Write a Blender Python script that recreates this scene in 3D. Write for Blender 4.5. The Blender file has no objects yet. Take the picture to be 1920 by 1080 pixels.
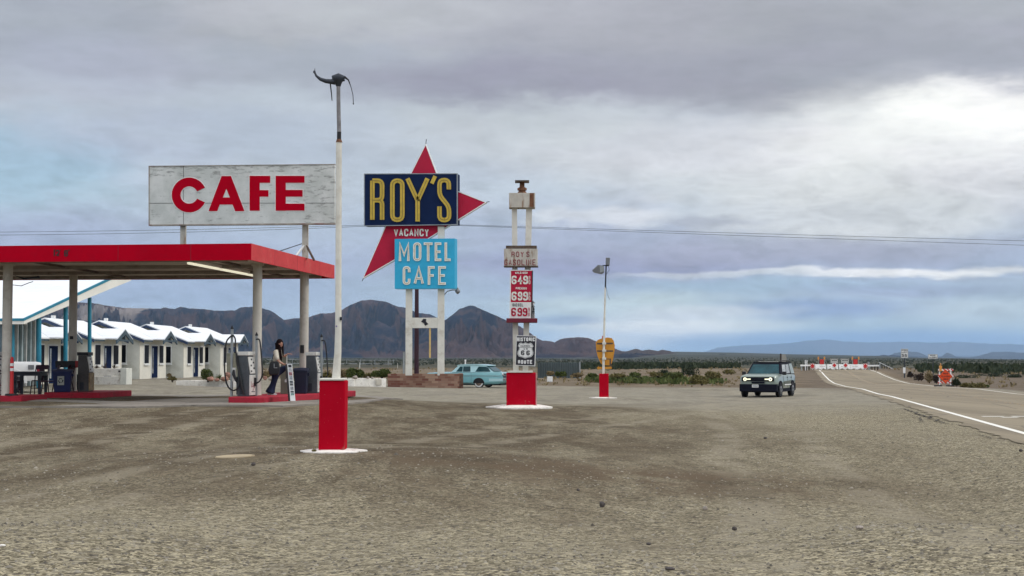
import bpy, math, random
import numpy as np
from mathutils import Vector, noise as mnoise
random.seed(7)
C = bpy.context.scene.collection
F = 2800.0; HY = 668.0; EYE = 1.45
PITCH = math.atan((HY-540)/F)
cp, sp = math.cos(PITCH), math.sin(PITCH)

def at(px, py, Y):
    """World point seen at photograph pixel px, py, at distance Y north of the viewpoint."""
    u = (px-960)/F; v = (540-py)/F
    dy = cp - v*sp; dz = sp + v*cp
    k = Y/dy
    return Vector((u*k, Y, EYE+dz*k))

def xz(px, py, Y):
    p = at(px, py, Y); return p.x, p.z

# ---------------------------------------------------------------- ground shape
PY = [0, 15, 31, 54, 70, 80, 96, 122, 150, 167, 187, 201, 216, 232, 260, 300, 400, 30000]
PZ = [0.0, -.05, -.15, -.31, -.42, -.55, -.64, -1.0, -1.25, -1.18, -.9, -.62, -.50, -.62, -1.3, -1.6, -1.6, -1.6]
KR = .182; AL = 4.98; AR = 12.4
def prof(Y): return np.interp(Y, PY, PZ)
ctrl = [(-2.7,22,.05),(0,10,0),(-4,12,0),(4,12,0),(-15,15,.08),(-7,41,.18),(-13,41,.18),(-22,42,.2),(-14,47,.18),(-7,49,.18),
        (.3,49.5,-.28),(4,65,-.36),(12.5,74,-.6),(-2,96,-.58),(-6,92,-.5),(-24,90,.09),(-24,105,.05),(-20,72,.1),(-9,84,-.2),
        (12,100,-.8),(20,130,-1.0),(0,130,-.75),(-25,140,-.4),(28,175,-1.1),(-10,200,-1.0),(-60,200,-.6),(-60,90,.2),(-30,60,.2),
        (60,80,-.7),(60,130,-1.1),(75,200,-1.2),(30,30,-.3),(20,220,-1.2),(-80,400,-1.2),(0,400,-1.3),(100,400,-1.7),(0,-20,0),(-40,0,.1),(40,0,-.1)]
for _y in (31,54,70,80,96,122,150,167,187,201,216,232):
    ctrl.append((KR*_y+AL-1, _y, float(prof(_y)))); ctrl.append((KR*_y+AR+1, _y, float(prof(_y))))
CT = np.array(ctrl)
TOPX = [-2000,1180,1235,1263,1380,1480,1584,1615,1647,1700,1782,1920,2400,6000]
TOPY = [670,670,663,660,661.7,664.4,666,667,667.2,670,671,674,674,672]
def sst(a,b,x):
    t = np.clip((x-a)/(b-a),0,1); return t*t*(3-2*t)
def gz(X, Y):
    X = np.asarray(X,float); Y = np.asarray(Y,float)
    sh = X.shape; X = X.ravel(); Y = Y.ravel()
    Yc = np.clip(Y,-60,460); Xc = np.clip(X,-160,220)
    num = np.zeros_like(X); den = np.zeros_like(X)
    for cx,cy,cz in CT:
        s = max(12.0, cy)*.30
        d2 = ((Xc-cx)**2+(Yc-cy)**2*.6)/(s*s)
        w = 1/(d2+.02)**1.6
        num += w*cz; den += w
    z = num/den
    # road bed
    a = X-KR*Y
    m = (1-sst(AR+1.6,AR+6,a))*sst(AL-3.2,AL-.8,a)*(1-sst(240,330,Y))*sst(-30,-5,Y)
    z = z*(1-m)+(prof(Y)-.022)*m
    # far plain and fan
    R = np.maximum(Y,1.0); px = 960+F*X/R
    px = np.where(Y>10, px, 960)
    ytop = np.interp(px, TOPX, TOPY)
    zt = EYE+(HY-ytop)/F*9000
    s = sst(500,9000,np.hypot(X,Y))
    z = z*(1-s)+zt*s
    z = z - 90*sst(9200,26000,np.hypot(X,Y))
    return z.reshape(sh)
def g(x,y): return float(gz(np.array([x]),np.array([y]))[0])

# ---------------------------------------------------------------- mesh builder
class MB:
    def __init__(s): s.v=[]; s.f=[]
    def add(s, vs, fs):
        o=len(s.v); s.v+= [tuple(v) for v in vs]; s.f+=[tuple(i+o for i in f) for f in fs]; return s
    def box(s,x0,x1,y0,y1,z0,z1):
        return s.add([(x0,y0,z0),(x1,y0,z0),(x1,y1,z0),(x0,y1,z0),(x0,y0,z1),(x1,y0,z1),(x1,y1,z1),(x0,y1,z1)],
          [(0,3,2,1),(4,5,6,7),(0,1,5,4),(1,2,6,5),(2,3,7,6),(3,0,4,7)])
    def frus(s, b, t, z0, z1):
        """b, t = (x0,x1,y0,y1) rectangles at z0 and z1"""
        return s.add([(b[0],b[2],z0),(b[1],b[2],z0),(b[1],b[3],z0),(b[0],b[3],z0),(t[0],t[2],z1),(t[1],t[2],z1),(t[1],t[3],z1),(t[0],t[3],z1)],
          [(0,3,2,1),(4,5,6,7),(0,1,5,4),(1,2,6,5),(2,3,7,6),(3,0,4,7)])
    def extr(s, pts, d):
        """polygon of 3D points extruded by vector d"""
        n=len(pts); P=[Vector(p) for p in pts]; d=Vector(d)
        vs=P+[p+d for p in P]
        fs=[tuple(range(n)),tuple(range(2*n-1,n-1,-1))]+[(i,i+n,(i+1)%n+n,(i+1)%n) for i in range(n)]
        return s.add(vs,fs)
    def slab(s, q, t):
        P=[Vector(p) for p in q]; n=(P[1]-P[0]).cross(P[2]-P[1]).normalized()
        return s.extr(P, n*t)
    def ring(s, pts, radii, n=12, cap=True, up=None):
        P=[Vector(p) for p in pts]; L=len(P)
        base=len(s.v); prevx=None
        for i,p in enumerate(P):
            a=P[max(i-1,0)]; b=P[min(i+1,L-1)]; t=(b-a).normalized()
            if prevx is None:
                h=Vector((0,0,1)) if abs(t.z)<.9 else Vector((1,0,0))
                x=t.cross(h).normalized()
            else:
                x=(prevx-t*prevx.dot(t)).normalized()
            prevx=x; y=t.cross(x); r=radii[i] if hasattr(radii,'__len__') else radii
            for k in range(n):
                an=2*math.pi*k/n; s.v.append(tuple(p+(x*math.cos(an)+y*math.sin(an))*r))
        for i in range(L-1):
            for k in range(n):
                a=base+i*n+k; b=base+i*n+(k+1)%n; s.f.append((a,b,b+n,a+n))
        if cap:
            s.f.append(tuple(base+k for k in range(n))[::-1]); s.f.append(tuple(base+(L-1)*n+k for k in range(n)))
        return s
    def cyl(s,p0,p1,r0,r1=None,n=16): return s.ring([p0,p1],[r0,r0 if r1 is None else r1],n)
    def ball(s,c,rx,ry,rz,n=12,m=8):
        base=len(s.v)
        for i in range(m+1):
            th=math.pi*i/m
            for k in range(n):
                a=2*math.pi*k/n
                s.v.append((c[0]+rx*math.sin(th)*math.cos(a),c[1]+ry*math.sin(th)*math.sin(a),c[2]+rz*math.cos(th)))
        for i in range(m):
            for k in range(n):
                a=base+i*n+k;b=base+i*n+(k+1)%n; s.f.append((a,a+n,b+n,b))
        return s
    def loft(s, secs, closed=True, cap=True):
        n=len(secs[0]); base=len(s.v)
        for sec in secs: s.v+=[tuple(p) for p in sec]
        for i in range(len(secs)-1):
            for k in range(n if closed else n-1):
                a=base+i*n+k;b=base+i*n+(k+1)%n; s.f.append((a,b,b+n,a+n))
        if cap:
            s.f.append(tuple(base+k for k in range(n))[::-1]); s.f.append(tuple(base+(len(secs)-1)*n+k for k in range(n)))
        return s
    def build(s,name,mat,parent=None,smooth=False,bevel=0,loc=None,subd=0):
        me=bpy.data.meshes.new(name); me.from_pydata(s.v,[],s.f); me.update()
        import bmesh
        bm=bmesh.new(); bm.from_mesh(me); bmesh.ops.remove_doubles(bm,verts=bm.verts,dist=1e-6)
        if len(bm.faces)<60000: bmesh.ops.recalc_face_normals(bm,faces=bm.faces)
        bm.to_mesh(me); bm.free()
        if smooth:
            for p in me.polygons: p.use_smooth=True
            try: me.set_sharp_from_angle(angle=math.radians(38))
            except Exception: pass
        o=bpy.data.objects.new(name,me); C.objects.link(o)
        if mat is not None: me.materials.append(mat)
        if parent is not None: o.parent=parent
        if loc is not None: o.location=loc
        if bevel:
            b=o.modifiers.new('bev','BEVEL'); b.width=bevel; b.segments=2; b.limit_method='ANGLE'; b.angle_limit=math.radians(40)
        if subd:
            m=o.modifiers.new('sub','SUBSURF'); m.levels=subd; m.render_levels=subd
        return o
def thing(name,label,cat,loc=(0,0,0),rz=0,group=None,sc=1):
    o=bpy.data.objects.new(name,None); C.objects.link(o); o.location=loc; o.rotation_euler=(0,0,rz)
    o.empty_display_size=.2
    if sc!=1: o.scale=(sc,sc,sc)
    return tag(o,label,cat,group)
def tag(o,label,cat,group=None,kind=None):
    o['label']=label; o['category']=cat
    if group: o['group']=group
    if kind: o['kind']=kind
    return o
def struct(o): o['kind']='structure'; return o
KIDS={}
def kids(o): return [c for c in bpy.data.objects if c.parent==o]
def dup(root,loc,rz=None,label=None,group=None,sc=None):
    def rec(o,par):
        c=o.copy(); C.objects.link(c)
        if par is not None: c.parent=par
        for ch in kids(o):
            rec(ch,c)
        return c
    # snapshot of children first, so copies do not multiply
    tree=lambda o:(o,[tree(k) for k in kids(o)])
    T=tree(root)
    def mk(t,par):
        c=t[0].copy(); C.objects.link(c)
        if par is not None: c.parent=par
        for k in t[1]: mk(k,c)
        return c
    r=mk(T,None); r.location=loc
    if rz is not None: r.rotation_euler=(0,0,rz)
    if label: r['label']=label
    if group: r['group']=group
    if sc: r.scale=(sc,sc,sc)
    return r

# ---------------------------------------------------------------- materials
def lin(c):
    return tuple(((x/255)/12.92 if x/255<=.04045 else ((x/255+.055)/1.055)**2.4) for x in c)
class N:
    def __init__(s,nt): s.nt=nt
    def n(s,t,**k):
        nd=s.nt.nodes.new(t)
        ins=k.pop('ins',{})
        for a,b in k.items(): setattr(nd,a,b)
        for a,b in ins.items(): s.set(nd.inputs[a],b)
        return nd
    def set(s,sock,v):
        if isinstance(v,bpy.types.NodeSocket): s.nt.links.new(v,sock)
        elif isinstance(v,bpy.types.Node): s.nt.links.new(v.outputs[0],sock)
        else:
            if hasattr(sock.default_value,'__len__') and not hasattr(v,'__len__'): v=(v,)*len(sock.default_value)
            if hasattr(sock.default_value,'__len__') and len(sock.default_value)==4 and len(v)==3: v=tuple(v)+(1,)
            sock.default_value=v
    def math(s,op,a,b=0.0,c=None,clamp=False):
        nd=s.nt.nodes.new('ShaderNodeMath'); nd.operation=op; nd.use_clamp=clamp
        s.set(nd.inputs[0],a); s.set(nd.inputs[1],b)
        if c is not None: s.set(nd.inputs[2],c)
        return nd.outputs[0]
    def mix(s,f,a,b,bt='MIX'):
        nd=s.nt.nodes.new('ShaderNodeMix'); nd.data_type='RGBA'; nd.blend_type=bt
        s.set(nd.inputs[0],f); s.set(nd.inputs[6],a); s.set(nd.inputs[7],b)
        return nd.outputs[2]
    def ss(s,x,a,b,c=0.0,d=1.0):
        nd=s.nt.nodes.new('ShaderNodeMapRange'); nd.interpolation_type='SMOOTHSTEP'
        s.set(nd.inputs[0],x); s.set(nd.inputs[1],a); s.set(nd.inputs[2],b); s.set(nd.inputs[3],c); s.set(nd.inputs[4],d)
        return nd.outputs[0]
    def noise(s,vec,scale,detail=4,rough=.55,dist=0.0,out=0):
        nd=s.nt.nodes.new('ShaderNodeTexNoise'); s.set(nd.inputs['Vector'],vec)
        s.set(nd.inputs['Scale'],scale); nd.inputs['Detail'].default_value=detail; nd.inputs['Roughness'].default_value=rough
        nd.inputs['Distortion'].default_value=dist
        return nd.outputs[out]
    def mapv(s,vec,scale=(1,1,1),rot=(0,0,0),loc=(0,0,0)):
        nd=s.nt.nodes.new('ShaderNodeMapping'); s.set(nd.inputs[0],vec)
        nd.inputs['Scale'].default_value=scale; nd.inputs['Rotation'].default_value=rot; nd.inputs['Location'].default_value=loc
        return nd.outputs[0]
def newmat(name):
    m=bpy.data.materials.new(name); m.use_nodes=True; nt=m.node_tree; nt.nodes.clear()
    k=N(nt); out=k.n('ShaderNodeOutputMaterial'); b=k.n('ShaderNodeBsdfPrincipled'); nt.links.new(b.outputs[0],out.inputs[0])
    return m,k,b
def mat(name,col,rough=.7,metal=0.0,var=.12,scale=2.5,bump=0.0,bscale=30,dirt=None,dscale=3,damt=.5,streak=None,emit=None,coat=0,spec=.4,alpha=None):
    m,k,b=newmat(name)
    tc=k.n('ShaderNodeTexCoord').outputs['Object']
    n1=k.noise(tc,scale,5,.6)
    n2=k.noise(tc,scale*9,3,.6)
    f=k.math('ADD',k.math('MULTIPLY',n1,.7),k.math('MULTIPLY',n2,.3))
    lo=tuple(c*(1-var*1.6) for c in col); hi=tuple(min(1,c*(1+var*1.6)) for c in col)
    cc=k.mix(k.ss(f,.3,.7),lo,hi)
    if dirt is not None:
        v=tc if streak is None else k.mapv(tc,streak)
        dn=k.noise(v,dscale,6,.7)
        cc=k.mix(k.math('MULTIPLY',k.ss(dn,.5,.68),damt),cc,dirt)
    k.set(b.inputs['Base Color'],cc)
    b.inputs['Roughness'].default_value=rough; b.inputs['Metallic'].default_value=metal
    b.inputs['Specular IOR Level'].default_value=spec
    if coat: b.inputs['Coat Weight'].default_value=coat; b.inputs['Coat Roughness'].default_value=.08
    if emit is not None:
        k.set(b.inputs['Emission Color'],emit[0]); b.inputs['Emission Strength'].default_value=emit[1]
    if bump:
        bn=k.n('ShaderNodeBump'); bn.inputs['Strength'].default_value=bump; bn.inputs['Distance'].default_value=.02
        k.set(bn.inputs['Height'],k.noise(tc,bscale,4,.6)); k.nt.links.new(bn.outputs[0],b.inputs['Normal'])
    return m
MT={}
MT['red_paint']=mat('red_paint',(.43,.001,.014),.85,var=.05,scale=.8,dirt=(.34,.006,.02),dscale=2,damt=.35,spec=.04)
MT['red_faded_lit']=mat('red_faded_lit',(.56,.07,.075),.85,var=.08,scale=.8,dirt=(.58,.14,.12),dscale=1.5,damt=.6,spec=.05)
MT['red_kerb']=mat('red_kerb',(.36,.012,.03),.85,var=.12,scale=3,dirt=(.2,.03,.03),dscale=4,damt=.6,bump=.3)
MT['white_post']=mat('white_post',(.66,.64,.56),.6,var=.05,scale=1.5,dirt=(.42,.36,.27),dscale=2.5,damt=.5)
MT['white_stucco']=mat('white_stucco',(.66,.665,.59),.9,var=.06,scale=.7,dirt=(.45,.44,.36),dscale=1.2,damt=.5,bump=.4,bscale=60)
MT['stucco_lit_side']=mat('stucco_lit_side',(.74,.71,.61),.9,var=.05,scale=.7,bump=.4,bscale=60)
MT['white_roof']=mat('white_roof',(.72,.74,.745),.8,var=.03,scale=.6,dirt=(.55,.58,.60),dscale=1.4,damt=.55,streak=(.6,4,1),bump=.3,bscale=25)
MT['soffit_white']=mat('soffit_white',(.78,.76,.68),.7,var=.04,scale=.6)
MT['ceiling']=mat('canopy_ceiling',(.62,.58,.49),.8,var=.12,scale=.5,dirt=(.2,.17,.14),dscale=.8,damt=.6)
MT['col_paint']=mat('column_paint',(.52,.49,.42),.7,var=.06,scale=1,dirt=(.33,.29,.24),dscale=2,damt=.5)
MT['teal']=mat('teal_paint',(.02,.2,.29),.5,var=.08)
def redbase():
    m,k,b=newmat('red_base'); tc=k.n('ShaderNodeTexCoord').outputs['Object']; z=k.n('ShaderNodeSeparateXYZ',ins={0:tc}).outputs[2]
    c=k.mix(k.ss(k.noise(tc,1.2,4),.3,.7),(.40,.001,.012),(.46,.004,.02))
    nz=k.noise(k.mapv(tc,(1,1,.6)),9,6,.75)
    c=k.mix(k.math('MULTIPLY',k.math('GREATER_THAN',k.math('SUBTRACT',nz,k.math('MULTIPLY',z,.22)),.60),.55),c,(.30,.16,.12))
    c=k.mix(k.math('MULTIPLY',k.ss(k.noise(tc,26,3,.7),.70,.74),.8),c,(.55,.38,.33))
    c=k.mix(k.math('MULTIPLY',k.ss(k.noise(k.mapv(tc,(6,6,.7)),1.5,5,.7),.5,.72),.30),c,(.26,.006,.015))
    k.set(b.inputs['Base Color'],c); b.inputs['Roughness'].default_value=.85; b.inputs['Specular IOR Level'].default_value=.05
    bn=k.n('ShaderNodeBump'); bn.inputs['Strength'].default_value=.35; bn.inputs['Distance'].default_value=.01
    k.set(bn.inputs['Height'],k.noise(tc,8,5,.6)); k.nt.links.new(bn.outputs[0],b.inputs['Normal']); return m
MT['red_base']=redbase()
MT['navy_trim']=mat('navy_trim',(.02,.04,.09),.6,var=.1)
MT['slate_trim']=mat('slate_trim',(.05,.08,.10),.7,var=.3,scale=6)
MT['glass']=mat('window_glass',(.010,.012,.018),.5,var=.2,scale=1,spec=.04)
MT['glass_green']=mat('car_glass',(.010,.05,.06),.12,var=.3,scale=1.5,spec=.25)
MT['glass_pale']=mat('side_glass',(.35,.36,.34),.12,var=.5,scale=1.5,spec=.8)
MT['office_glass']=mat('office_glass',(.10,.16,.18),.1,var=.3,scale=.6,spec=.8)
MT['blue_door']=mat('blue_door',(.008,.018,.055),.8,var=.1,spec=.04)
MT['teal_door']=mat('teal_door',(.02,.16,.24),.5,var=.1)
MT['black']=mat('black_rubber',(.012,.012,.014),.6,var=.2)
MT['tyre']=mat('tyre_rubber',(.010,.011,.015),.8,var=.2)
MT['dark_metal']=mat('dark_metal',(.03,.035,.045),.5,metal=.3,var=.2)
MT['grey_metal']=mat('grey_metal',(.17,.175,.18),.45,metal=.5,var=.12,scale=3)
MT['pump_grey']=mat('pump_grey',(.07,.078,.085),.45,metal=.35,var=.15,scale=3)
MT['pump_white']=mat('pump_white',(.60,.59,.54),.45,var=.06,scale=3,dirt=(.35,.33,.28),dscale=5,damt=.4)
MT['rust_gold']=mat('weathered_gold',(.27,.2,.1),.7,var=.3,scale=5,dirt=(.12,.08,.04),dscale=6,damt=.7)
MT['dark_side']=mat('dark_side',(.07,.065,.06),.6,var=.2)
MT['navy_bin']=mat('navy_bin',(.006,.009,.028),.6,var=.15)
MT['blue_bin']=mat('blue_bin',(.006,.014,.075),.6,var=.15)
MT['purple_metal']=mat('purple_metal',(.04,.006,.022),.5,var=.2)
MT['orange_red']=mat('orange_red',(.5,.01,.01),.5,var=.05)
MT['orange']=mat('orange_sign',(.75,.07,.008),.45,var=.05,emit=None)
MT['amber']=mat('amber',(.55,.24,.02),.6,var=.08,scale=3)
MT['amber_lens']=mat('amber_lens',(.7,.30,.05),.3,var=.1)
MT['white_paint']=mat('white_paint',(.78,.78,.75),.5,var=.04)
MT['sign_white']=mat('sign_white',(.72,.72,.68),.5,var=.05)
MT['navy_sign']=mat('navy_sign',(.004,.014,.055),.6,var=.12,scale=1,spec=.1)
MT['black_sign']=mat('black_sign',(.014,.013,.02),.5,var=.1)
MT['gold']=mat('gold_letters',(.52,.37,.045),.5,var=.1,scale=4)
MT['cyan']=mat('cyan_sign',(.02,.36,.58),.5,var=.05,scale=.7)
MT['letter_white']=mat('letter_white',(.78,.78,.70),.5,var=.08,scale=4,dirt=(.5,.46,.34),dscale=4,damt=.6)
MT['star_red']=mat('star_red',(.42,.004,.035),.8,var=.06,scale=.7)
MT['maroon']=mat('maroon',(.14,.006,.02),.6,var=.1)
MT['maroon_pole']=mat('maroon_pole',(.03,.008,.016),.7,var=.1)
MT['faded_red_letter']=mat('faded_red_letter',(.22,.02,.035),.6,var=.25,scale=8)
MT['rust']=mat('rust',(.16,.07,.035),.85,var=.3,scale=8)
MT['board_grey']=mat('weathered_board',(.50,.47,.40),.8,var=.1,scale=3,dirt=(.22,.11,.05),dscale=2.2,damt=.8,streak=(3,3,.6))
MT['brown_board']=mat('brown_board',(.10,.07,.05),.8,var=.3,scale=6)
MT['pole_wood']=mat('pole_wood',(.05,.035,.03),.9,var=.25,scale=4)
MT['yellow_strip']=mat('yellow_strip',(.6,.42,.16),.6,var=.1)
MT['skin']=mat('skin',(.42,.22,.15),.5,var=.05)
MT['hair']=mat('hair',(.010,.004,.004),.75,var=.3,scale=20,spec=.1)
MT['jeans']=mat('denim',(.008,.014,.042),.9,var=.2,scale=12)
MT['blouse']=mat('blouse',(.60,.55,.45),.85,var=.08,scale=10)
MT['shoe']=mat('shoe',(.5,.5,.48),.6)
MT['mint']=mat('mint_car',(.21,.47,.50),.25,var=.03,scale=1,coat=.6)
MT['mint_roof']=mat('mint_roof',(.42,.66,.68),.25,var=.03,scale=1,coat=.6)
MT['chrome']=mat('chrome',(.5,.5,.5),.18,metal=.9,var=.1)
MT['sage']=mat('sage_car',(.22,.265,.225),.28,metal=.1,var=.03,scale=1,coat=.6)
MT['cladding']=mat('cladding',(.006,.007,.014),.7,var=.1,spec=.12)
MT['headlamp']=mat('headlamp',(.9,.9,.7),.3,emit=((1,.97,.62),1.05))
MT['tube_lit']=mat('lit_tube',(.9,.9,.8),.3,emit=((1,.95,.72),.65))
MT['truck_white']=mat('truck_white',(.62,.62,.6),.3,var=.03,coat=.5)
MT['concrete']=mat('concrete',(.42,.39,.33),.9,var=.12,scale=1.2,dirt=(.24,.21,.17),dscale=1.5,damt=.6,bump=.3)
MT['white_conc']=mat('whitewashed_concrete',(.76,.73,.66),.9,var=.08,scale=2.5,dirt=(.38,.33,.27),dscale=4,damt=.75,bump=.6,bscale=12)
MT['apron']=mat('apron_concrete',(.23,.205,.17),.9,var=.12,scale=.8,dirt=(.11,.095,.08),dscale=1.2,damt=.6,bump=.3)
MT['stone']=mat('field_stone',(.30,.26,.22),.9,var=.3,scale=9,bump=.6,bscale=20)
MT['dark_stone']=mat('dark_stone',(.07,.06,.055),.9,var=.3,scale=20)
MT['red_stone']=mat('red_stone',(.28,.15,.11),.9,var=.3,scale=6,bump=.5,bscale=15)
MT['olive_box']=mat('olive_box',(.16,.16,.115),.8,var=.08,scale=2)
MT['tan_sign']=mat('tan_sign_back',(.27,.26,.23),.7,var=.1)
MT['fence_metal']=mat('fence_metal',(.10,.125,.125),.6,metal=.2,var=.12,scale=.3)
MT['galv']=mat('galvanised',(.30,.32,.32),.5,metal=.4,var=.1)
MT['stripe_red']=mat('stripe_red',(.55,.02,.02),.5)
MT['recycle_white']=mat('recycle_white',(.4,.42,.36),.6)
def leafmat(name,c1,c2,sc=.8):
    m,k,b=newmat(name)
    tc=k.n('ShaderNodeTexCoord').outputs['Object']
    oi=k.n('ShaderNodeNewGeometry').outputs['Random Per Island']
    f=k.math('ADD',k.math('MULTIPLY',k.noise(tc,sc,3),.8),k.math('MULTIPLY',oi,.45))
    k.set(b.inputs['Base Color'],k.mix(k.ss(f,.3,.85),c1,c2)); b.inputs['Roughness'].default_value=.8
    b.inputs['Specular IOR Level'].default_value=.15
    return m
MT['leaf_green']=leafmat('leaf_green',(.03,.045,.012),(.10,.125,.035))
MT['leaf_dark']=leafmat('leaf_dark',(.016,.026,.014),(.05,.062,.035),.12)
MT['leaf_olive']=leafmat('leaf_olive',(.06,.06,.02),(.19,.16,.06))
MT['leaf_bright']=leafmat('leaf_bright',(.035,.055,.014),(.115,.135,.045))
MT['leaf_dry']=leafmat('leaf_dry',(.11,.085,.045),(.27,.21,.11))
MT['leaf_brown']=leafmat('leaf_brown',(.025,.02,.018),(.075,.055,.045))
MT['leaf_far']=leafmat('leaf_far',(.024,.034,.026),(.07,.078,.055),.02)
# ================================================================ stroke lettering
GL={
'A':(0,[[(0,1),(.5,0),(1,1)],[(.2,.68),(.8,.68)]]),
'B':(1,[[(0,0),(0,1),(1,1),(1,.5),(0,.5)],[(0,0),(.95,0),(.95,.5)]]),
'C':(1,[[(1,.3),(1,0),(0,0),(0,1),(1,1),(1,.7)]]),
'D':(2,[[(0,0),(1,0),(1,1),(0,1),(0,0)]]),
'E':(0,[[(1,0),(0,0),(0,1),(1,1)],[(0,.5),(.8,.5)]]),
'F':(0,[[(1,0),(0,0),(0,1)],[(0,.5),(.8,.5)]]),
'G':(1,[[(1,.28),(1,0),(0,0),(0,1),(1,1),(1,.55)],[(1,.55),(.55,.55)]]),
'H':(0,[[(0,0),(0,1)],[(1,0),(1,1)],[(0,.5),(1,.5)]]),
'I':(0,[[(.5,0),(.5,1)]]),
'K':(0,[[(0,0),(0,1)],[(1,0),(0,.55)],[(.3,.45),(1,1)]]),
'L':(0,[[(0,0),(0,1),(1,1)]]),
'M':(0,[[(0,1),(0,0),(.5,.7),(1,0),(1,1)]]),
'N':(0,[[(0,1),(0,0),(1,1),(1,0)]]),
'O':(3,[[(0,0),(1,0),(1,1),(0,1)]]),
'P':(1,[[(0,1),(0,0)],[(0,0),(1,0),(1,.52),(0,.52)]]),
'R':(1,[[(0,1),(0,0)],[(0,0),(1,0),(1,.5),(0,.5)],[(.1,.5),(1,.5),(1,1)]]),
'S':(1,[[(1,.24),(1,0),(0,0),(0,.38),(1,.62),(1,1),(0,1),(0,.76)]]),
'T':(0,[[(0,0),(1,0)],[(.5,0),(.5,1)]]),
'U':(1,[[(0,0),(0,1),(1,1),(1,0)]]),
'V':(0,[[(0,0),(.5,1),(1,0)]]),
'Y':(0,[[(0,0),(.5,.52),(1,0)],[(.5,.5),(.5,1)]]),
"'":(0,[[(.75,0),(.3,.25)]]),
'"':(0,[[(.2,0),(.2,.22)],[(.8,0),(.8,.22)]]),
'!':(0,[[(.5,0),(.5,.65)],[(.5,.88),(.5,1)]]),
'0':(3,[[(0,0),(1,0),(1,1),(0,1)]]),
'1':(0,[[(.5,0),(.5,1)]]),
'2':(1,[[(0,.25),(0,0),(1,0),(1,.5),(0,1)],[(0,1),(1,1)]]),
'4':(0,[[(.7,1),(.7,0),(0,.65),(1,.65)]]),
'5':(1,[[(1,0),(0,0)],[(0,0),(0,.45),(1,.42),(1,1),(0,1),(0,.78)]]),
'6':(1,[[(1,.24),(1,0),(0,0),(0,1),(1,1),(1,.5),(0,.5)]]),
'8':(3,[[(0,0),(1,0),(1,.48),(0,.48)],[(0,.48),(1,.48),(1,1),(0,1)]]),
'9':(1,[[(0,.76),(0,1),(1,1),(1,0),(0,0),(0,.5),(1,.5)]]),
}
def roundpath(pts,r,closed=False):
    n=len(pts); out=[]
    for i,p in enumerate(pts):
        if not closed and i in (0,n-1): out.append(p); continue
        a=Vector(pts[i-1]); b=Vector(p); c=Vector(pts[(i+1)%n])
        la=(a-b).length; lc=(c-b).length; rr=min(r,la*.5,lc*.5)
        if rr<1e-4: out.append(p); continue
        p0=b+(a-b)/la*rr; p1=b+(c-b)/lc*rr
        for t in (0,.25,.5,.75,1):
            q=p0.lerp(b,t).lerp(b.lerp(p1,t),t); out.append((q.x,q.y))
    return out
def ribbon(mb,pts,w,P,d,closed=False):
    """flat stroke of width w along 2D points, mapped to 3D by P, given thickness vector d"""
    n=len(pts); L=[];R=[]
    for i in range(n):
        if closed: a=pts[i-1]; c=pts[(i+1)%n]
        else: a=pts[max(i-1,0)]; c=pts[min(i+1,n-1)]
        b=pts[i]
        t1=Vector((b[0]-a[0],b[1]-a[1])); t2=Vector((c[0]-b[0],c[1]-b[1]))
        if t1.length<1e-6: t1=t2
        if t2.length<1e-6: t2=t1
        t1.normalize(); t2.normalize(); n1=Vector((-t1.y,t1.x)); n2=Vector((-t2.y,t2.x))
        m=n1+n2
        if m.length<.3: m=n1
        m.normalize(); k=min(1/max(m.dot(n1),.35),1.8)
        L.append((b[0]+m.x*w/2*k,b[1]+m.y*w/2*k)); R.append((b[0]-m.x*w/2*k,b[1]-m.y*w/2*k))
    base=len(mb.v); d=Vector(d)
    for l,r in zip(L,R):
        pl=P(*l);pr=P(*r); mb.v+=[tuple(pl),tuple(pr),tuple(pl+d),tuple(pr+d)]
    for i in range(n if closed else n-1):
        a=base+4*i; b=base+4*((i+1)%n)
        mb.f+=[(a,b,b+1,a+1),(a+2,a+3,b+3,b+2),(a,a+2,b+2,b),(a+1,b+1,b+3,a+3)]
    if not closed:
        a=base; b=base+4*(n-1); mb.f+=[(a,a+1,a+3,a+2),(b,b+2,b+3,b+1)]
def glyph(mb,ch,x0,y0,x1,y1,t,P,d):
    if ch not in GL: return
    kind,strokes=GL[ch]; h=t/2
    l,r,tp,b=x0+h,x1-h,y0+h,y1-h
    for si,s in enumerate(strokes):
        off=Vector(d)*(.12*si)
        PP=lambda x,y,off=off: P(x,y)+off
        pts=[(l+(r-l)*u,tp+(b-tp)*v) for u,v in s]
        if kind in(1,3):
            pts=roundpath(pts,min(r-l,b-tp)*.5,kind==3)
        elif kind==2: pts=roundpath(pts,min(r-l,b-tp)*.35)
        else:
            # extend vertical/horizontal stroke ends so terminals reach the cell edge
            q=list(pts)
            for e,i in ((0,1),(-1,-2)):
                v=Vector(q[e])-Vector(q[i])
                if v.length>0: v=v.normalized()*h*.98; q[e]=(q[e][0]+(v.x if abs(v.x)<1e-6 or abs(v.y)<1e-6 else 0),q[e][1]+(v.y if abs(v.x)<1e-6 or abs(v.y)<1e-6 else 0))
            pts=q
        ribbon(mb,pts,t,PP,d,kind==3)
def text(mb,s,x0,y0,x1,y1,t,P,d,gap=.3,widths=None):
    """string fitted to the box x0..x1, y0..y1 (pixels, y down)"""
    W=[(widths or {}).get(c,.35 if c in "I1!'" else (.5 if c==' ' else 1)) for c in s]
    tot=sum(W)+gap*(len(s)-1); u=(x1-x0)/tot; x=x0
    for c,w in zip(s,W):
        glyph(mb,c,x,y0,x+w*u,y1,t,P,d); x+=(w+gap)*u

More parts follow.
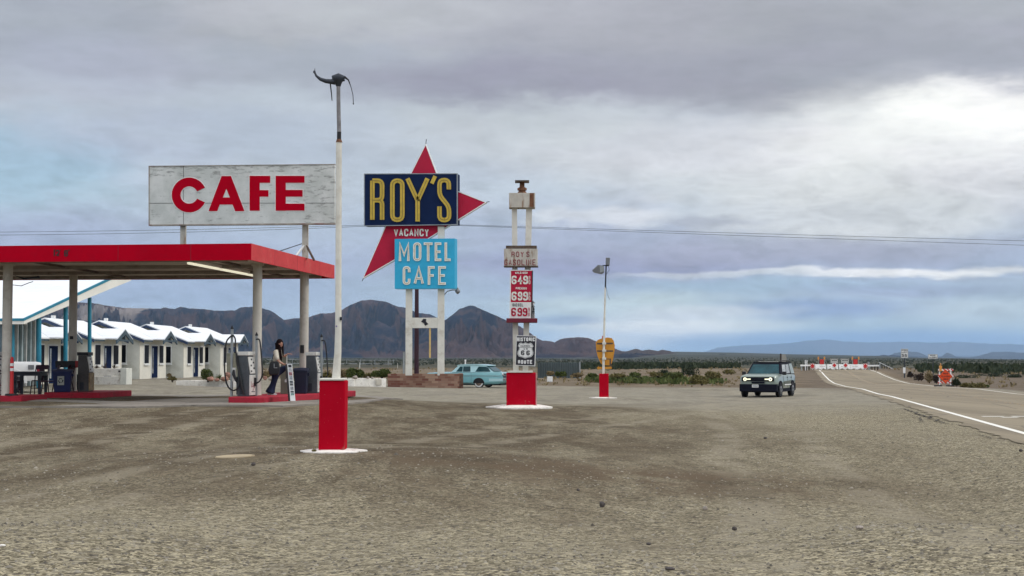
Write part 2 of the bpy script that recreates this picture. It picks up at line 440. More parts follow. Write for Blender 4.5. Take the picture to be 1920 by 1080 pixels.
# ================================================================ ground, road
def ground():
    rs=[0.5]+list(np.geomspace(2.0,27000,170))
    ang=sorted(set([round(a,3) for a in np.arange(-28,28.01,.14)]+[round(a,3) for a in np.arange(-180,-28,3.8)]+[round(a,3) for a in np.arange(28.5,180,3.8)]))
    A=np.radians(np.array(ang)); R=np.array(rs)
    RR,AA=np.meshgrid(R,A,indexing='ij')
    X=RR*np.sin(AA); Y=RR*np.cos(AA); Z=gz(X,Y)
    nr,na=RR.shape
    v=np.stack([X,Y,Z],-1).reshape(-1,3)
    fs=[]
    for i in range(nr-1):
        for j in range(na):
            a=i*na+j; b=i*na+(j+1)%na
            fs.append((a,b,b+na,a+na))
    me=bpy.data.meshes.new('ground'); me.from_pydata(v.tolist(),[],fs+[tuple(range(na))[::-1]]); me.update()
    for p in me.polygons: p.use_smooth=True
    o=bpy.data.objects.new('ground',me); C.objects.link(o); struct(o)
    m,k,b=newmat('desert_ground')
    pos=k.n('ShaderNodeNewGeometry').outputs['Position']
    sep=k.n('ShaderNodeSeparateXYZ',ins={0:pos}); X_,Y_=sep.outputs[0],sep.outputs[1]
    big=k.noise(pos,.11,4,.6); mid=k.noise(pos,.9,5,.65); fine=k.noise(pos,14,4,.7); wn=k.noise(pos,.035,3)
    vor=k.n('ShaderNodeTexVoronoi',ins={'Vector':pos,'Scale':42.0,'Randomness':1.0})
    vor2=k.n('ShaderNodeTexVoronoi',ins={'Vector':pos,'Scale':17.0,'Randomness':1.0})
    sv=k.n('ShaderNodeSeparateColor',ins={0:vor.outputs['Color']}).outputs[0]
    sv2=k.n('ShaderNodeSeparateColor',ins={0:vor2.outputs['Color']}).outputs[1]
    track=k.noise(k.mapv(pos,(1,.30,1),(0,0,.30)),.42,6,.66)
    track2=k.noise(k.mapv(pos,(1,.35,1),(0,0,.22)),1.9,5,.7)
    # gravel
    gra=k.mix(k.ss(sv,.1,.9),(.074,.062,.037),(.47,.41,.275))
    gra=k.mix(k.math('MULTIPLY',k.ss(fine,.42,.62),.45),gra,(.245,.214,.145))
    gra=k.mix(k.math('MULTIPLY',k.ss(mid,.50,.66),.35),gra,(.16,.137,.097))
    gra=k.mix(k.math('MULTIPLY',k.ss(sv2,.0,.35,.6,0.0),.95),gra,(.085,.072,.048))
    gr5=k.noise(pos,5.5,5,.75); gra=k.mix(k.math('MULTIPLY',k.ss(gr5,.50,.62),.4),gra,(.12,.104,.075)); gra=k.mix(k.math('MULTIPLY',k.ss(gr5,.48,.38,.0,1.0),.35),gra,(.36,.33,.25))
    gra=k.mix(k.math('MULTIPLY',k.ss(sv2,.90,.96),.75),gra,(.06,.052,.045))
    gra=k.mix(k.math('MULTIPLY',k.ss(track,.52,.62),.22),gra,(.16,.13,.09))
    # packed light lot farther back
    lot=k.mix(k.ss(mid,.3,.7),(.222,.200,.150),(.305,.278,.215))
    lot=k.mix(k.math('MULTIPLY',k.ss(gr5,.46,.58),.38),lot,(.135,.12,.085))
    lot=k.mix(k.math('MULTIPLY',k.ss(k.noise(k.mapv(pos,(1,.5,1)),2.2,5,.75),.50,.60),.35),lot,(.37,.34,.27))
    lot=k.mix(k.math('MULTIPLY',k.ss(k.noise(k.mapv(pos,(.5,.25,1)),.9,6,.7),.55,.62),.45),lot,(.14,.12,.088))
    lot=k.mix(k.math('MULTIPLY',k.ss(track,.48,.6),.35),lot,(.17,.15,.12))
    # bare brown dirt
    dirt=k.mix(k.ss(mid,.35,.65),(.075,.057,.034),(.13,.101,.063))
    dirt=k.mix(k.math('MULTIPLY',k.ss(sv,.7,.98),.55),dirt,(.28,.235,.165))
    dirt=k.mix(k.math('MULTIPLY',k.ss(gr5,.46,.58),.35),dirt,(.05,.038,.024))
    dirt=k.mix(k.math('MULTIPLY',k.ss(fine,.52,.66),.4),dirt,(.05,.042,.03))
    desert=k.mix(k.ss(k.noise(pos,.3,5,.6),.35,.65),(.115,.088,.058),(.205,.163,.112))
    brush=k.mix(k.ss(k.noise(k.mapv(pos,(1,.35,1)),.06,6,.7),.38,.62),(.03,.036,.026),(.085,.078,.055))
    far=k.mix(k.ss(k.noise(k.mapv(pos,(.35,1,1)),.0022,7,.72),.36,.64),(.026,.035,.033),(.075,.078,.064))
    wob=k.math('MULTIPLY',k.math('SUBTRACT',big,.5),16.0)
    Yw=k.math('ADD',Y_,wob); Xw=k.math('ADD',X_,k.math('MULTIPLY',k.math('SUBTRACT',big,.5),10.0))
    c=k.mix(k.ss(Yw,44,60),gra,lot)
    df=k.math('MULTIPLY',k.ss(Yw,13,21),k.ss(Yw,50,60,1.0,0.0))
    df=k.math('MULTIPLY',df,k.ss(Xw,1.0,9.0,1.0,0.0))
    df=k.math('MULTIPLY',df,k.ss(k.math('ADD',k.math('MULTIPLY',track,.62),k.math('MULTIPLY',track2,.38)),.40,.55,.30,1.0))
    c=k.mix(df,c,dirt)
    # worn wheel tracks crossing the dirt
    for (x0,y0,x1,y1,wd) in ((-9.4,27,-6.4,45,.30),(-8.0,27,-5.0,45,.22),(-6.0,17.5,-.7,33,.30),(-4.4,17.2,.9,32.6,.25),(2.2,13,6.5,48,.3),(3.8,13,8.1,48,.3)):
        ln=math.hypot(x1-x0,y1-y0); nx,ny=(y1-y0)/ln,-(x1-x0)/ln
        dd=k.math('ABSOLUTE',k.math('ADD',k.math('ADD',k.math('MULTIPLY',X_,nx),k.math('MULTIPLY',Y_,ny)),k.math('ADD',k.math('MULTIPLY',big,1.6),-(x0*nx+y0*ny)-.8)))
        f_=k.math('MULTIPLY',k.ss(dd,wd*.5,wd*1.4,1.0,0.0),k.ss(mid,.40,.56))
        c=k.mix(k.math('MULTIPLY',f_,.42),c,(.29,.255,.185))
    # reddish patch by the tall pole
    pf=k.math('MULTIPLY',k.ss(k.math('ABSOLUTE',k.math('SUBTRACT',Y_,21.0)),.2,3.4,1.0,0.0),k.ss(k.math('ABSOLUTE',k.math('SUBTRACT',Xw,1.0)),1.0,4.5,1.0,0.0))
    c=k.mix(k.math('MULTIPLY',pf,k.ss(mid,.38,.58,.1,.8)),c,(.11,.078,.048))
    # rest of the lot edge -> desert; the lot reaches the road on the right
    c=k.mix(k.ss(k.math('ADD',Y_,k.math('MULTIPLY',wob,.5)),104,112),c,desert)
    ar=k.math('SUBTRACT',X_,k.math('MULTIPLY',Y_,KR))
    c=k.mix(k.math('MULTIPLY',k.ss(ar,AR+.9,AR+2.4),.9),c,k.mix(k.ss(mid,.35,.65),(.10,.078,.055),(.17,.135,.10)))
    sh=k.math('MULTIPLY',k.ss(ar,AL-4.5,AL-1.2),k.ss(ar,AL-.5,AL+.5,1.0,0.0))
    sh=k.math('MULTIPLY',sh,k.ss(Y_,84,100))
    c=k.mix(k.math('MULTIPLY',k.math('MULTIPLY',sh,k.ss(mid,.35,.6,.35,1.0)),.75),c,(.12,.095,.072))
    c=k.mix(k.ss(k.math('ADD',Y_,k.math('MULTIPLY',wob,3.0)),240,420),c,brush)
    c=k.mix(k.ss(Y_,700,1500),c,far)
    k.set(b.inputs['Base Color'],c); b.inputs['Roughness'].default_value=.95; b.inputs['Specular IOR Level'].default_value=.1
    h=k.math('ADD',k.math('MULTIPLY',vor.outputs['Distance'],-.8),k.math('ADD',k.math('MULTIPLY',fine,1.2),k.math('MULTIPLY',mid,2.0)))
    bn=k.n('ShaderNodeBump'); bn.inputs['Strength'].default_value=.75; bn.inputs['Distance'].default_value=.028
    k.set(bn.inputs['Height'],h); k.nt.links.new(bn.outputs[0],b.inputs['Normal'])
    me.materials.append(m)
ground()

def strip(name,mat_,a0,a1,y0,y1,dz,step=1.0,jit=0,jitr=0,seed=1,thick=0):
    rr=random.Random(seed); mb=MB(); ys=[]
    y=y0
    while y<y1: ys.append(y); y+=step*max(1,y/40)
    ys.append(y1); L=[]
    for y in ys:
        j=(mnoise.noise(Vector((y*.6,seed,0)))+.6*mnoise.noise(Vector((y*2.3,seed,3))))*jit
        jr=mnoise.noise(Vector((y*.5,seed,7)))*jitr
        z=float(prof(y))+dz
        nx=5 if (a1-a0)>1 else 2
        row=[]
        for i in range(nx):
            t=i/(nx-1); a=(a0+j)*(1-t)+(a1+jr)*t
            row.append((KR*y+a,y,z))
        L.append(row)
    mb.loft(L,closed=False,cap=False)
    return mb.build(name,mat_)
def roadmats():
    m,k,b=newmat('asphalt')
    pos=k.n('ShaderNodeNewGeometry').outputs['Position']
    st=k.mapv(pos,(1,.04,1),(0,0,.18))
    c=k.mix(k.ss(k.noise(st,.9,4),.35,.65),(.20,.166,.113),(.265,.222,.152))
    c=k.mix(k.math('MULTIPLY',k.ss(k.noise(pos,30,3,.7),.45,.7),.4),c,(.12,.11,.09))
    ax=k.mapv(pos,(1,1,1),(0,0,math.atan(KR)))
    w=k.n('ShaderNodeTexVoronoi',feature='DISTANCE_TO_EDGE',ins={'Vector':k.mapv(pos,(.35,.12,1)),'Scale':1.0})
    c=k.mix(k.math('MULTIPLY',k.ss(w.outputs['Distance'],.0,.02,1.0,0.0),.5),c,(.07,.06,.05))
    k.set(b.inputs['Base Color'],c); b.inputs['Roughness'].default_value=.9; b.inputs['Specular IOR Level'].default_value=.2
    bn=k.n('ShaderNodeBump'); bn.inputs['Strength'].default_value=.4; bn.inputs['Distance'].default_value=.01
    k.set(bn.inputs['Height'],k.noise(pos,50,3,.7)); k.nt.links.new(bn.outputs[0],b.inputs['Normal'])
    def worn(name,col,under,lo,hi):
        m2,k,b=newmat(name); pos=k.n('ShaderNodeNewGeometry').outputs['Position']
        k.set(b.inputs['Base Color'],k.mix(k.ss(k.noise(pos,3.5,6,.75),lo,hi),under,col)); b.inputs['Roughness'].default_value=.7
        return m2
    return m,worn('white_line_paint',(.74,.72,.64),(.25,.23,.19),.30,.42),worn('yellow_line_paint',(.42,.28,.10),(.19,.17,.14),.44,.62)
asph,wline,yline=roadmats()
struct(strip('road',asph,AL-.7,AR+.5,2,234,-.008,.35,jit=.45,jitr=.12,seed=3))
struct(strip('road_edge_line',wline,AL-.06,AL+.11,2,233,-.003))
struct(strip('road_edge_line',wline,AR-.08,AR+.06,2,233,-.003))
CM=(AL+AR)/2
struct(strip('road_centre_line',yline,CM-.17,CM-.07,2,233,-.003))
struct(strip('road_centre_line',yline,CM+.07,CM+.17,2,233,-.003))
# transverse dashes stencilled near the right edge of the frame
mb=MB(); z0=float(prof(41.8))-.003
for (x0,x1,y) in ((13.15,13.75,41.9),(14.0,15.9,41.95),(13.5,13.95,41.3),(14.3,15.2,41.25)):
    mb.add([(x0,y-.14,z0),(x1,y-.14,z0),(x1,y+.14,z0),(x0,y+.14,z0)],[(0,1,2,3)])
struct(mb.build('road_stencil_marking',wline))
# broken shoulder edge: dark tar cracks
mb=MB(); rr=random.Random(5)
def crack(y0,y1,a,w,seed):
    L=[];y=y0
    while y<y1:
        x=KR*y+a+.22*mnoise.noise(Vector((y*.35,seed,0)))+.16*mnoise.noise(Vector((y*1.1,seed,2)))+.06*mnoise.noise(Vector((y*3.1,seed,2)))
        ww=w*(.4+.9*abs(mnoise.noise(Vector((y*1.3,seed,5)))))*math.sin(math.pi*min(1,max(.02,(y-y0)/(y1-y0))))**.5
        z=max(g(x,y)+.01,float(prof(y))-.004)
        L.append([(x-ww,y,z),(x+ww,y,z)]); y+=.25
    mb.loft(L,closed=False,cap=False)
crack(36,50.5,AL-1.0,.075,1); crack(38,43,AL-1.35,.04,8); crack(29,31.5,AL-1.0,.03,6)
struct(mb.build('road_edge_cracks',mat('tar_crack',(.03,.024,.02),.9)))

# concrete apron under the canopy
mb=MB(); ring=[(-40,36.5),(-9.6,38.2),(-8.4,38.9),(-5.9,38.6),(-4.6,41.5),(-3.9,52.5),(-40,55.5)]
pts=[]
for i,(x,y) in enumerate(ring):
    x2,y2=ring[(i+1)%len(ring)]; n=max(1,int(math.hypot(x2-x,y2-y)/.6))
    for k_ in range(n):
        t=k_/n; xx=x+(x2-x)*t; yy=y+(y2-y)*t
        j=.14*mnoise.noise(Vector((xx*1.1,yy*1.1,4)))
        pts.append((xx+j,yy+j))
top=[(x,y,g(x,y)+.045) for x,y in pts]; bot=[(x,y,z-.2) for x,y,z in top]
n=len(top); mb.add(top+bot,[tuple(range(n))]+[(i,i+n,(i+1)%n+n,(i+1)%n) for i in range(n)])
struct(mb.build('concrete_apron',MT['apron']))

# loose stones on the lot (uncountable) near the viewpoint
def stones():
    rr=random.Random(11); v=[];f=[]
    X=[];Y=[];S=[]
    for i in range(15000):
        y=9.0*(38/9.0)**(rr.random()**1.1); x=(rr.random()*2-1)*(y*.37)
        X.append(x);Y.append(y); S.append(rr.choice((.004,.005,.007,.009,.011))*(1+rr.random())*(1 if rr.random()>.01 else 1.8))
    Z=gz(np.array(X),np.array(Y))
    for x,y,z,s in zip(X,Y,Z,S):
        a=rr.random()*6.28; o=len(v); ca,sa=math.cos(a),math.sin(a)
        sx,sy,sz=s*(.8+rr.random()*.8),s*(.6+rr.random()*.5),s*(.4+rr.random()*.4)
        for (px,py,pz) in ((1,0,0),(.3,.9,.1),(-.8,.5,0),(-.9,-.5,.1),(.2,-1,0),(.1,.1,1.2),(-.3,-.2,1.0)):
            v.append((x+(px*sx*ca-py*sy*sa),y+(px*sx*sa+py*sy*ca),z+pz*sz-.002))
        f+=[(o,o+1,o+5),(o+1,o+2,o+5),(o+2,o+6,o+5),(o+2,o+3,o+6),(o+3,o+4,o+6),(o+4,o,o+5),(o+4,o+5,o+6)]
    me=bpy.data.meshes.new('gravel'); me.from_pydata(v,[],f); me.update()
    m,k,b=newmat('gravel_stones')
    r=k.n('ShaderNodeNewGeometry').outputs['Random Per Island']
    k.set(b.inputs['Base Color'],k.mix(k.ss(r,.0,1.0),(.07,.06,.045),(.30,.27,.21))); b.inputs['Roughness'].default_value=.9
    me.materials.append(m); o=bpy.data.objects.new('gravel',me); C.objects.link(o)
    tag(o,'loose grey and tan gravel scattered over the near lot','gravel',kind='stuff')
stones()

# ================================================================ mountains
def interp(pts,x): return float(np.interp(x,[p[0] for p in pts],[p[1] for p in pts]))
def rangemesh(name,pts,D0,D1,seed,m,step=2,rows=56,zb=-8,rough=.72,fx=1/90):
    x0,x1=pts[0][0],pts[-1][0]; cols=int((x1-x0)/step)+1; mb=[];f=[]
    for i in range(cols):
        px=x0+i*step; yy=interp(pts,px)
        jag=.9*mnoise.noise(Vector((px*.11,seed,1)))+.5*mnoise.noise(Vector((px*.31,seed,2)))
        Hd=(HY-yy+jag)/F
        for j in range(rows):
            t=j/(rows-9) if j<rows-8 else 1+(j-(rows-9))*.06
            D=D0+(D1-D0)*t
            w=math.sin(math.pi*min(t,1))
            # warped lookup lets ridges wander sideways
            u=px*fx+.6*mnoise.noise(Vector((px*fx*1.5,t*3,seed)))
            r1=1-abs(mnoise.noise(Vector((u*1.7,t*1.5+seed,seed*.7))))*2
            r2=1-abs(mnoise.noise(Vector((u*4.6+3,t*3.4,seed*1.3))))*2
            r3=1-abs(mnoise.noise(Vector((u*11+3,t*8.4,seed*2.3))))*2
            r4=mnoise.noise(Vector((u*27,t*19,seed)))
            hh=(t**1.12 if t<=1 else 1-(t-1)*1.6)
            e=Hd*D1
            z=EYE+e*hh+e*w*rough*(.42*(r1-.45)+.34*(r2-.4)+.26*(r3-.4)+.14*r4)
            if t<=1: z=min(z,EYE+Hd*D*1.0) if t>.0 else z
            z=z if t>0 else zb
            if t<.06: z=zb+(z-zb)*(t/.06)
            X=(px-960)/F*D
            mb.append((X,D,z))
    for i in range(cols-1):
        for j in range(rows-1):
            a=i*rows+j; f.append((a,a+rows,a+rows+1,a+1))
    me=bpy.data.meshes.new(name); me.from_pydata(mb,[],f); me.update()
    for p in me.polygons: p.use_smooth=True
    me.materials.append(m); o=bpy.data.objects.new(name,me); C.objects.link(o); struct(o); return o
def rockmat(name,c1,c2,c3,sc):
    m,k,b=newmat(name); pos=k.n('ShaderNodeNewGeometry').outputs['Position']
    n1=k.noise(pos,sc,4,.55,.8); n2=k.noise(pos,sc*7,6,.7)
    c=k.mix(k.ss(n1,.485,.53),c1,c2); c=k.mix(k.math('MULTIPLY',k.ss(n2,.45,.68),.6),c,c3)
    k.set(b.inputs['Base Color'],c); b.inputs['Roughness'].default_value=.95; b.inputs['Specular IOR Level'].default_value=.05
    bn=k.n('ShaderNodeBump'); bn.inputs['Strength'].default_value=.8; bn.inputs['Distance'].default_value=30.0
    k.set(bn.inputs['Height'],k.noise(pos,sc*9,7,.7)); k.nt.links.new(bn.outputs[0],b.inputs['Normal'])
    return m
rockA=rockmat('mountain_rock',(.005,.008,.020),(.052,.029,.027),(.10,.063,.052),.0014)  # dark blue first colour paints cloud shadow patches onto the rock
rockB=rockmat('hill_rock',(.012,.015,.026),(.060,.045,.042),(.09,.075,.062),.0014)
def terrace(m):
    nt=m.node_tree; k=N(nt); b=[n for n in nt.nodes if n.type=='BSDF_PRINCIPLED'][0]
    old=b.inputs['Base Color'].links[0].from_socket
    pos=k.n('ShaderNodeNewGeometry').outputs['Position']; sp_=k.n('ShaderNodeSeparateXYZ',ins={0:pos})
    w=k.math('MULTIPLY',k.math('SUBTRACT',k.noise(pos,.006,4),.5),160.0)
    xx=k.math('ADD',sp_.outputs[0],w)
    f=k.math('MULTIPLY',k.ss(xx,-1840,-1815),k.ss(xx,-1668,-1640,1.0,0.0))
    f=k.math('MULTIPLY',f,k.ss(k.math('ADD',sp_.outputs[2],k.math('MULTIPLY',w,.4)),135,150))
    k.set(b.inputs['Base Color'],k.mix(k.math('MULTIPLY',f,.85),old,(.24,.2,.17)))
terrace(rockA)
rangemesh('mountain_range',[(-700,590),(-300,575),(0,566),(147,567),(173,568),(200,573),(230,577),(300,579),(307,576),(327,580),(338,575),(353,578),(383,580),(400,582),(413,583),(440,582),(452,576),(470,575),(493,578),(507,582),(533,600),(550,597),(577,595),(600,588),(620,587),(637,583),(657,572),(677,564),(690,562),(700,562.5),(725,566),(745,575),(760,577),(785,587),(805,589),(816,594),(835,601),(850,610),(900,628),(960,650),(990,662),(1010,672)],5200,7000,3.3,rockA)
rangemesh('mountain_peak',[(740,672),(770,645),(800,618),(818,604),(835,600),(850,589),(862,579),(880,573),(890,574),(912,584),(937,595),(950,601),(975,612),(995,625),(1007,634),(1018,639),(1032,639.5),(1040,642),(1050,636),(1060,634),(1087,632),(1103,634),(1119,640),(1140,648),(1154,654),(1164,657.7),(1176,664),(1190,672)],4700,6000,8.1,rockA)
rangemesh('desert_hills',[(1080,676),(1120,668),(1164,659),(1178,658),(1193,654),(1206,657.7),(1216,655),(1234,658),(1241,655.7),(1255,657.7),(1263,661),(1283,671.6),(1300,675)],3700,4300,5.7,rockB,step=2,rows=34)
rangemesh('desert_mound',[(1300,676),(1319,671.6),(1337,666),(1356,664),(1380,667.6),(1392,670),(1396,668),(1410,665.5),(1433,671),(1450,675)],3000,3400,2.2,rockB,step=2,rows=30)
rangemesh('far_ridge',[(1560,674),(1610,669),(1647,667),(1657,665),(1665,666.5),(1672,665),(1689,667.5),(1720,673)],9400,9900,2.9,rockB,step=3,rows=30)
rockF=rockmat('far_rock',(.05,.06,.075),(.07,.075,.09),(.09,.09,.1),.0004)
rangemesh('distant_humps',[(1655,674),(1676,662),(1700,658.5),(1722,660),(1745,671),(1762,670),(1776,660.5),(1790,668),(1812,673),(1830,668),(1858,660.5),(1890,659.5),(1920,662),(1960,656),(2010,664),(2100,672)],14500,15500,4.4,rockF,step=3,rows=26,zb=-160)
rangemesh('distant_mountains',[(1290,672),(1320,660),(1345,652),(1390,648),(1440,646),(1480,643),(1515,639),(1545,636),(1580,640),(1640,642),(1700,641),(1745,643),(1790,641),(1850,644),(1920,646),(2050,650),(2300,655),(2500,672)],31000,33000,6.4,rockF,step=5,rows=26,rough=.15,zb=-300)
# ================================================================ station canopy
canopy=thing('gas_canopy','flat red-edged gas station canopy on round pillars with a lit tube lamp','canopy',(-12,45,.18))
ox,oy,oz=-12,45,.18
def L(x,y,z): return (x-ox,y-oy,z-oz)
ZB,ZT=4.05,4.50
outl=[(-7.05,40.3),(-13.06,41.05),(-20,42.0),(-24,42.3),(-24,51.8),(-5.95,50.0)]   # clockwise from the near right corner
def offs(poly,d):
    out=[];n=len(poly)
    for i in range(n):
        a=Vector(poly[i-1]);b=Vector(poly[i]);c=Vector(poly[(i+1)%n])
        t1=(b-a).normalized();t2=(c-b).normalized(); n1=Vector((t1.y,-t1.x)); n2=Vector((t2.y,-t2.x))
        m=(n1+n2).normalized(); out.append(tuple(b+m*(d/max(.3,m.dot(n1)))))
    return out
inn=offs(outl,.06)
# fascia ring: front faces deep red, right side faded, with side light painted in lighter
def fascia(idx,name,m):
    mb=MB()
    for i in idx:
        a,b=outl[i],outl[(i+1)%6]; c,d=inn[(i+1)%6],inn[i]
        mb.add([L(*a,ZB),L(*b,ZB),L(*c,ZB),L(*d,ZB),L(*a,ZT),L(*b,ZT),L(*c,ZT),L(*d,ZT)],[(0,3,2,1),(4,5,6,7),(0,1,5,4),(1,2,6,5),(2,3,7,6),(3,0,4,7)])
    return mb.build(name,m,canopy)
fascia((0,1,2,3,4),'fascia',MT['red_paint']); o=fascia((5,),'fascia',MT['red_faded_lit']); o['label']='pinkish red right fascia, faded and painted lighter for the side light'
i2=offs(outl,.065)
mb=MB(); mb.extr([L(x,y,ZT-.06) for x,y in i2],(0,0,.045)); mb.build('roof_deck',MT['grey_metal'],canopy)
mb=MB(); mb.extr([L(x,y,ZB+.10) for x,y in i2],(0,0,.05)); mb.build('ceiling',MT['ceiling'],canopy)
# red-flashed lip of the fascia and ceiling beams
mb=MB()
for t in (0.03,.36,.68,.97):
    a=Vector((-7.3,40.6)).lerp(Vector((-6.3,49.7)),t); b=Vector((-23.5,42.6)).lerp(Vector((-23.5,51.4)),t)
    d=(b-a).normalized(); nn=Vector((-d.y,d.x))*.09
    mb.extr([L(*(a+nn),ZB+.0),L(*(b+nn),ZB+.0),L(*(b-nn),ZB+.0),L(*(a-nn),ZB+.0)],(0,0,.1))
mb.build('ceiling_beam',mat('beam_paint',(.30,.27,.23),.8,var=.12,dirt=(.15,.12,.1),damt=.6),canopy)
for x in (-8.2,-13.6,-19.4):
    mb=MB(); mb.extr([L(x-.05,41.6,ZB+.04),L(x+.05,41.6,ZB+.04),L(x+.65,50.2,ZB+.04),L(x+.55,50.2,ZB+.04)],(0,0,.06))
    mb.build('conduit',MT['brown_board'],canopy)
for (ia,ts) in ((0,(.28,.62)),(1,(.35,.8)),(5,(.22,.5,.76))):
    for t in ts:
        a=Vector(outl[ia]);b=Vector(outl[(ia+1)%6]); p=a.lerp(b,t); d=(b-a).normalized()*.006; o=Vector((d.y,-d.x))*(-.7)
        mb=MB(); mb.extr([L(*(p-d-o*1),ZB),L(*(p+d-o*1),ZB),L(*(p+d-o*1),ZT),L(*(p-d-o*1),ZT)],(o.x*1.5,o.y*1.5,0)); mb.build('fascia_seam',MT['maroon'],canopy)
a=at(348,490.5,41.0); 
fx0=Vector((-8.95,41.15,ZB-.03)); fx1=Vector((-8.25,47.6,ZB-.03))
mb=MB(); mb.slab([L(fx0.x-.10,fx0.y,fx0.z+.03),L(fx0.x+.10,fx0.y,fx0.z+.03),L(fx1.x+.10,fx1.y,fx1.z+.03),L(fx1.x-.10,fx1.y,fx1.z+.03)],.08)
fixt=mb.build('light_fixture',MT['white_paint'],canopy)
mb=MB(); mb.cyl(L(fx0.x,fx0.y+.05,fx0.z),L(fx1.x,fx1.y-.05,fx1.z),.035,n=8); mb.build('lamp_tube',MT['tube_lit'],fixt)
def pillar(x,y,r,zb,rough=None):
    mb=MB(); mb.ring([L(x,y,zb),L(x,y,zb+.03),L(x,y,3.0),L(x,y,ZB+.1)],[r+.01,r,r,r],24)
    mb.ring([L(x,y,ZB+.02),L(x,y,ZB+.1)],[r+.05,r+.05],24)
    return mb.build('pillar',MT['col_paint'],canopy,smooth=True)
P1=pillar(-7.37,43.2,.133,.33); P2=pillar(-6.68,48.0,.143,.33); P3=pillar(-14.5,42.9,.137,.33); P4=pillar(-14.2,48.3,.13,.33)
mb=MB(); mb.box(-.06,.06,-.17,-.12,0,.26); mb.build('switch_box',MT['black'],canopy,loc=L(-6.72,48.0,1.55))
mb=MB(); mb.box(-.05,.05,-.03,.02,0,.1); mb.build('switch_box',MT['black'],canopy,loc=L(-14.2,48.17,2.0))
# hanging dark remnant below the ceiling on the left
mb=MB(); p=[at(x,y,45.5) for x,y in ((26,516),(45,521),(62,519),(72,517),(74,521),(60,522),(44,524))]
mb.extr([L(*q) for q in p],(0,.1,0)); mb.ring([L(*at(x,y,45.4)) for x,y in ((22,534),(40,536),(55,530),(62,528))],.012,6); mb.build('hanging_bracket',MT['dark_metal'],canopy)
# clearance marking painted on the front fascia: 12' 8"
def fr(px,py):
    # point on the front fascia plane between outl[0] and outl[1]
    a,b=Vector(outl[0]),Vector(outl[1]); u=(px-960)/F
    dy=cp-((540-py)/F)*sp; ux=u/dy
    t=(a.x-ux*a.y)/((a.x-b.x)-ux*(a.y-b.y)); Y=a.y+(b.y-a.y)*t
    return at(px,py,Y-.006)
mb=MB(); T_=lambda x,y: Vector(L(*fr(x,y)))
glyph(mb,'1',100,467.5,104,480,2.2,T_,(0,-.004,0)); glyph(mb,'2',104.5,468.5,112,480,2.5,T_,(0,-.004,0)); glyph(mb,"'",111,467.5,115,475,1.3,T_,(0,-.004,0))
glyph(mb,'8',120,469,127.5,481,2.3,T_,(0,-.004,0)); glyph(mb,'"',127,468,131,476,1.2,T_,(0,-.004,0))
mb.build('lettering',MT['black'],canopy)

# islands
def island(pts,lab,h=.16):
    zb=.14
    mb=MB(); mb.extr([(x,y,zb) for x,y in pts],(0,0,.33-zb))
    o=mb.build('pump_island',MT['red_kerb'],bevel=.025); tag(o,lab,'pump island'); return o
island([(-7.82,41.25),(-6.95,40.85),(-6.78,40.95),(-5.1,48.9),(-6.95,49.3)],'long red concrete pump island under the near right canopy corner')
island([(-18,42.35),(-13.95,42.6),(-13.75,44.3),(-18,44.3)],'red kerbed island at the left edge under the orange marker post')
island([(-14.5,46.35),(-13.55,46.1),(-12.75,46.3),(-12.55,49.4),(-14.6,49.6)],'red island holding the blue recycling bin and weathered pump')

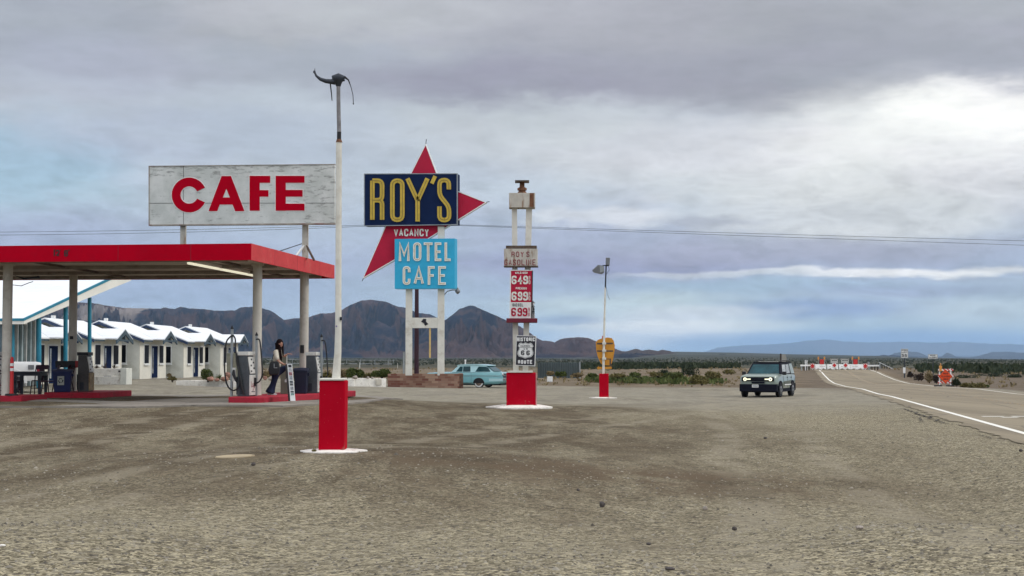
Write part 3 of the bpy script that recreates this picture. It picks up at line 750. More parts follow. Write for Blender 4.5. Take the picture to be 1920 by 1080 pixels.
# ---------------------------------------------------------------- pumps
def pump(name,label,loc,rz,left=True,weather=False,hose=True,group='fuel dispensers on the islands'):
    t=thing(name,label,'fuel pump',loc,rz,group)
    side=MT['dark_side'] if weather else MT['pump_grey']
    mb=MB(); mb.box(-.17,.17,-.30,.30,0,.60); 
    mb.frus((-.17,.17,-.30,.30),(-.17,.09,-.30,.30),.60,1.14); mb.build('body',side,t,bevel=.012)
    mb=MB(); mb.box(.171,.21,-.29,.29,.03,.60); lp=mb.build('lower_panel',MT['rust_gold'] if weather else MT['pump_white'],t,bevel=.008)
    if not weather:
        mb=MB(); f=lambda x,y: Vector((.212,-.29+x,y))
        # red script word and a small line beneath it
        s=[(.06,.42),(.10,.27),(.16,.27)],[(.18,.36),(.20,.28),(.26,.28),(.28,.37),(.26,.18),(.20,.16)],[(.33,.26),(.40,.44),(.44,.40),(.36,.22)],[(.30,.34),(.46,.35)]
        for q in s: ribbon(mb,q,.025,f,(.002,0,0))
        mb.build('script_mark',MT['faded_red_letter'],lp)
        mb=MB(); mb.box(.211,.214,-.2,.1,.12,.14); mb.build('fine_print',MT['dark_metal'],lp)
    mb=MB(); q=[(.178,-.26,.63),(.178,.26,.63),(.105,.26,1.10),(.105,-.26,1.10)]
    mb.extr(q,(.028,0,.004)); dp=mb.build('display_panel',MT['pump_white'],t,bevel=.006)
    for j,z in enumerate((.70,.78,.86,.94,1.03)):
        x=.178-.073*(z-.63)/.47+.031
        for y in ((-.16,),(.1,),(-.12,),(.12,),(-.02,))[j]:
            mb=MB(); mb.box(x-.004,x+.004,y-.05,y+.05,z-.02,z+.025); mb.build('readout',MT['black'],dp)
    mb=MB(); mb.box(-.20,.15,-.33,.33,1.142,1.25); mb.build('top_cap',MT['black'] if weather else MT['pump_white'],t,bevel=.012)
    mb=MB(); mb.box(-.21,-.172,-.26,.26,.05,.55); mb.box(-.10,.02,-.305,-.301,.06,.30); mb.build('side_panel',MT['dark_metal'],t,bevel=.006)
    def mast(x,y,zt,nm='hose_mast'):
        mb=MB(); mb.box(x-.03,x+.03,y-.03,y+.03,0,zt); mm=mb.build(nm,MT['galv'],t)
        mb=MB(); mb.ring([(x,y,zt),(x,y,zt+.04),(x,y,zt+.1)],[.045,.04,.008],8); mb.build('mast_tip',MT['black'],mm)
    def hosec(pts,r=.022):
        # smooth curve through points
        P=[Vector(p) for p in pts]; out=[]
        for i in range(len(P)-1):
            p0=P[max(i-1,0)];p1=P[i];p2=P[i+1];p3=P[min(i+2,len(P)-1)]
            for s_ in range(7):
                u=s_/7; out.append(.5*((2*p1)+(-p0+p2)*u+(2*p0-5*p1+4*p2-p3)*u*u+(-p0+3*p1-3*p2+p3)*u**3))
        out.append(P[-1]); mb=MB(); mb.ring(out,r,8); return mb.build('hose',MT['black'],t,smooth=True)
    if left:
        mast(-.36,-.22,1.88)
        hosec([(-.32,-.26,1.70),(-.39,-.30,1.66),(-.49,-.33,1.5),(-.53,-.34,1.1),(-.51,-.35,.6),(-.42,-.36,.28),(-.25,-.37,.17),(-.10,-.37,.28),(-.08,-.36,.6),(-.16,-.35,1.0),(-.22,-.33,1.35),(-.24,-.3,1.6),(-.31,-.27,1.71)])
        hosec([(-.19,-.33,1.2),(-.15,-.36,.9),(-.06,-.38,.5),(.0,-.37,.2),(.04,-.34,.05)],.03)
        mb=MB(); mb.box(-.30,-.2,-.36,-.30,.42,.80); mb.build('nozzle_boot',MT['pump_white'],t,bevel=.01)
        mb=MB(); mb.ring([(-.25,-.38,.74),(-.25,-.4,.62),(-.20,-.40,.50),(-.14,-.39,.36)],[.03,.045,.035,.014],8); mb.build('nozzle',MT['black'],t,smooth=True)
    if hose:
        mast(.22,.20,1.70)
        hosec([(.22,.17,1.60),(.32,.15,1.58),(.37,.12,1.35),(.41,.10,.95),(.43,.08,.6),(.36,.06,.42),(.26,.05,.36)])
        mb=MB(); mb.box(.20,.26,.02,.10,.28,.52); mb.build('nozzle_boot',MT['black'],t,bevel=.01)
    return t
pump('gas_pump','grey pump with black hose loop at the front of the right island',(at(462,741,42.1).x+.0,42.1,.33),math.radians(-8))
pb=pump('gas_pump','grey and white pump beside the navy trash bin, partly behind the red post base',(at(587,738,45.6).x,45.6,.33),math.radians(-2),left=False)
pw=pump('gas_pump','weathered pump with brown lower panel right of the blue recycling bin',(at(160,734,47.6).x,47.6,.33),math.radians(2),left=False,weather=True,hose=False)
pe=pump('gas_pump','white-fronted pump cut off by the left edge of the photo',(at(-9,735,43.4).x,43.4,.33),math.radians(0),left=False,hose=False)

# ---------------------------------------------------------------- bins, boards, service box
def wheelie(name,label,loc,w,dp,h,m,rz=0):
    t=thing(name,label,'bin',loc,rz)
    mb=MB(); mb.frus((-w*.42,w*.42,-dp*.42,dp*.42),(-w/2,w/2,-dp/2,dp/2),0,h*.88); mb.build('bin_body',m,t,bevel=.02)
    mb=MB(); S=[]
    for i in range(7):
        u=i/6; y=-dp/2-.02+(dp+.04)*u; zz=h*.885+ .10*h*math.sin(math.pi*u)
        S.append([(-w/2-.02,y,h*.87),(w/2+.02,y,h*.87),(w/2+.02,y,zz+.02),(0,y,zz+.05*h),(-w/2-.02,y,zz+.02)])
    mb.loft(S); mb.build('lid',m,t)
    mb=MB(); mb.box(w/2,w/2+.05,-.06,.12,h*.7,h*.82) ; mb.build('handle',m,t)
    return t
wheelie('trash_bin','dark navy trash bin with domed lid between board and right pillar',(at(564.5,738,44.9).x,44.9,.33),.40,.42,.76,MT['navy_bin'])
rb=wheelie('recycling_bin','blue recycling bin with a recycle sign near the left pillars',(at(117,733,47.0).x,47.0,.33),.56,.5,.70,MT['blue_bin'],.2)
mb=MB(); mb.box(-.13,.07,-.262,-.250,.22,.50); rs=mb.build('recycle_sign',MT['recycle_white'],rb)
mb=MB()
for kx in range(3):
    a0=math.radians(90+kx*120)
    pts=[(-.03+.062*math.cos(a0+q),.36+.062*math.sin(a0+q)) for q in (-.75,-.35,.1,.5)]
    ribbon(mb,pts,.026,lambda x,y:Vector((x,-.265,y)),(0,-.003,0))
    e=pts[-1]; dx,dy=-math.sin(a0+.5),math.cos(a0+.5)
    mb.extr([(e[0]+dy*.03,-.265,e[1]-dx*.03),(e[0]-dy*.03,-.265,e[1]+dx*.03),(e[0]+dx*.035,-.265,e[1]+dy*.035)],(0,-.003,0))
mb.build('recycle_arrows',MT['black'],rs)
# black and red box hung on the far left pillar
t=thing('hose_reel_box','long black box with a red end mounted on the far left pillar','box',(at(128,683,48.0).x,47.95,at(128,689,48).z))
mb=MB(); mb.box(-.36,.28,-.14,.12,0,.21); mb.build('housing',MT['black'],t,bevel=.01)
mb=MB(); mb.box(.281,.43,-.15,.12,-.005,.215); mb.build('end_cap',mat('box_red',(.35,.03,.03),.6),t,bevel=.01)
# narrow service box behind the woman
bx=at(532,738,44.6).x
t=thing('service_box','narrow grey metal service box standing behind the woman','box',(bx,44.6,.33))
mb=MB(); mb.box(-.08,.085,-.12,.14,0,1.16); mb.build('housing',MT['olive_box'],t,bevel=.01)
mb=MB(); mb.box(.087,.20,-.14,.12,0,.36); mb.build('step',MT['olive_box'],t,bevel=.01)
mb=MB(); mb.box(.087,.105,-.12,-.06,.37,1.19); mb.build('edge_strip',MT['pump_white'],t)
# leaning narrow A-frame board with photo squares
bp=at(547,751,41.3); t=thing('sandwich_board','slim white A-frame board with small pictures leaning on the red kerb','sign board',(bp.x,bp.y,.215))
s=1/67.8
def ab(px,py,y): return ((px-547)*s,y,(751-py)*s)
mb=MB(); mb.extr([ab(537,682,.12),ab(546,682,.12),ab(554.5,750.5,-.05),ab(545,750.5,-.05)],(-.10,.34,0)); mb.build('front_board',MT['white_paint'],t)
mb=MB(); mb.extr([ab(535.5,682.5,.10),ab(537,682,.115),ab(545,750.8,-.055),ab(543,750.8,-.06)],(-.08,.33,0)); mb.build('dark_edge',MT['black'],t)
mb=MB(); mb.extr([ab(535,690,.45),ab(538,690,.45),ab(540,737,.75),ab(537,737,.75)],(-.02,.03,0)); mb.build('rear_leg',MT['white_paint'],t)
for (y0,y1,cc) in ((683,688,(.02,.02,.03)),(690,696,(.35,.35,.35)),(697,703,(.30,.13,.14)),(704,711,(.3,.32,.34)),(713,717,(.08,.09,.1)),(718,722,(.12,.12,.12)),(724,730,(.3,.31,.33)),(732,735,(.05,.05,.06)),(736,740,(.2,.3,.28))):
    def q(px,py):
        u=(py-682)/68.5; v=ab(px+8.5*u,py,.12-.17*u-.012); return v
    mb=MB(); mb.extr([q(538.6,y0),q(544.6,y0),q(544.6,y1),q(538.6,y1)],(0,-.004,0)); mb.build('picture',mat('picture_%d'%y0,cc,.6,var=.3,scale=20),t)
# orange-red marker post with white bands, on the left island
p=at(25,735,42.9); t=thing('marker_post','red-orange flexible marker post with two white bands near the left pillar','marker post',(p.x,42.75,.33))
mb=MB(); mb.ring([(0,0,.03),(0,0,.08),(0,0,1.02),(0,0,1.10)],[.09,.055,.05,.035],14); mb.build('post',MT['orange_red'],t,smooth=True)
for z in (.70,.84):
    mb=MB(); mb.cyl((0,0,z),(0,0,z+.08),.056,.056,14); mb.build('band',MT['white_paint'],t)
mb=MB(); mb.ring([(0,0,0),(0,0,.05),(0,0,.06)],[.2,.18,.06],8); mb.build('base',MT['black'],t)

# ---------------------------------------------------------------- cafe table and chairs
tp=at(57,742,47.3); gzt=.225
t=thing('cafe_table','dark square cafe table under the canopy between the two red islands','table',(tp.x,47.3,gzt))
mb=MB(); mb.box(-.48,.48,-.40,.40,.70,.745); mb.build('table_top',MT['dark_metal'],t,bevel=.008)
mb=MB(); mb.box(-.42,.42,-.34,.34,.61,.698); mb.build('apron_rail',MT['dark_metal'],t)
for sx in(-1,1):
    for sy in (-1,1):
        mb=MB(); mb.frus((sx*.38-.035,sx*.38+.035,sy*.32-.035,sy*.32+.035),(sx*.38-.05,sx*.38+.05,sy*.32-.04,sy*.32+.04),0,.61); mb.build('leg',MT['dark_metal'],t)
def chair(label,loc,rz):
    t=thing('metal_chair',label,'chair',loc,rz,'chairs round the cafe table')
    M_=MT['purple_metal']
    mb=MB(); mb.box(-.21,.21,-.20,.22,.43,.46); mb.build('seat',M_,t,bevel=.012)
    for sx in(-1,1):
        mb=MB(); mb.ring([(sx*.2,-.19,.43),(sx*.23,-.25,0)],.017,6); mb.build('leg',M_,t)
        mb=MB(); mb.ring([(sx*.2,.2,.43),(sx*.23,.29,0)],.017,6); mb.build('leg',M_,t)
    mb=MB()
    for sx in(-1,1): mb.ring([(sx*.2,.2,.43),(sx*.2,.26,.7),(sx*.19,.33,.93)],.017,6)
    mb.ring([(-.19,.33,.93),(.19,.33,.93)],.017,6)
    mb.extr([(-.075,.215,.46),(.075,.215,.46),(.085,.325,.92),(-.085,.325,.92)],(0,.015,0))
    mb.extr([(-.2,.30,.80),(.2,.30,.80),(.19,.335,.94),(-.19,.335,.94)],(0,.012,0))
    mb.build('backrest',M_,t)
    mb=MB(); mb.ring([(-.2,-.22,.2),(.2,-.22,.2)],.01,6); mb.ring([(-.2,.24,.2),(.2,.24,.2)],.01,6); mb.build('stretcher',M_,t)
    return t
chair('purple metal chair tucked at the right end of the cafe table',(tp.x+.62,47.1,gzt),math.radians(-80))
chair('purple metal chair beyond the table, just left of the blue bin',(tp.x+.82,47.95,gzt),math.radians(-105))
chair('purple metal chair at the left end of the cafe table',(tp.x-.55,47.0,gzt),math.radians(82))
chair('purple metal chair half hidden behind the orange marker post',(tp.x-.78,47.9,gzt),math.radians(100))
chair('dark metal chair on the far side of the cafe table',(tp.x+.05,48.05,gzt),math.radians(4))

# ================================================================ CAFE billboard on the canopy
def Yb(px): return 47.0-(px-279)*(1.3/348)
bb=thing('cafe_billboard','large weathered white board reading CAFE in red above the canopy','billboard',tuple(at(453,457,46.3)))
bo=Vector(bb.location)
def B(px,py,off=0.0): return at(px,py,Yb(px)-off)-bo
mb=MB(); mb.extr([B(279,312),B(627,308.5),B(627,418.5),B(279,421.5)],(.02,.14,0))
m,k,b=newmat('weathered_plywood')
tc=k.n('ShaderNodeTexCoord').outputs['Object']
base=k.mix(k.ss(k.noise(tc,1.3,5,.6),.3,.7),(.50,.52,.48),(.68,.69,.65))
sx_=k.noise(k.mapv(tc,(1.3,1,6)),2.0,7,.78); reg=k.noise(tc,.75,3,.6)
sepz=k.n('ShaderNodeSeparateXYZ',ins={0:tc})
edge=k.math('MAXIMUM',k.ss(sepz.outputs[2],1.9,2.45),k.ss(sepz.outputs[0],1.0,2.9,0.0,.75))
amt=k.math('MULTIPLY',k.ss(k.math('ADD',sx_,k.math('MULTIPLY',edge,.085)),.575,.66),.6)
base=k.mix(amt,base,(.15,.15,.135))
base=k.mix(k.math('MULTIPLY',k.ss(k.noise(tc,11,3,.7),.68,.74),.7),base,(.09,.085,.08))
k.set(b.inputs['Base Color'],base); b.inputs['Roughness'].default_value=.85; b.inputs['Specular IOR Level'].default_value=.15
mb.build('panel',m,bb)
mb=MB()   # plywood joints and metal frame
for a_,b_ in (((344,311.5),(344,420.5)),((485.5,310),(485.5,419.5))): mb.extr([B(a_[0]-.5,a_[1],.006),B(a_[0]+.5,a_[1],.006),B(b_[0]+.5,b_[1],.006),B(b_[0]-.5,b_[1],.006)],(0,.004,0))
mb.extr([B(279,380.6,.006),B(627,380.2,.006),B(627,381,.006),B(279,381.4,.006)],(0,.004,0))
mb.build('panel_joint',MT['dark_side'],bb)
mb=MB(); mb.extr([B(278.5,310.8,.02),B(627.5,307.3,.02),B(627.5,308.4,.02),B(278.5,312,.02)],(.02,.16,0)); mb.extr([B(278.5,312,.02),B(279.9,312,.02),B(279.9,421,.02),B(278.5,421,.02)],(.02,.16,0))
mb.extr([B(278.5,420.8,.03),B(627.5,417.8,.03),B(627.5,420.6,.03),B(278.5,423.2,.03)],(.02,.2,0)); mb.build('frame',mat('frame_paint',(.34,.30,.25),.7,var=.2,scale=3,dirt=(.2,.05,.05),dscale=1.2,damt=.8),bb)
def Q(x,y): return (260+x/2.843,100+y/2.843)
def letters(grow):
    mb=MB(); dd=(0,.006,0); off=.022 if grow==0 else .014
    def poly(pts): 
        c=Vector((sum(p[0] for p in pts)/len(pts),sum(p[1] for p in pts)/len(pts)))
        mb.extr([B(*Q(*p),off) for p in pts],dd)
    def tx(p): return Vector(B(*Q(*p),off))
    ge=grow
    # C : arc band
    cx,cy=269,755; ro,ri=93+ge,46-ge; n=30; ys=1.0
    a0=math.radians(-25-ge*.4); a1=math.radians(-335+ge*.4)
    O=[];I=[]
    for i in range(n+1):
        a=a0+(a1-a0)*i/n
        # terminals cut on a slant like the painted letter
        O.append((cx+ro*math.cos(a),cy+ro*math.sin(a))); I.append((cx+ri*math.cos(a*1.0+(0.17 if i==0 else -.17 if i==n else 0)*0),cy+ri*math.sin(a)))
    for i in range(n):
        mb.extr([tx(O[i]),tx(O[i+1]),tx(I[i+1]),tx(I[i])],dd)
    # A
    A=[(372-ge*1.4,841+ge),(442-ge*.6,654-ge),(492+ge*.6,654-ge),(564+ge*1.4,841+ge),(514-ge,841+ge),(500-ge*.3,806+ge),(432+ge*.3,806+ge),(419+ge,841+ge)]
    q=[tx(p) for p in A]; hole=[(449+ge*.9,768-ge*.4),(467,722+ge*1.6),(486-ge*.9,768-ge*.4)]; h=[tx(p) for p in hole]
    for quad in ([q[0],q[1],h[1],h[0],q[6],q[7]],[q[1],q[2],h[1]],[q[2],q[3],q[4],q[5],h[2],h[1]],[q[6],h[0],h[2],q[5]]): mb.extr(quad,dd)
    def rect(x0,y0,x1,y1): mb.extr([tx((x0-ge,y0-ge)),tx((x1+ge,y0-ge)),tx((x1+ge,y1+ge)),tx((x0-ge,y1+ge))],dd)
    g_=ge
    rect(591,653,645,839); 
    mb.extr([tx((645+g_,653-g_)),tx((701+g_,653-g_)),tx((701+g_,690+g_)),tx((645+g_,690+g_))],dd)
    mb.extr([tx((645+g_,729-g_)),tx((692+g_,729-g_)),tx((692+g_,764+g_)),tx((645+g_,764+g_))],dd)
    rect(730,653,784,839)
    for y0,y1,x1 in ((653,690,884),(728,764,874),(801,838,884)):
        mb.extr([tx((784+g_,y0-g_)),tx((x1+g_,y0-g_)),tx((x1+g_,y1+g_)),tx((784+g_,y1+g_))],dd)
    return mb
letters(0).build('lettering',MT['red_paint'],bb)
letters(4.5).build('letter_outline',mat('letter_edge',(.72,.69,.66),.8),bb)
def leg(px,w,y0,y1,Y):
    mb=MB(); a=at(px,y0,Y)-bo; b=at(px,y1,Y)-bo; ww=w/2*Y/F
    mb.box(a.x-ww,a.x+ww,a.y-.04,a.y+.1,b.z,a.z); return mb.build('leg',MT['board_grey'],bb)
leg(343.5,10,420,462,46.95); leg(572.5,11,418,484,46.2)
mb=MB(); mb.ring([at(574,459,46.2)-bo,at(589,488,46.0)-bo],.035,6); mb.build('brace',MT['brown_board'],bb)
mb=MB(); mb.ring([at(571,459,46.2)-bo,at(555,480,46.0)-bo],.035,6); mb.build('brace',MT['white_paint'],bb)
mb=MB(); mb.ring([at(566,457,46.2)-bo,at(548,463,45)-bo,at(524,471,43.5)-bo],.014,6); mb.build('guy_wire',MT['dark_metal'],bb)

# ================================================================ tall leaning lamp post (nearest)
D=22.0; b0=at(622,846,D); gl=b0.z
lp=thing('lamp_post','tall bent white pole on a red square base with a broken dark lamp head','lamp post',(b0.x,D,gl))
lo=Vector(lp.location)
def W(px,py,Y=D): return at(px,py,Y)-lo
s=D/F
mb=MB(); h=(846-714.5)*s; mb.frus((-.195,.185,-.02,.38),(-.185,.195,-.02,.38),-.03,h); mb.build('base_block',MT['red_base'],lp,bevel=.016)
mb=MB(); x0=W(599,715).x; x1=W(646,715).x; mb.box(x0,x1,-.04,.40,h+.001,h+.035); mb.build('cap_plate',MT['white_post'],lp,bevel=.01)
mb=MB(); pl=[(627.5,715),(629,690),(631,660),(631.8,620),(632,560),(632.5,420),(633,262)]
yo=.17
mb.ring([W(x,y)+Vector((0,yo,0)) for x,y in pl],[.066,.058,.052,.048,.046,.045,.043],16); mb.build('pole',MT['white_post'],lp,smooth=True)
mb=MB(); mb.ring([W(633.2,264)+Vector((0,yo,0)),W(633.2,258)+Vector((0,yo,0))],[.05,.035],12); mb.build('collar',MT['rust'],lp)
mb=MB(); mb.ring([W(633.2,260)+Vector((0,yo,0)),W(633.4,244)+Vector((0,yo,0))],[.032,.032],12); mb.build('pole_sleeve',MT['black'],lp,smooth=True)
mb=MB(); mb.ring([W(633.4,244)+Vector((0,yo,0)),W(632.3,200)+Vector((0,yo,0)),W(632,157)+Vector((0,yo,0))],[.031,.030,.029],12); mb.build('upper_pole',mat('bare_pole',(.23,.22,.22),.6,metal=.2,var=.25,scale=6,dirt=(.03,.03,.04),dscale=7,damt=.9),lp,smooth=True)
def V(px,py,dy=0.0): return W(px,py)+Vector((0,yo+dy,0))
mb=MB(); mb.ring([V(632,158),V(632,154),V(631.5,149),V(631,144),V(631,140.5)],[.036,.045,.07,.088,.085],14); 
mb.ring([V(620,141.5),V(632,139.8),V(643.5,142)],[.03,.055,.03],8)
mb.ring([V(634,146.5),V(644,145.5)],[.03,.022],8); hd=mb.build('lamp_bracket',MT['dark_metal'],lp,smooth=True)
mb=MB(); mb.ring([V(626,149),V(618,149),V(608,148),V(598,144.5),V(590.5,138.5),V(587,131.5)],[.05,.038,.033,.026,.018,.014],10); mb.ring([V(586.8,132.5),V(586.6,128.5)],[.022,.016],8); mb.ring([V(587.4,130),V(587.6,124)],[.006,.004],6); mb.build('lamp_arm',MT['dark_metal'],lp,smooth=True)
mb=MB(); mb.ring([V(616.5,150),V(617.5,160),V(619,172),V(620,185)],[.011,.010,.009,.007],6); mb.build('loose_cord',MT['black'],lp)
mb=MB(); mb.ring([V(638,140),V(644,140.5),V(651,146),V(656,160),V(659.5,174),V(660.3,190)],[.02,.02,.012,.006,.006,.006],6); mb.ball(tuple(V(660.3,191)),.012,.012,.012,6,4); mb.build('loose_cord',MT['black'],lp)
mb=MB(); mb.ball(tuple(V(629,611.5,-.048)),.014,.008,.014,10,6); mb.build('sticker',mat('sticker',(.25,.2,.35),.6),lp)
mb=MB(); mb.box(V(633,598).x+.02,V(633,598).x+.05,yo-.06,yo-.02,V(633,600).z,V(633,594).z); mb.build('bolt',MT['black'],lp)
def pad(name,lab,cx,cy,rx,ry,hh,par=None,seed=1,inner=.8):
    mb=MB(); n=72; R0=[];R1=[];R2=[]
    for i in range(n):
        a=2*math.pi*i/n; j=1+.20*mnoise.noise(Vector((math.cos(a)*1.6,math.sin(a)*1.6,seed)))+.11*mnoise.noise(Vector((math.cos(a)*6,math.sin(a)*6,seed)))
        x,y=cx+rx*j*math.cos(a),cy+ry*j*math.sin(a)
        R0.append((x,y,g(x,y)-.06)); R1.append((x,y,g(x,y)+hh*.35))
        x2,y2=cx+rx*.55*math.cos(a),cy+ry*.55*math.sin(a)
        R2.append((x2,y2,g(cx,cy)+hh))
    mb.loft([R0,R1,R2]); o=mb.build(name,MT['white_conc'],None); tag(o,lab,'concrete pad'); return o
pad('concrete_pad','thin whitewashed concrete pad under the tall lamp post',b0.x+.0,D+.2,.47,.45,.035,seed=2)
# ================================================================ gas price tower
D=49.5; b0=at(976.5,757,D)
gp=thing('price_tower','rusty twin-post gas price tower on a red base beside the highway','sign tower',(b0.x,D,b0.z))
lo=Vector(gp.location)
mb=MB(); x0=W(949.5,757,D).x;x1=W(1004.5,757,D).x; h=(757-699)*D/F; mb.box(x0,x1,-.1,.75,-.25,h); mb.build('base_block',MT['red_base'],gp,bevel=.02)
mb=MB(); mb.box(x1+.001,x1+.035,-.11,.76,-.2,h-.01); mb.build('side_strip',mat('pale_edge',(.55,.25,.25),.8),gp)  # paler strip down the right side of the base
mb=MB(); mb.box(W(952,700,D).x,W(999,700,D).x,-.14,.5,h+.002,h+.06); mb.build('cap_plate',MT['white_post'],gp,bevel=.01)
def post(x0t,x1t,yt,x0b,x1b,yb,y0=.2,y1=.42,m='white_post'):
    mb=MB(); T=[W(x0t,yt,D),W(x1t,yt,D)]; Bm=[W(x0b,yb,D),W(x1b,yb,D)]
    mb.frus((Bm[0].x,Bm[1].x,y0,y1),(T[0].x,T[1].x,y0,y1),Bm[0].z,T[0].z); return mb.build('post',MT[m],gp)
post(959.5,969.5,388,962,972.5,699); post(986.5,998,388,980,990.5,699)
mb=MB(); mb.box(W(954.5,375,D).x,W(1003.5,375,D).x,.0,.62,W(0,389,D).z,W(0,361.5,D).z); mb.build('top_box',MT['board_grey'],gp,bevel=.01)
mb=MB(); mb.box(W(993,375,D).x,W(1001,375,D).x,-.012,-.002,W(0,388,D).z,W(0,362,D).z); mb.build('rust_streak',MT['rust'],gp)
mb=MB(); c_=W(979,361,D); mb.ring([Vector((c_.x,.3,W(0,y,D).z)) for y in (361.5,358,357.6,355.5,355,351,350.6,349.5,349.2,340)],[.15,.15,.12,.12,.16,.16,.12,.12,.085,.085],14); mb.build('pipe_stub',MT['rust'],gp,smooth=True)
mb=MB(); mb.box(c_.x-.235,c_.x+.235,.06,.54,W(0,340,D).z,W(0,337.3,D).z); mb.build('pipe_cap',MT['brown_board'],gp)
def face(x0,y0,x1,y1,off,th,m,name,dx=0,sl=0,par=None):
    mb=MB(); mb.extr([W(x0,y0,D)+Vector((0,off,0)),W(x1,y0+sl,D)+Vector((0,off,0)),W(x1+dx,y1+sl,D)+Vector((0,off,0)),W(x0+dx,y1,D)+Vector((0,off,0))],(.02,th,0)); return mb.build(name,m,par or gp)
face(945,466.5,1007.5,499,-.06,.5,MT['board_grey'],'name_board')
face(948.5,460.5,1006,466,-.02,.4,MT['brown_board'],'board_top')
face(944.5,498.5,1008.5,500.5,-.08,.5,MT['brown_board'],'board_edge')
TD=lambda x,y: W(x,y,D)+Vector((0,-.064,0))
mb=MB(); text(mb,'ROY',959,472,982,482,1.3,TD,(0,-.006,0),.45); glyph(mb,'S',987,472,992.5,482,1.3,TD,(0,-.006,0)); text(mb,'GASOLINE',945.8,486.8,1004,497.5,1.3,TD,(0,-.006,0),.42); mb.build('lettering',MT['faded_red_letter'],gp)
face(958,507,997,566.5,-.02,.2,MT['star_red'],'price_panel',dx=-1)
face(957,566.7,996,597,-.02,.2,MT['sign_white'],'price_panel',dx=-.6)
face(997,507,998.6,597,.0,.2,MT['black'],'panel_edge',dx=-1.4)
face(957.4,506,998.5,507.6,-.03,.2,MT['white_paint'],'panel_frame'); face(956.2,507,958.2,597,-.03,.2,MT['white_paint'],'panel_frame',dx=-1)
TP=lambda x,y: W(x,y,D)+Vector((0,-.024,0)); dd=(0,-.006,0)
mb=MB(); text(mb,'UNLEADED',966,509.5,989,513.5,.95,TP,dd,.3); text(mb,'PREMIUM',967,538.5,987.5,542.8,.95,TP,dd,.3)
for y0,y1 in((517,533),(547,563.5)):
    t2='6499' if y0<520 else '6999'
    xs=[(959,968.6),(970.8,979.4),(980.8,990.2)]
    for c,(a,b_) in zip(t2[0]+t2[1]+t2[2],xs): glyph(mb,c,a,y0,b_,y1,3.1,TP,dd)
    glyph(mb,'1' if False else '9',991.2,y0+.5,994.3,y0+7,.9,TP,dd); glyph(mb,'0',991.2,y0+8.5,994.3,y1-.3,.9,TP,dd)
mb.build('lettering',MT['letter_white'],gp)
mb=MB()
for c,(a,b_) in zip('699',[(958.5,967.5),(970.2,979),(980,989)]): glyph(mb,c,a,577,b_,593,2.9,TP,dd)
glyph(mb,'9',990.3,577,993.2,584,.8,TP,dd); glyph(mb,'0',990.3,586,993.2,592.5,.8,TP,dd)
mb.build('lettering',MT['star_red'],gp)
mb=MB(); text(mb,'DIESEL',961,569,981,574.5,.9,TP,dd,.4); mb.build('lettering',MT['dark_metal'],gp)
mb=MB(); mb.box(W(949.5,600,D).x,W(1007.5,600,D).x,-.22,.5,W(0,605,D).z,W(0,597,D).z); mb.build('ledge',MT['maroon'],gp,bevel=.01)
mb=MB(); mb.ring([W(999.5,597,D),W(999.3,575,D),W(998,566,D)],.012,6); mb.build('flag_pole',MT['dark_metal'],gp)
mb=MB(); P_=[(998,562.5),(1004,568.5),(1001,570),(1003.4,597),(997.3,597),(996.5,567)]; mb.extr([W(x,y,D)+Vector((0,.03,0)) for x,y in P_],(0,.02,0)); fl=mb.build('open_flag',MT['sign_white'],gp)
mb=MB(); mb.extr([W(x,y,D)+Vector((0,.02,0)) for x,y in ((998,562.5),(1004,568.5),(997,567.3))],(0,.008,0)); mb.build('flag_tip',MT['grey_metal'],fl)
mb=MB()
for i,c in enumerate('OPEN!'):
    def RT(x,y,i=i): # rotated letter: reading downward
        # local x along down, local y across
        return W(1002.4-(y)*4.6+.2,573+i*4.8+x*4.0,D)+Vector((0,.024,0))
    glyph(mb,c,0,0,1,1,.26,RT,dd)
mb.build('lettering',MT['black'],fl)
# route sign
rs_=thing('route_sign','black and white Historic Route 66 sign mounted on the price tower','road sign',tuple(at(986,688,D)+Vector((0,-.12,0))))
lo=Vector(rs_.location); 
def RS(x,y,o=0.0):
    # crop coordinates (687 wide, scale 9.81, origin 950,600) to world
    return at(950+x/9.81,600+y/9.81,D)-lo+Vector((0,-.12-o,0))
mb=MB(); mb.extr([RS(178,285),RS(540,292),RS(518,850),RS(158,835)],(.01,.03,0)); mb.build('rim',MT['white_paint'],rs_)
mb=MB(); mb.extr([RS(188,296,.006),RS(530,302,.006),RS(510,836,.006),RS(168,824,.006)],(0,.005,0)); mb.build('face_panel',MT['black_sign'],rs_)
mb=MB(); sh=[(218,455),(232,428),(265,418),(300,432),(348,416),(396,434),(432,420),(462,430),(480,462),(492,486),(470,515),(472,545),(490,590),(485,640),(450,680),(390,690),(338,708),(285,686),(225,672),(197,625),(203,580),(225,540),(228,505),(206,480)]
def fan(pts,o,c): 
    n=len(pts); ctr=RS(*c,o); vs=[RS(*p,o) for p in pts]+[ctr]; mb.add(vs,[(i,(i+1)%n,n) for i in range(n)])
fan(sh,.009,(345,560)); mb.build('shield',MT['white_paint'],rs_)
mb=MB(); cx,cy=345,562; inn2=[(cx+(x-cx)*.93,cy+(y-cy)*.92) for x,y in sh]; ribbon(mb,inn2,5,lambda x,y:RS(x,y,.011),(0,-.003,0),True); ribbon(mb,[(235,503),(462,507)],6,lambda x,y:RS(x,y,.011),(0,-.003,0))
tq=lambda x,y:RS(x,y,.011)
text(mb,'CALIFORNIA',258,463,432,492,6,tq,(0,-.003,0),.35); text(mb,'US',312,518,384,545,8,tq,(0,-.003,0),1.0)
glyph(mb,'6',262,560,326,648,20,tq,(0,-.003,0)); glyph(mb,'6',360,562,424,650,20,tq,(0,-.003,0)); mb.build('shield_marks',MT['black_sign'],rs_)
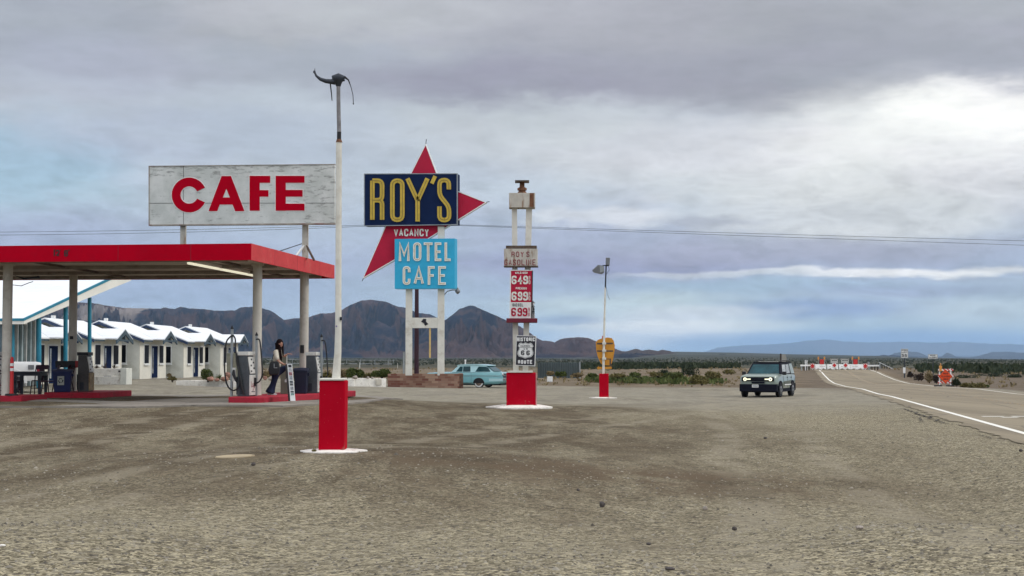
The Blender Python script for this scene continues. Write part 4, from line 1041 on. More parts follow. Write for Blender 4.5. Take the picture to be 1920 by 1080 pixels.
mb=MB(); text(mb,'HISTORIC',190,322,516,392,16,tq,(0,-.003,0),.28); text(mb,'ROUTE',208,735,466,806,17,tq,(0,-.003,0),.3); mb.build('lettering',MT['white_paint'],rs_)
px0=at(976.5,757,D); pad('concrete_pad','wide chipped white concrete mound under the price tower',px0.x+.02,D+.35,1.12,1.0,.12,seed=6)
# ================================================================ third post with floodlights and yellow sign
D=65.0; b0=at(1131,745,D); 
fp=thing('floodlight_post','thin white floodlight post on a narrow red base near the desert edge','lamp post',(b0.x,D,b0.z)); lo=Vector(fp.location)
mb=MB(); mb.box(W(1122.3,0,D).x,W(1139,0,D).x,-.05,.35,-.1,W(0,700.5,D).z); mb.build('base_block',MT['red_base'],fp,bevel=.014)
mb=MB(); mb.ring([W(1131.5,701,D)+Vector((0,.1,0)),W(1133.5,600,D)+Vector((0,.1,0)),W(1135.3,538,D)+Vector((0,.1,0))],[.055,.045,.035],10); mb.build('pole',MT['white_post'],fp,smooth=True)
mb=MB(); mb.ring([W(1135.3,540,D)+Vector((0,.1,0)),W(1136.8,498,D)+Vector((0,.1,0))],[.035,.03],10); mb.ring([W(1130,497.5,D)+Vector((0,.1,0)),W(1142,498,D)+Vector((0,.1,0))],[.025,.025],8); mb.build('upper_pole',MT['dark_metal'],fp,smooth=True)
mb=MB(); mb.ring([W(1137,538,D),W(1138.5,552,D),W(1143.5,562,D)],.008,6); mb.ring([W(1141,500,D),W(1142.5,506,D),W(1137,514,D)],.01,6); mb.build('cable',MT['dark_metal'],fp)
mb=MB(); mb.extr([W(x,y,D)+Vector((0,-.1,0)) for x,y in ((1110,507),(1121,497),(1132,498.5),(1133,510),(1128,514),(1113,510.5))],(.02,.36,0)); fl1=mb.build('floodlight',MT['grey_metal'],fp,bevel=.01)
mb=MB(); mb.extr([W(x,y,D)+Vector((0,-.12,0)) for x,y in ((1124,498.5),(1132,500),(1132,509),(1125,511))],(0,.018,0)); mb.build('lens',MT['galv'],fl1)
mb=MB(); mb.extr([W(x,y,D)+Vector((0,-.02,0)) for x,y in ((1135.8,483),(1143.8,483.3),(1142.8,497.5),(1135.4,497))],(.02,.28,0)); mb.build('floodlight',MT['grey_metal'],fp,bevel=.01)
pad('concrete_pad','small whitewashed pad under the floodlight post',b0.x-.02,D+.15,.56,.5,.05,seed=9)
ys=thing('arrow_sign','back of a rounded amber sign with slots and a small left arrow','sign',tuple(at(1133,694,D)+Vector((0,.22,0)))); lo=Vector(ys.location)-Vector((0,.0,0))
def YS(x,y,o=0): return at(1000+x/5.053,630+y/5.053,D+.2-o)-lo
mb=MB(); sh=[(592,60),(610,38),(650,22),(705,14),(742,20),(762,45),(772,90),(768,150),(757,210),(742,262),(725,278),(665,276),(640,262),(612,200),(597,140)]
mb.extr([YS(*p) for p in sh],(0,.04,0)); mb.build('panel',MT['amber'],ys,bevel=.004)
mb=MB()
for a_,b_ in (((603,64),(652,80)),((692,63),(755,78)),((603,136),(652,150)),((692,135),(756,150)),((630,214),(655,222)),((690,214),(735,222))): mb.extr([YS(a_[0],a_[1],.01),YS(b_[0],a_[1],.01),YS(b_[0],b_[1],.01),YS(a_[0],b_[1],.01)],(0,.008,0))
mb.extr([YS(722,222,.01),YS(736,222,.01),YS(736,285,.01),YS(722,285,.01)],(0,.008,0))
mb.build('slot',MT['brown_board'],ys)
mb=MB()
for y in (70,140,215): mb.extr([YS(655,y-12,.22),YS(690,y-12,.22),YS(690,y+10,.22),YS(655,y+10,.22)],(0,.2,0))
mb.build('clamp',MT['white_post'],ys)
mb=MB(); mb.extr([YS(*p,.02) for p in ((600,303),(622,285),(622,293),(738,290),(745,300),(740,312),(622,314),(622,326))],(0,.04,0)); mb.build('arrow',MT['amber'],ys)
mb=MB(); mb.extr([YS(*p,-.02) for p in ((650,0),(660,0),(664,30),(655,34))],(0,.04,0)); mb.build('red_tab',MT['stripe_red'],ys)
mb=MB(); mb.extr([YS(*p,-.02) for p in ((735,262),(744,262),(744,295),(735,295))],(0,.03,0)); mb.build('bracket',MT['brown_board'],ys)
# ================================================================ star motel sign
D=93.0; b0=at(796,722,D)
ss_=thing('motel_sign',"towering ROY'S motel sign with red star arrow on white posts behind a brick planter",'roadside sign',(b0.x,D,g(b0.x,D))); lo=Vector(ss_.location)
def S(px,py,o=0.0): return at(px,py,D-o)-lo
DV=(.14,.85,0)
def spoly(pts,o,dv,m,name,par=None,bev=0):
    mb=MB(); mb.extr([S(*p,o) for p in pts],dv); return mb.build(name,m,par or ss_,bevel=bev)
star=[(798,271),(826.5,346),(911,379.5),(740,487),(681,521),(723,424),(770,326)]
# star body, convex pieces
mb=MB(); dv=(.03,.35,0)
for tri in (((798,271),(826.5,346),(770,326)),((826.5,346),(911,379.5),(806,446)),((770,326),(826.5,346),(806,446),(723,424)),((723,424),(806,446),(740,487),(681,521))):
    mb.extr([S(*p,-.35) for p in tri],dv)
mb.build('star_panel',MT['star_red'],ss_)
mb=MB(); ribbon(mb,star,1.8,lambda x,y:S(x,y,-.33),(.04,.4,0),True); mb.build('star_edge',MT['white_paint'],ss_)
mb=MB()
for a_,b_ in (((798.2,272),(799.5,261)),((910,379.4),(918,378)),((682,520),(679,527))): mb.ring([S(*a_,-.5),S(*b_,-.5)],.025,6)
mb.build('point_finial',MT['dark_metal'],ss_)
spoly([(683,326),(857,325.5),(857,421),(683,423.5)],.0,DV,MT['navy_sign'],'name_box')
mb=MB(); ribbon(mb,[(683,326),(857,325.5),(857,421),(683,423.5)],1.5,lambda x,y:S(x,y,.02),(.02,.05,0),True); mb.build('box_edge',mat('box_edge',(.25,.28,.3),.6),ss_)
mb=MB(); TS=lambda x,y: S(x,y,.02)
K=.02
def sg(c,x0,x1,t=8.3,y0=334.5,y1=416): glyph(mb,c,x0,y0,x1,y1,t,lambda x,y:S(x,y,.09),(0,.09,0))
sg('R',694,720.5); sg('O',731.5,758.5)
for pts in ([(764,334.5),(783,376),(783,415)],[(801.5,334.5),(783,376)]): ribbon(mb,pts,8.3,lambda x,y:S(x,y,.092),(0,.09,0))
ribbon(mb,[(816,330),(809.5,344)],7,lambda x,y:S(x,y,.09),(0,.09,0))
p=roundpath([(841.5,355),(841.5,337.5),(824,337.5),(824,366),(842,388),(842,412.5),(824,412.5),(824,387)],9); ribbon(mb,p,8.3,lambda x,y:S(x,y,.09),(0,.09,0))
ltr=mb.build('lettering',MT['gold'],ss_)
mb=MB() # neon tubing troughs: thin darker inner lines
def sn(c,x0,x1): 
    for dx in (-1.6,1.6): pass
    glyph(mb,c,x0+3.4,337.9,x1-3.4,412.6,1.2,lambda x,y:S(x,y,.10),(0,.012,0))
sn('R',694,720.5); sn('O',731.5,758.5)
for pts in ([(765.5,338),(783,377),(783,412)],[(800,338),(783,377)]): ribbon(mb,pts,1.2,lambda x,y:S(x,y,.10),(0,.012,0))
ribbon(mb,p,1.2,lambda x,y:S(x,y,.10),(0,.012,0))
mb.build('neon_channel',mat('channel',(.25,.17,.03),.6),ltr)
mb=MB(); text(mb,'VACANCY',738.5,429,804,443,2.5,lambda x,y:S(x,y,-.31),(0,.03,0),.22); mb.build('vacancy_lettering',MT['letter_white'],ss_)
spoly([(740,448),(852.5,447),(852.5,541),(740,541.5)],.12,(.13,.8,0),MT['cyan'],'motel_box')
mb=MB(); TM=lambda x,y:S(x,y,.19); dv=(0,.07,0)
for c,a_,b_ in (('M',747.5,768),('O',774.5,790),('T',794.5,811),('E',815,827.5),('L',833.5,845)): glyph(mb,c,a_,454.5,b_,489.5,4.8,TM,dv)
for c,a_,b_ in (('C',755,769.5),('A',775.5,795),('F',802,815),('E',821.5,836)): glyph(mb,c,a_,499,b_,534,4.8,TM,dv)
lt2=mb.build('lettering',MT['letter_white'],ss_)
mb=MB(); TM2=lambda x,y:S(x,y,.20)
for c,a_,b_ in (('M',747.5,768),('O',774.5,790),('T',794.5,811),('E',815,827.5),('L',833.5,845)): glyph(mb,c,a_+1.9,456.4,b_-1.9,487.6,1.0,TM2,(0,.01,0))
for c,a_,b_ in (('C',755,769.5),('A',775.5,795),('F',802,815),('E',821.5,836)): glyph(mb,c,a_+1.9,500.9,b_-1.9,532.1,1.0,TM2,(0,.01,0))
mb.build('neon_channel',mat('channel_tan',(.42,.34,.2),.6),lt2)
def signpost(px0,px1,pt,pb,y0,y1,name='post',m='white_post'):
    mb=MB(); a=S(px0,pt); b=S(px1,pb); mb.box(a.x,b.x,y0,y1,b.z,a.z); return mb.build(name,MT[m],ss_,bevel=.01)
signpost(760.5,771.8,448,704,.20,.55); signpost(820.5,832.5,424,704,.20,.55)
signpost(772,820.3,595.5,615,.24,.5,'cross_panel')
mb=MB(); ribbon(mb,[(799,600.5),(795,600),(793,602.5),(797,604.5),(799.5,607),(796,609)],4.6,lambda x,y:S(x,y,-.235),(0,-.02,0)); mb.build('stain_patch',MT['black_sign'],ss_)
signpost(804,807.3,615.2,671,.3,.38,'hanging_strip','yellow_strip')
mb=MB(); mb.ring([S(833,552)+Vector((0,.35,0)),S(838,546)+Vector((0,.3,0)),S(847,543.5)+Vector((0,.25,0)),S(856,543.5)+Vector((0,.2,0))],.03,8); arm=mb.build('lamp_arm',MT['grey_metal'],ss_)
mb=MB(); q=[S(858,y)+Vector((0,.2,0)) for y in (539,542,544.5,547,551)]; mb.ring(q,[.03,.09,.15,.16,.05],12); mb.build('lamp_shade',MT['grey_metal'],arm,smooth=True)
# brick planter under it
m,k,b=newmat('brick_blend')
tc=k.n('ShaderNodeTexCoord').outputs['UV']
br=k.n('ShaderNodeTexBrick',ins={'Vector':tc,'Color1':(.17,.055,.035,1),'Color2':(.42,.28,.19,1),'Mortar':(.24,.18,.14,1),'Scale':1.0,'Mortar Size':.008,'Bias':-.1,'Brick Width':.50,'Row Height':.15})
br.offset=.5
k.set(b.inputs['Base Color'],k.mix(k.math('MULTIPLY',k.noise(tc,2.5,4),.25),br.outputs[0],(.20,.12,.09))); b.inputs['Roughness'].default_value=.9
def wallUV(o,ax):
    me=o.data; uv=me.uv_layers.new(name='UVMap')
    for pl in me.polygons:
        for li in pl.loop_indices:
            v=me.vertices[me.loops[li].vertex_index].co; uv.data[li].uv=(v.x*ax[0]+v.y*ax[1],v.z)
A=at(727,722,95.5); Bq=at(868.5,727.5,92.2); t=thing('brick_planter','low brick planter wall around the foot of the motel sign','planter',tuple(A)); lo2=A
d_=(Bq-A); d_.z=0; dn=d_.normalized(); nn=Vector((-.06,1,0))
zt=.78
mb=MB(); q=[Vector((0,0,-.3)),Vector((d_.x,d_.y,Bq.z-A.z-.1)),Vector((d_.x,d_.y,at(868.5,700.5,92.2).z-A.z)),Vector((0,0,at(727,701,95.5).z-A.z))]
mb.extr(q,nn*.35); o=mb.build('front_wall',m,t); wallUV(o,(dn.x,dn.y))
mb=MB(); mb.extr([q[1],q[1]+nn*2.2,q[2]+nn*2.2,q[2]],-dn*.3); o=mb.build('side_wall',m,t); wallUV(o,(nn.x,nn.y))
mb=MB(); z0=q[3].z-.08; mb.extr([q[3]+nn*.355+Vector((0,0,-.1)),q[2]+nn*.355+Vector((0,0,-.1)),q[2]+nn*2.4+Vector((0,0,-.1)),q[3]+nn*2.4+Vector((0,0,-.1))],(0,0,.05)); mb.build('soil',MT['stone'],t)
# ================================================================ utility pole and lines
D=118.0; ub=at(781,702,D); gzu=g(ub.x,D)
up=thing('utility_pole','dark wooden utility pole rising behind the motel sign','utility pole',(ub.x,D,gzu)); lo3=Vector(up.location)
mb=MB(); topz=at(781,408,D).z-gzu; mb.ring([(0,0,-.2),(0,0,topz)],[.19,.13],12); mb.build('pole_shaft',MT['maroon_pole'],up,smooth=True)
mb=MB(); mb.box(-.12,.12,-.8,.8,at(781,421,D).z-gzu-.06,at(781,421,D).z-gzu+.06); mb.build('crossarm',MT['pole_wood'],up)
mb=MB()
for y in (-.7,.7): mb.ring([(0,y,at(781,421,D).z-gzu+.06),(0,y,at(781,421,D).z-gzu+.2)],[.05,.04],8)
mb.build('insulator',MT['galv'],up)
tz=at(781,420.5,D).z
def wire(pts,lab):
    mb=MB(); out=[]
    xs=[p[0] for p in pts]
    for i in range(int((xs[-1]-xs[0])/12)+1):
        x=xs[0]+i*12; y=interp(pts,x); out.append(at(x,y,D+(.7 if 'upper' in lab else -.7)))
    mb.ring(out,.016,5); o=mb.build('power_line',MT['pump_grey'],smooth=True); tag(o,lab,'cable')
def par(x0,y0,x1,y1,sag,x): 
    t=(x-x0)/(x1-x0); return y0+(y1-y0)*t+sag*4*t*(1-t)
def cat(lab,y0L,y1,y0R,sag1,sag2):
    P=[(x,par(-60,y0L,781,y1,sag1,x)) for x in range(-60,781,40)]+[(x,par(781,y1,2000,y0R,sag2,x)) for x in range(790,2001,40)]
    wire(P,lab)
cat('upper thin power line crossing behind the signs',435.5,419,453.5,3.0,1.0)
cat('lower thin power line crossing behind the signs',441,420,462.5,4.5,.5)
# ================================================================ vintage car behind the planter
def wheel(par_,x,y,z,r,w,white=False,nx=1,rimm='chrome'):
    mb=MB(); mb.ring([(x,y,z),(x,y+.001,z)],0.001,3,False)
    mb=MB(); mb.ring([(x,y-w/2,z),(x,y-w/2+.03,z),(x,y+w/2-.03,z),(x,y+w/2,z)],[r*.92,r,r,r*.92],28); wl=mb.build('wheel',MT['tyre'],par_,smooth=True)
    if white:
        mb=MB(); mb.ring([(x,y-w/2-.012,z),(x,y-w/2+.01,z)],[r*.86,r*.86],28); mb.build('whitewall',MT['white_paint'],wl)
    rr_=r*.62
    for sgn in (-1,1):
        ye=y+sgn*(w/2+.016)
        mb=MB(); mb.ring([(x,ye,z),(x,y,z)],[rr_,rr_*.98],24); mb.build('rim',MT[rimm],wl)
    return wl
cb=at(880,727,96.5)
car=thing('vintage_sedan','pale turquoise fifties sedan with whitewall tyres parked behind the brick planter','car',(at(866,727,96.5).x,97.4,-.57),math.radians(-19))
# local x: forward is -x, length 5.3, origin at x px 862
def csec(x,hw,zb,zs,zt,tuck=.04):
    return [(x,-hw*.9,zb),(x,-hw,zb+.12),(x,-hw,zs-.12),(x,-hw+tuck,zs),(x,-hw*.55,zt),(x,hw*.55,zt),(x,hw-tuck,zs),(x,hw,zs-.12),(x,hw,zb+.12),(x,hw*.9,zb)]
mb=MB(); st=[(-2.2,.80,.42,.86,.88),(-2.1,.92,.30,.92,.95),(-1.3,.97,.24,.95,1.0),(-.5,.98,.22,.96,1.0),(.8,.98,.22,.97,1.0),(2.0,.98,.22,.98,1.0),(2.75,.97,.25,1.0,1.01),(3.0,.95,.30,.99,.97),(3.12,.90,.42,.93,.90)]
mb.loft([csec(*a) for a in st]); mb.build('body',MT['mint'],car,smooth=True)
mb=MB(); mb.loft([[(x,-hw,.99),(x,hw,.99),(x,hw*tp_,z),(x,-hw*tp_,z)] for x,hw,tp_,z in ((-.45,.88,.97,.995),(.0,.86,.86,1.40),(.5,.86,.84,1.475),(1.5,.86,.84,1.475),(1.9,.86,.86,1.40),(2.45,.86,.97,1.0))]); mb.build('cabin',MT['mint_roof'],car,smooth=True)
mb=MB(); mb.loft([[(x,-hw,z),(x,hw,z),(x,hw,z+.05),(x,-hw,z+.05)] for x,hw,z in ((-.1,.74,1.40),(.4,.78,1.46),(1.4,.78,1.46),(2.05,.74,1.40))]); mb.build('roof',MT['mint_roof'],car,smooth=True,bevel=.015)
def cwin(pts,y=-.86,name='window',m='glass_green'):
    mb=MB(); mb.extr([(x,y+ (z-1.0)*.27-.012,z) for x,z in pts],(0,.02,0)); return mb.build(name,MT[m],car)
cwin([(-.10,1.03),(.32,1.03),(.32,1.36),(.14,1.36)]); cwin([(.37,1.03),(.88,1.03),(.84,1.37),(.37,1.37)])
cwin([(1.22,1.03),(2.26,1.03),(2.08,1.28),(1.92,1.36),(1.42,1.36)],name='rear_window')
mb=MB(); mb.extr([(1.98,-.68,1.36),(2.44,-.74,1.04),(2.44,.74,1.04),(1.98,.68,1.36)],(.02,0,.02)); mb.build('rear_window',MT['glass_green'],car)
mb=MB(); mb.box(-2.0,3.02,-.995,-.975,.755,.775); mb.box(-1.4,1.0,-.99,-.975,.27,.30); mb.build('side_trim',MT['chrome'],car)
mb=MB(); mb.box(.355,.362,-.988,-.975,.28,.93); mb.box(.98,.987,-.988,-.975,.28,.93); mb.build('door_seam',MT['dark_metal'],car)
mb=MB(); n=[(1.15+.38*math.cos(a),.30+.34*math.sin(a)) for a in [math.pi*i/12 for i in range(13)]]; mb.extr([(x+.05*0+.35,-1.0,z) for x,z in n],(0,.2,0)); mb.build('wheel_arch',MT['black'],car)
wheel(car,1.50,-.86,.33,.33,.2,True); wheel(car,1.50,.86,.33,.33,.2,True); wheel(car,-1.45,-.86,.33,.33,.2,True); wheel(car,-1.45,.86,.33,.33,.2,True)
mb=MB(); mb.box(2.95,3.16,-.84,.84,.62,.92); mb.build('rear_panel',MT['dark_metal'],car,bevel=.02)
mb=MB(); mb.box(3.1,3.28,-.93,.93,.50,.64); mb.box(3.12,3.20,-.86,.86,.76,.80); mb.build('bumper',MT['chrome'],car,bevel=.03)
mb=MB(); mb.box(2.2,3.15,-.99,-.975,.42,.60); mb.build('skirt_trim',MT['mint_roof'],car)
for s_ in (-1,1):
    mb=MB(); mb.ring([(3.08,s_*.88,.86),(3.16,s_*.88,.86)],[.10,.08],10); mb.build('tail_lamp',MT['chrome'],car)
mb=MB(); mb.box(-1.7,2.9,-.75,.75,.16,.28); mb.build('underbody',MT['black'],car)
# ================================================================ sage SUV
sv=at(1441,744.5,75.3)
suv=thing('suv','sage green boxy suv with lit round headlamps driving over the gravel','car',(at(1443,745,75.2).x,75.6,g(13.0,75.6)+.0),math.radians(-23))
# local: front faces -y, origin centre; length 4.39 -> y -2.2..2.2, half width .93
def vs(y,hw,zb,zs,zt,ht):
    return [(-hw*.96,y,zb),(-hw,y,zb+.15),(-hw,y,zs-.1),(-hw+.05,y,zs),(-ht,y,zt),(ht,y,zt),(hw-.05,y,zs),(hw,y,zs-.1),(hw,y,zb+.15),(hw*.96,y,zb)]
mb=MB(); mb.loft([vs(y,hw,zb,zs,zt,ht) for y,hw,zb,zs,zt,ht in ((-2.16,.84,.55,1.00,1.03,.70),(-2.08,.90,.50,1.05,1.09,.72),(-1.6,.93,.42,1.10,1.14,.74),(-.95,.93,.38,1.13,1.17,.75),(-.6,.93,.36,1.12,1.14,.8),(1.6,.93,.36,1.12,1.14,.8),(2.08,.92,.42,1.10,1.12,.8),(2.18,.88,.5,1.06,1.08,.75))]); mb.build('body',MT['sage'],suv,smooth=True)
mb=MB(); mb.loft([[(-hb,y0,1.10),(hb,y0,1.10),(hr,y1,z),(-hr,y1,z)] for y0,y1,hb,hr,z in ((-1.02,-1.02,.86,.86,1.105),)]+[]) if False else None
# greenhouse
mb=MB(); b_=[(-.88,-1.0,1.11),(.88,-1.0,1.11),(.90,2.12,1.11),(-.90,2.12,1.11)]; t_=[(-.72,-.35,1.68),(.72,-.35,1.68),(.74,1.98,1.72),(-.74,1.98,1.72)]
mb.add(b_+t_,[(0,3,2,1),(4,5,6,7),(0,1,5,4),(1,2,6,5),(2,3,7,6),(3,0,4,7)]); mb.build('cabin',MT['cladding'],suv,bevel=.03)
def lerp3(a,b,t): return Vector(a).lerp(Vector(b),t)
def panel(c,u0,u1,v0,v1,th,name,m,skew=0):
    # c: four corners bl, br, tr, tl
    bl,br_,tr,tl=[Vector(q) for q in c]
    def P(u,v): return bl.lerp(br_,u).lerp(tl.lerp(tr,u),v)
    n=(br_-bl).cross(tl-bl).normalized()
    mb=MB(); mb.extr([P(u0,v0)+n*.004,P(u1,v0)+n*.004,P(u1-skew,v1)+n*.004,P(u0+skew,v1)+n*.004],n*th); return mb.build(name,MT[m],suv)
WSC=[b_[0],b_[1],t_[1],t_[0]]; panel(WSC,.05,.95,.04,.88,.012,'windshield','glass_green',.01)
SDC=[b_[1],b_[2],t_[2],t_[1]]
panel(SDC,.10,.36,.10,.86,.012,'side_window','glass_pale',.0); panel(SDC,.395,.66,.10,.86,.012,'side_window','glass_pale',.0); panel(SDC,.72,.96,.06,.9,.014,'rear_quarter','sage'); 
SDL=[b_[3],b_[0],t_[0],t_[3]]
panel(SDL,.04,.28,.06,.9,.014,'rear_quarter','sage'); panel(SDL,.34,.61,.10,.86,.012,'side_window','glass_pale'); panel(SDL,.64,.90,.10,.86,.012,'side_window','glass_pale')
panel([b_[2],b_[3],t_[3],t_[2]],.08,.92,.1,.85,.012,'rear_window','glass')
mb=MB(); mb.box(-.72,.72,-.30,1.95,1.705,1.745); mb.build('roof',MT['cladding'],suv,bevel=.02)
mb=MB(); mb.box(-.42,.56,-.30,-.05,1.748,1.765); mb.build('roof_glare_panel',MT['pump_white'],suv)  # white slab painting a glare patch on the dark roof
for s_ in (-1,1):
    mb=MB(); mb.ring([(s_*.66,-.15,1.745),(s_*.66,-.05,1.80),(s_*.67,1.7,1.81),(s_*.67,1.85,1.745)],.022,8); mb.build('roof_rail',MT['black'],suv)
    mb=MB(); mb.box(s_*.93 if s_>0 else -1.12,1.12 if s_>0 else -.93,-.92,-.78,1.10,1.27); mb.build('mirror',MT['black'],suv,bevel=.03)
mb=MB(); mb.box(-.80,.80,-2.20,-2.12,.80,1.0); gr=mb.build('grille',MT['cladding'],suv,bevel=.015)
mb=MB()
for z in (.85,.90,.95): mb.box(-.38,.38,-2.215,-2.202,z-.006,z+.006)
mb.build('grille_bar',MT['dark_metal'],gr)
for s_ in (-1,1):
    mb=MB(); n_=22; cx_=s_*.635
    for i in range(n_):
        a=2*math.pi*i/n_; a2=2*math.pi*(i+1)/n_
        q=[(cx_+.088*math.cos(a),-2.215,.90+.088*math.sin(a)),(cx_+.088*math.cos(a2),-2.215,.90+.088*math.sin(a2)),(cx_+.036*math.cos(a2),-2.215,.90+.036*math.sin(a2)),(cx_+.036*math.cos(a),-2.215,.90+.036*math.sin(a))]
        mb.extr(q,(0,.02,0))
    x0,x1=(cx_-.088-.20,cx_-.08) if s_>0 else (cx_+.08,cx_+.088+.20)
    mb.box(x0,x1,-2.214,-2.2,.875,.93); mb.build('headlight',MT['headlamp'],suv)
    mb=MB(); mb.ring([(cx_,-2.205,.9),(cx_,-2.21,.9)],.1,16); mb.build('headlight_bezel',MT['black'],suv)
mb=MB(); mb.loft([[(-hw,y,.30),(hw,y,.30),(hw,y,.66),(-hw,y,.66)] for y,hw in ((-2.24,.78),(-2.19,.92),(-1.95,.955))]); mb.build('front_bumper',MT['cladding'],suv,bevel=.02)
mb=MB(); mb.box(-.30,.34,-2.245,-2.19,.70,.78) ; mb.build('lower_intake',MT['cladding'],suv)
mb=MB(); mb.box(-.27,.05,-2.262,-2.247,.50,.64); pl_=mb.build('number_plate',MT['sign_white'],suv)
mb=MB(); 
for x in (-.24,-.2,-.16,-.12,-.08,-.04,0): mb.box(x,x+.025,-2.266,-2.263,.54,.60)
mb.build('plate_characters',MT['navy_trim'],pl_)
mb=MB(); mb.loft([[(-hw,y,.28),(hw,y,.28),(hw,y,.44),(-hw,y,.44)] for y,hw in ((-1.9,.93),(2.0,.93))]); mb.build('sill_cladding',MT['cladding'],suv)
mb=MB(); mb.loft([[(-hw,y,.30),(hw,y,.30),(hw,y,.66),(-hw,y,.66)] for y,hw in ((1.95,.955),(2.2,.92),(2.24,.78))]); mb.build('rear_bumper',MT['cladding'],suv,bevel=.02)
for s_ in (-1,1):
    mb=MB(); mb.extr([(s_*.936,y,z) for y,z in ((-.55,.56),(1.0,.56),(1.0,.82),(-.55,.78))],(s_*.012,0,0)); mb.build('door_recess',mat('door_recess',(.10,.11,.08),.4),suv)
    mb=MB(); mb.box(min(s_*.94,s_*.965),max(s_*.94,s_*.965),-.5,.95,.585,.63); mb.build('door_strip',MT['white_paint'],suv)
    for y0 in (-.62,.30,1.12):
        mb=MB(); mb.box(min(s_*.931,s_*.937),max(s_*.931,s_*.937),y0-.006,y0+.006,.46,1.06); mb.build('door_seam',MT['black'],suv)
    for y0 in (.14,1.0):
        mb=MB(); mb.box(min(s_*.935,s_*.965),max(s_*.935,s_*.965),y0,y0+.1,.95,.99); mb.build('door_handle',MT['black'],suv)
    for yy in (-1.36,1.33):
        mb=MB(); arc=[(yy+r_*math.cos(a),.36+r_*math.sin(a)) for r_,rng in ((.45,range(0,15)),(.36,range(14,-1,-1))) for a in [math.pi*i/14 for i in rng]]
        for i in range(14):
            a=math.pi*i/14;a2=math.pi*(i+1)/14
            mb.extr([(s_*.90,yy+.46*math.cos(a),.36+.46*math.sin(a)),(s_*.90,yy+.46*math.cos(a2),.36+.46*math.sin(a2)),(s_*.90,yy+.37*math.cos(a2),.36+.37*math.sin(a2)),(s_*.90,yy+.37*math.cos(a),.36+.37*math.sin(a))],(s_*.07,0,0))
        mb.build('wheel_arch',MT['cladding'],suv)
        mb=MB(); mb.ring([(s_*.88,yy,.36),(s_*.937,yy,.36)],.40,24); mb.build('wheel_well',MT['black'],suv)
        mb=MB(); xx=s_*.86; w=.22
        mb.ring([(xx-w/2,yy,.37),(xx-w/2+.03,yy,.37),(xx+w/2-.03,yy,.37),(xx+w/2,yy,.37)],[.345,.375,.375,.345],28); wl=mb.build('wheel',MT['tyre'],suv,smooth=True)
        mb=MB(); mb.ring([(s_*.971,yy,.36),(s_*.985,yy,.36)],[.2,.19],20); 
        for i in range(5):
            a=2*math.pi*i/5; mb.ring([(s_*.99,yy,.36),(s_*.985,yy+.19*math.cos(a),.36+.19*math.sin(a))],[.035,.02],6)
        mb.build('rim',MT['grey_metal'],wl)
mb=MB(); mb.box(-.8,.8,-1.9,1.9,.25,.4); mb.build('underbody',MT['black'],suv)
mb=MB(); mb.ring([(.55,.3,1.745),(.57,.32,2.15)],[.012,.004],6); mb.build('antenna',MT['black'],suv)
# tan back of a road sign behind the SUV
D=105; p=at(1470,700,D); t=thing('road_sign_back','tan trapezoid back of a road sign sticking up behind the suv','road sign',(p.x,D,g(p.x,D))); lo4=Vector(t.location)
mb=MB(); mb.extr([at(x,y,D)-lo4 for x,y in ((1466,664.5),(1472.5,664),(1475,672),(1474,678),(1465.5,678))],(0,.03,0)); mb.build('panel',MT['tan_sign'],t)
mb=MB(); q=at(1464.5,663,D)-lo4; mb.box(q.x-.07,q.x+.03,.0,.09,-.1,q.z); mb.build('post',MT['pole_wood'],t)

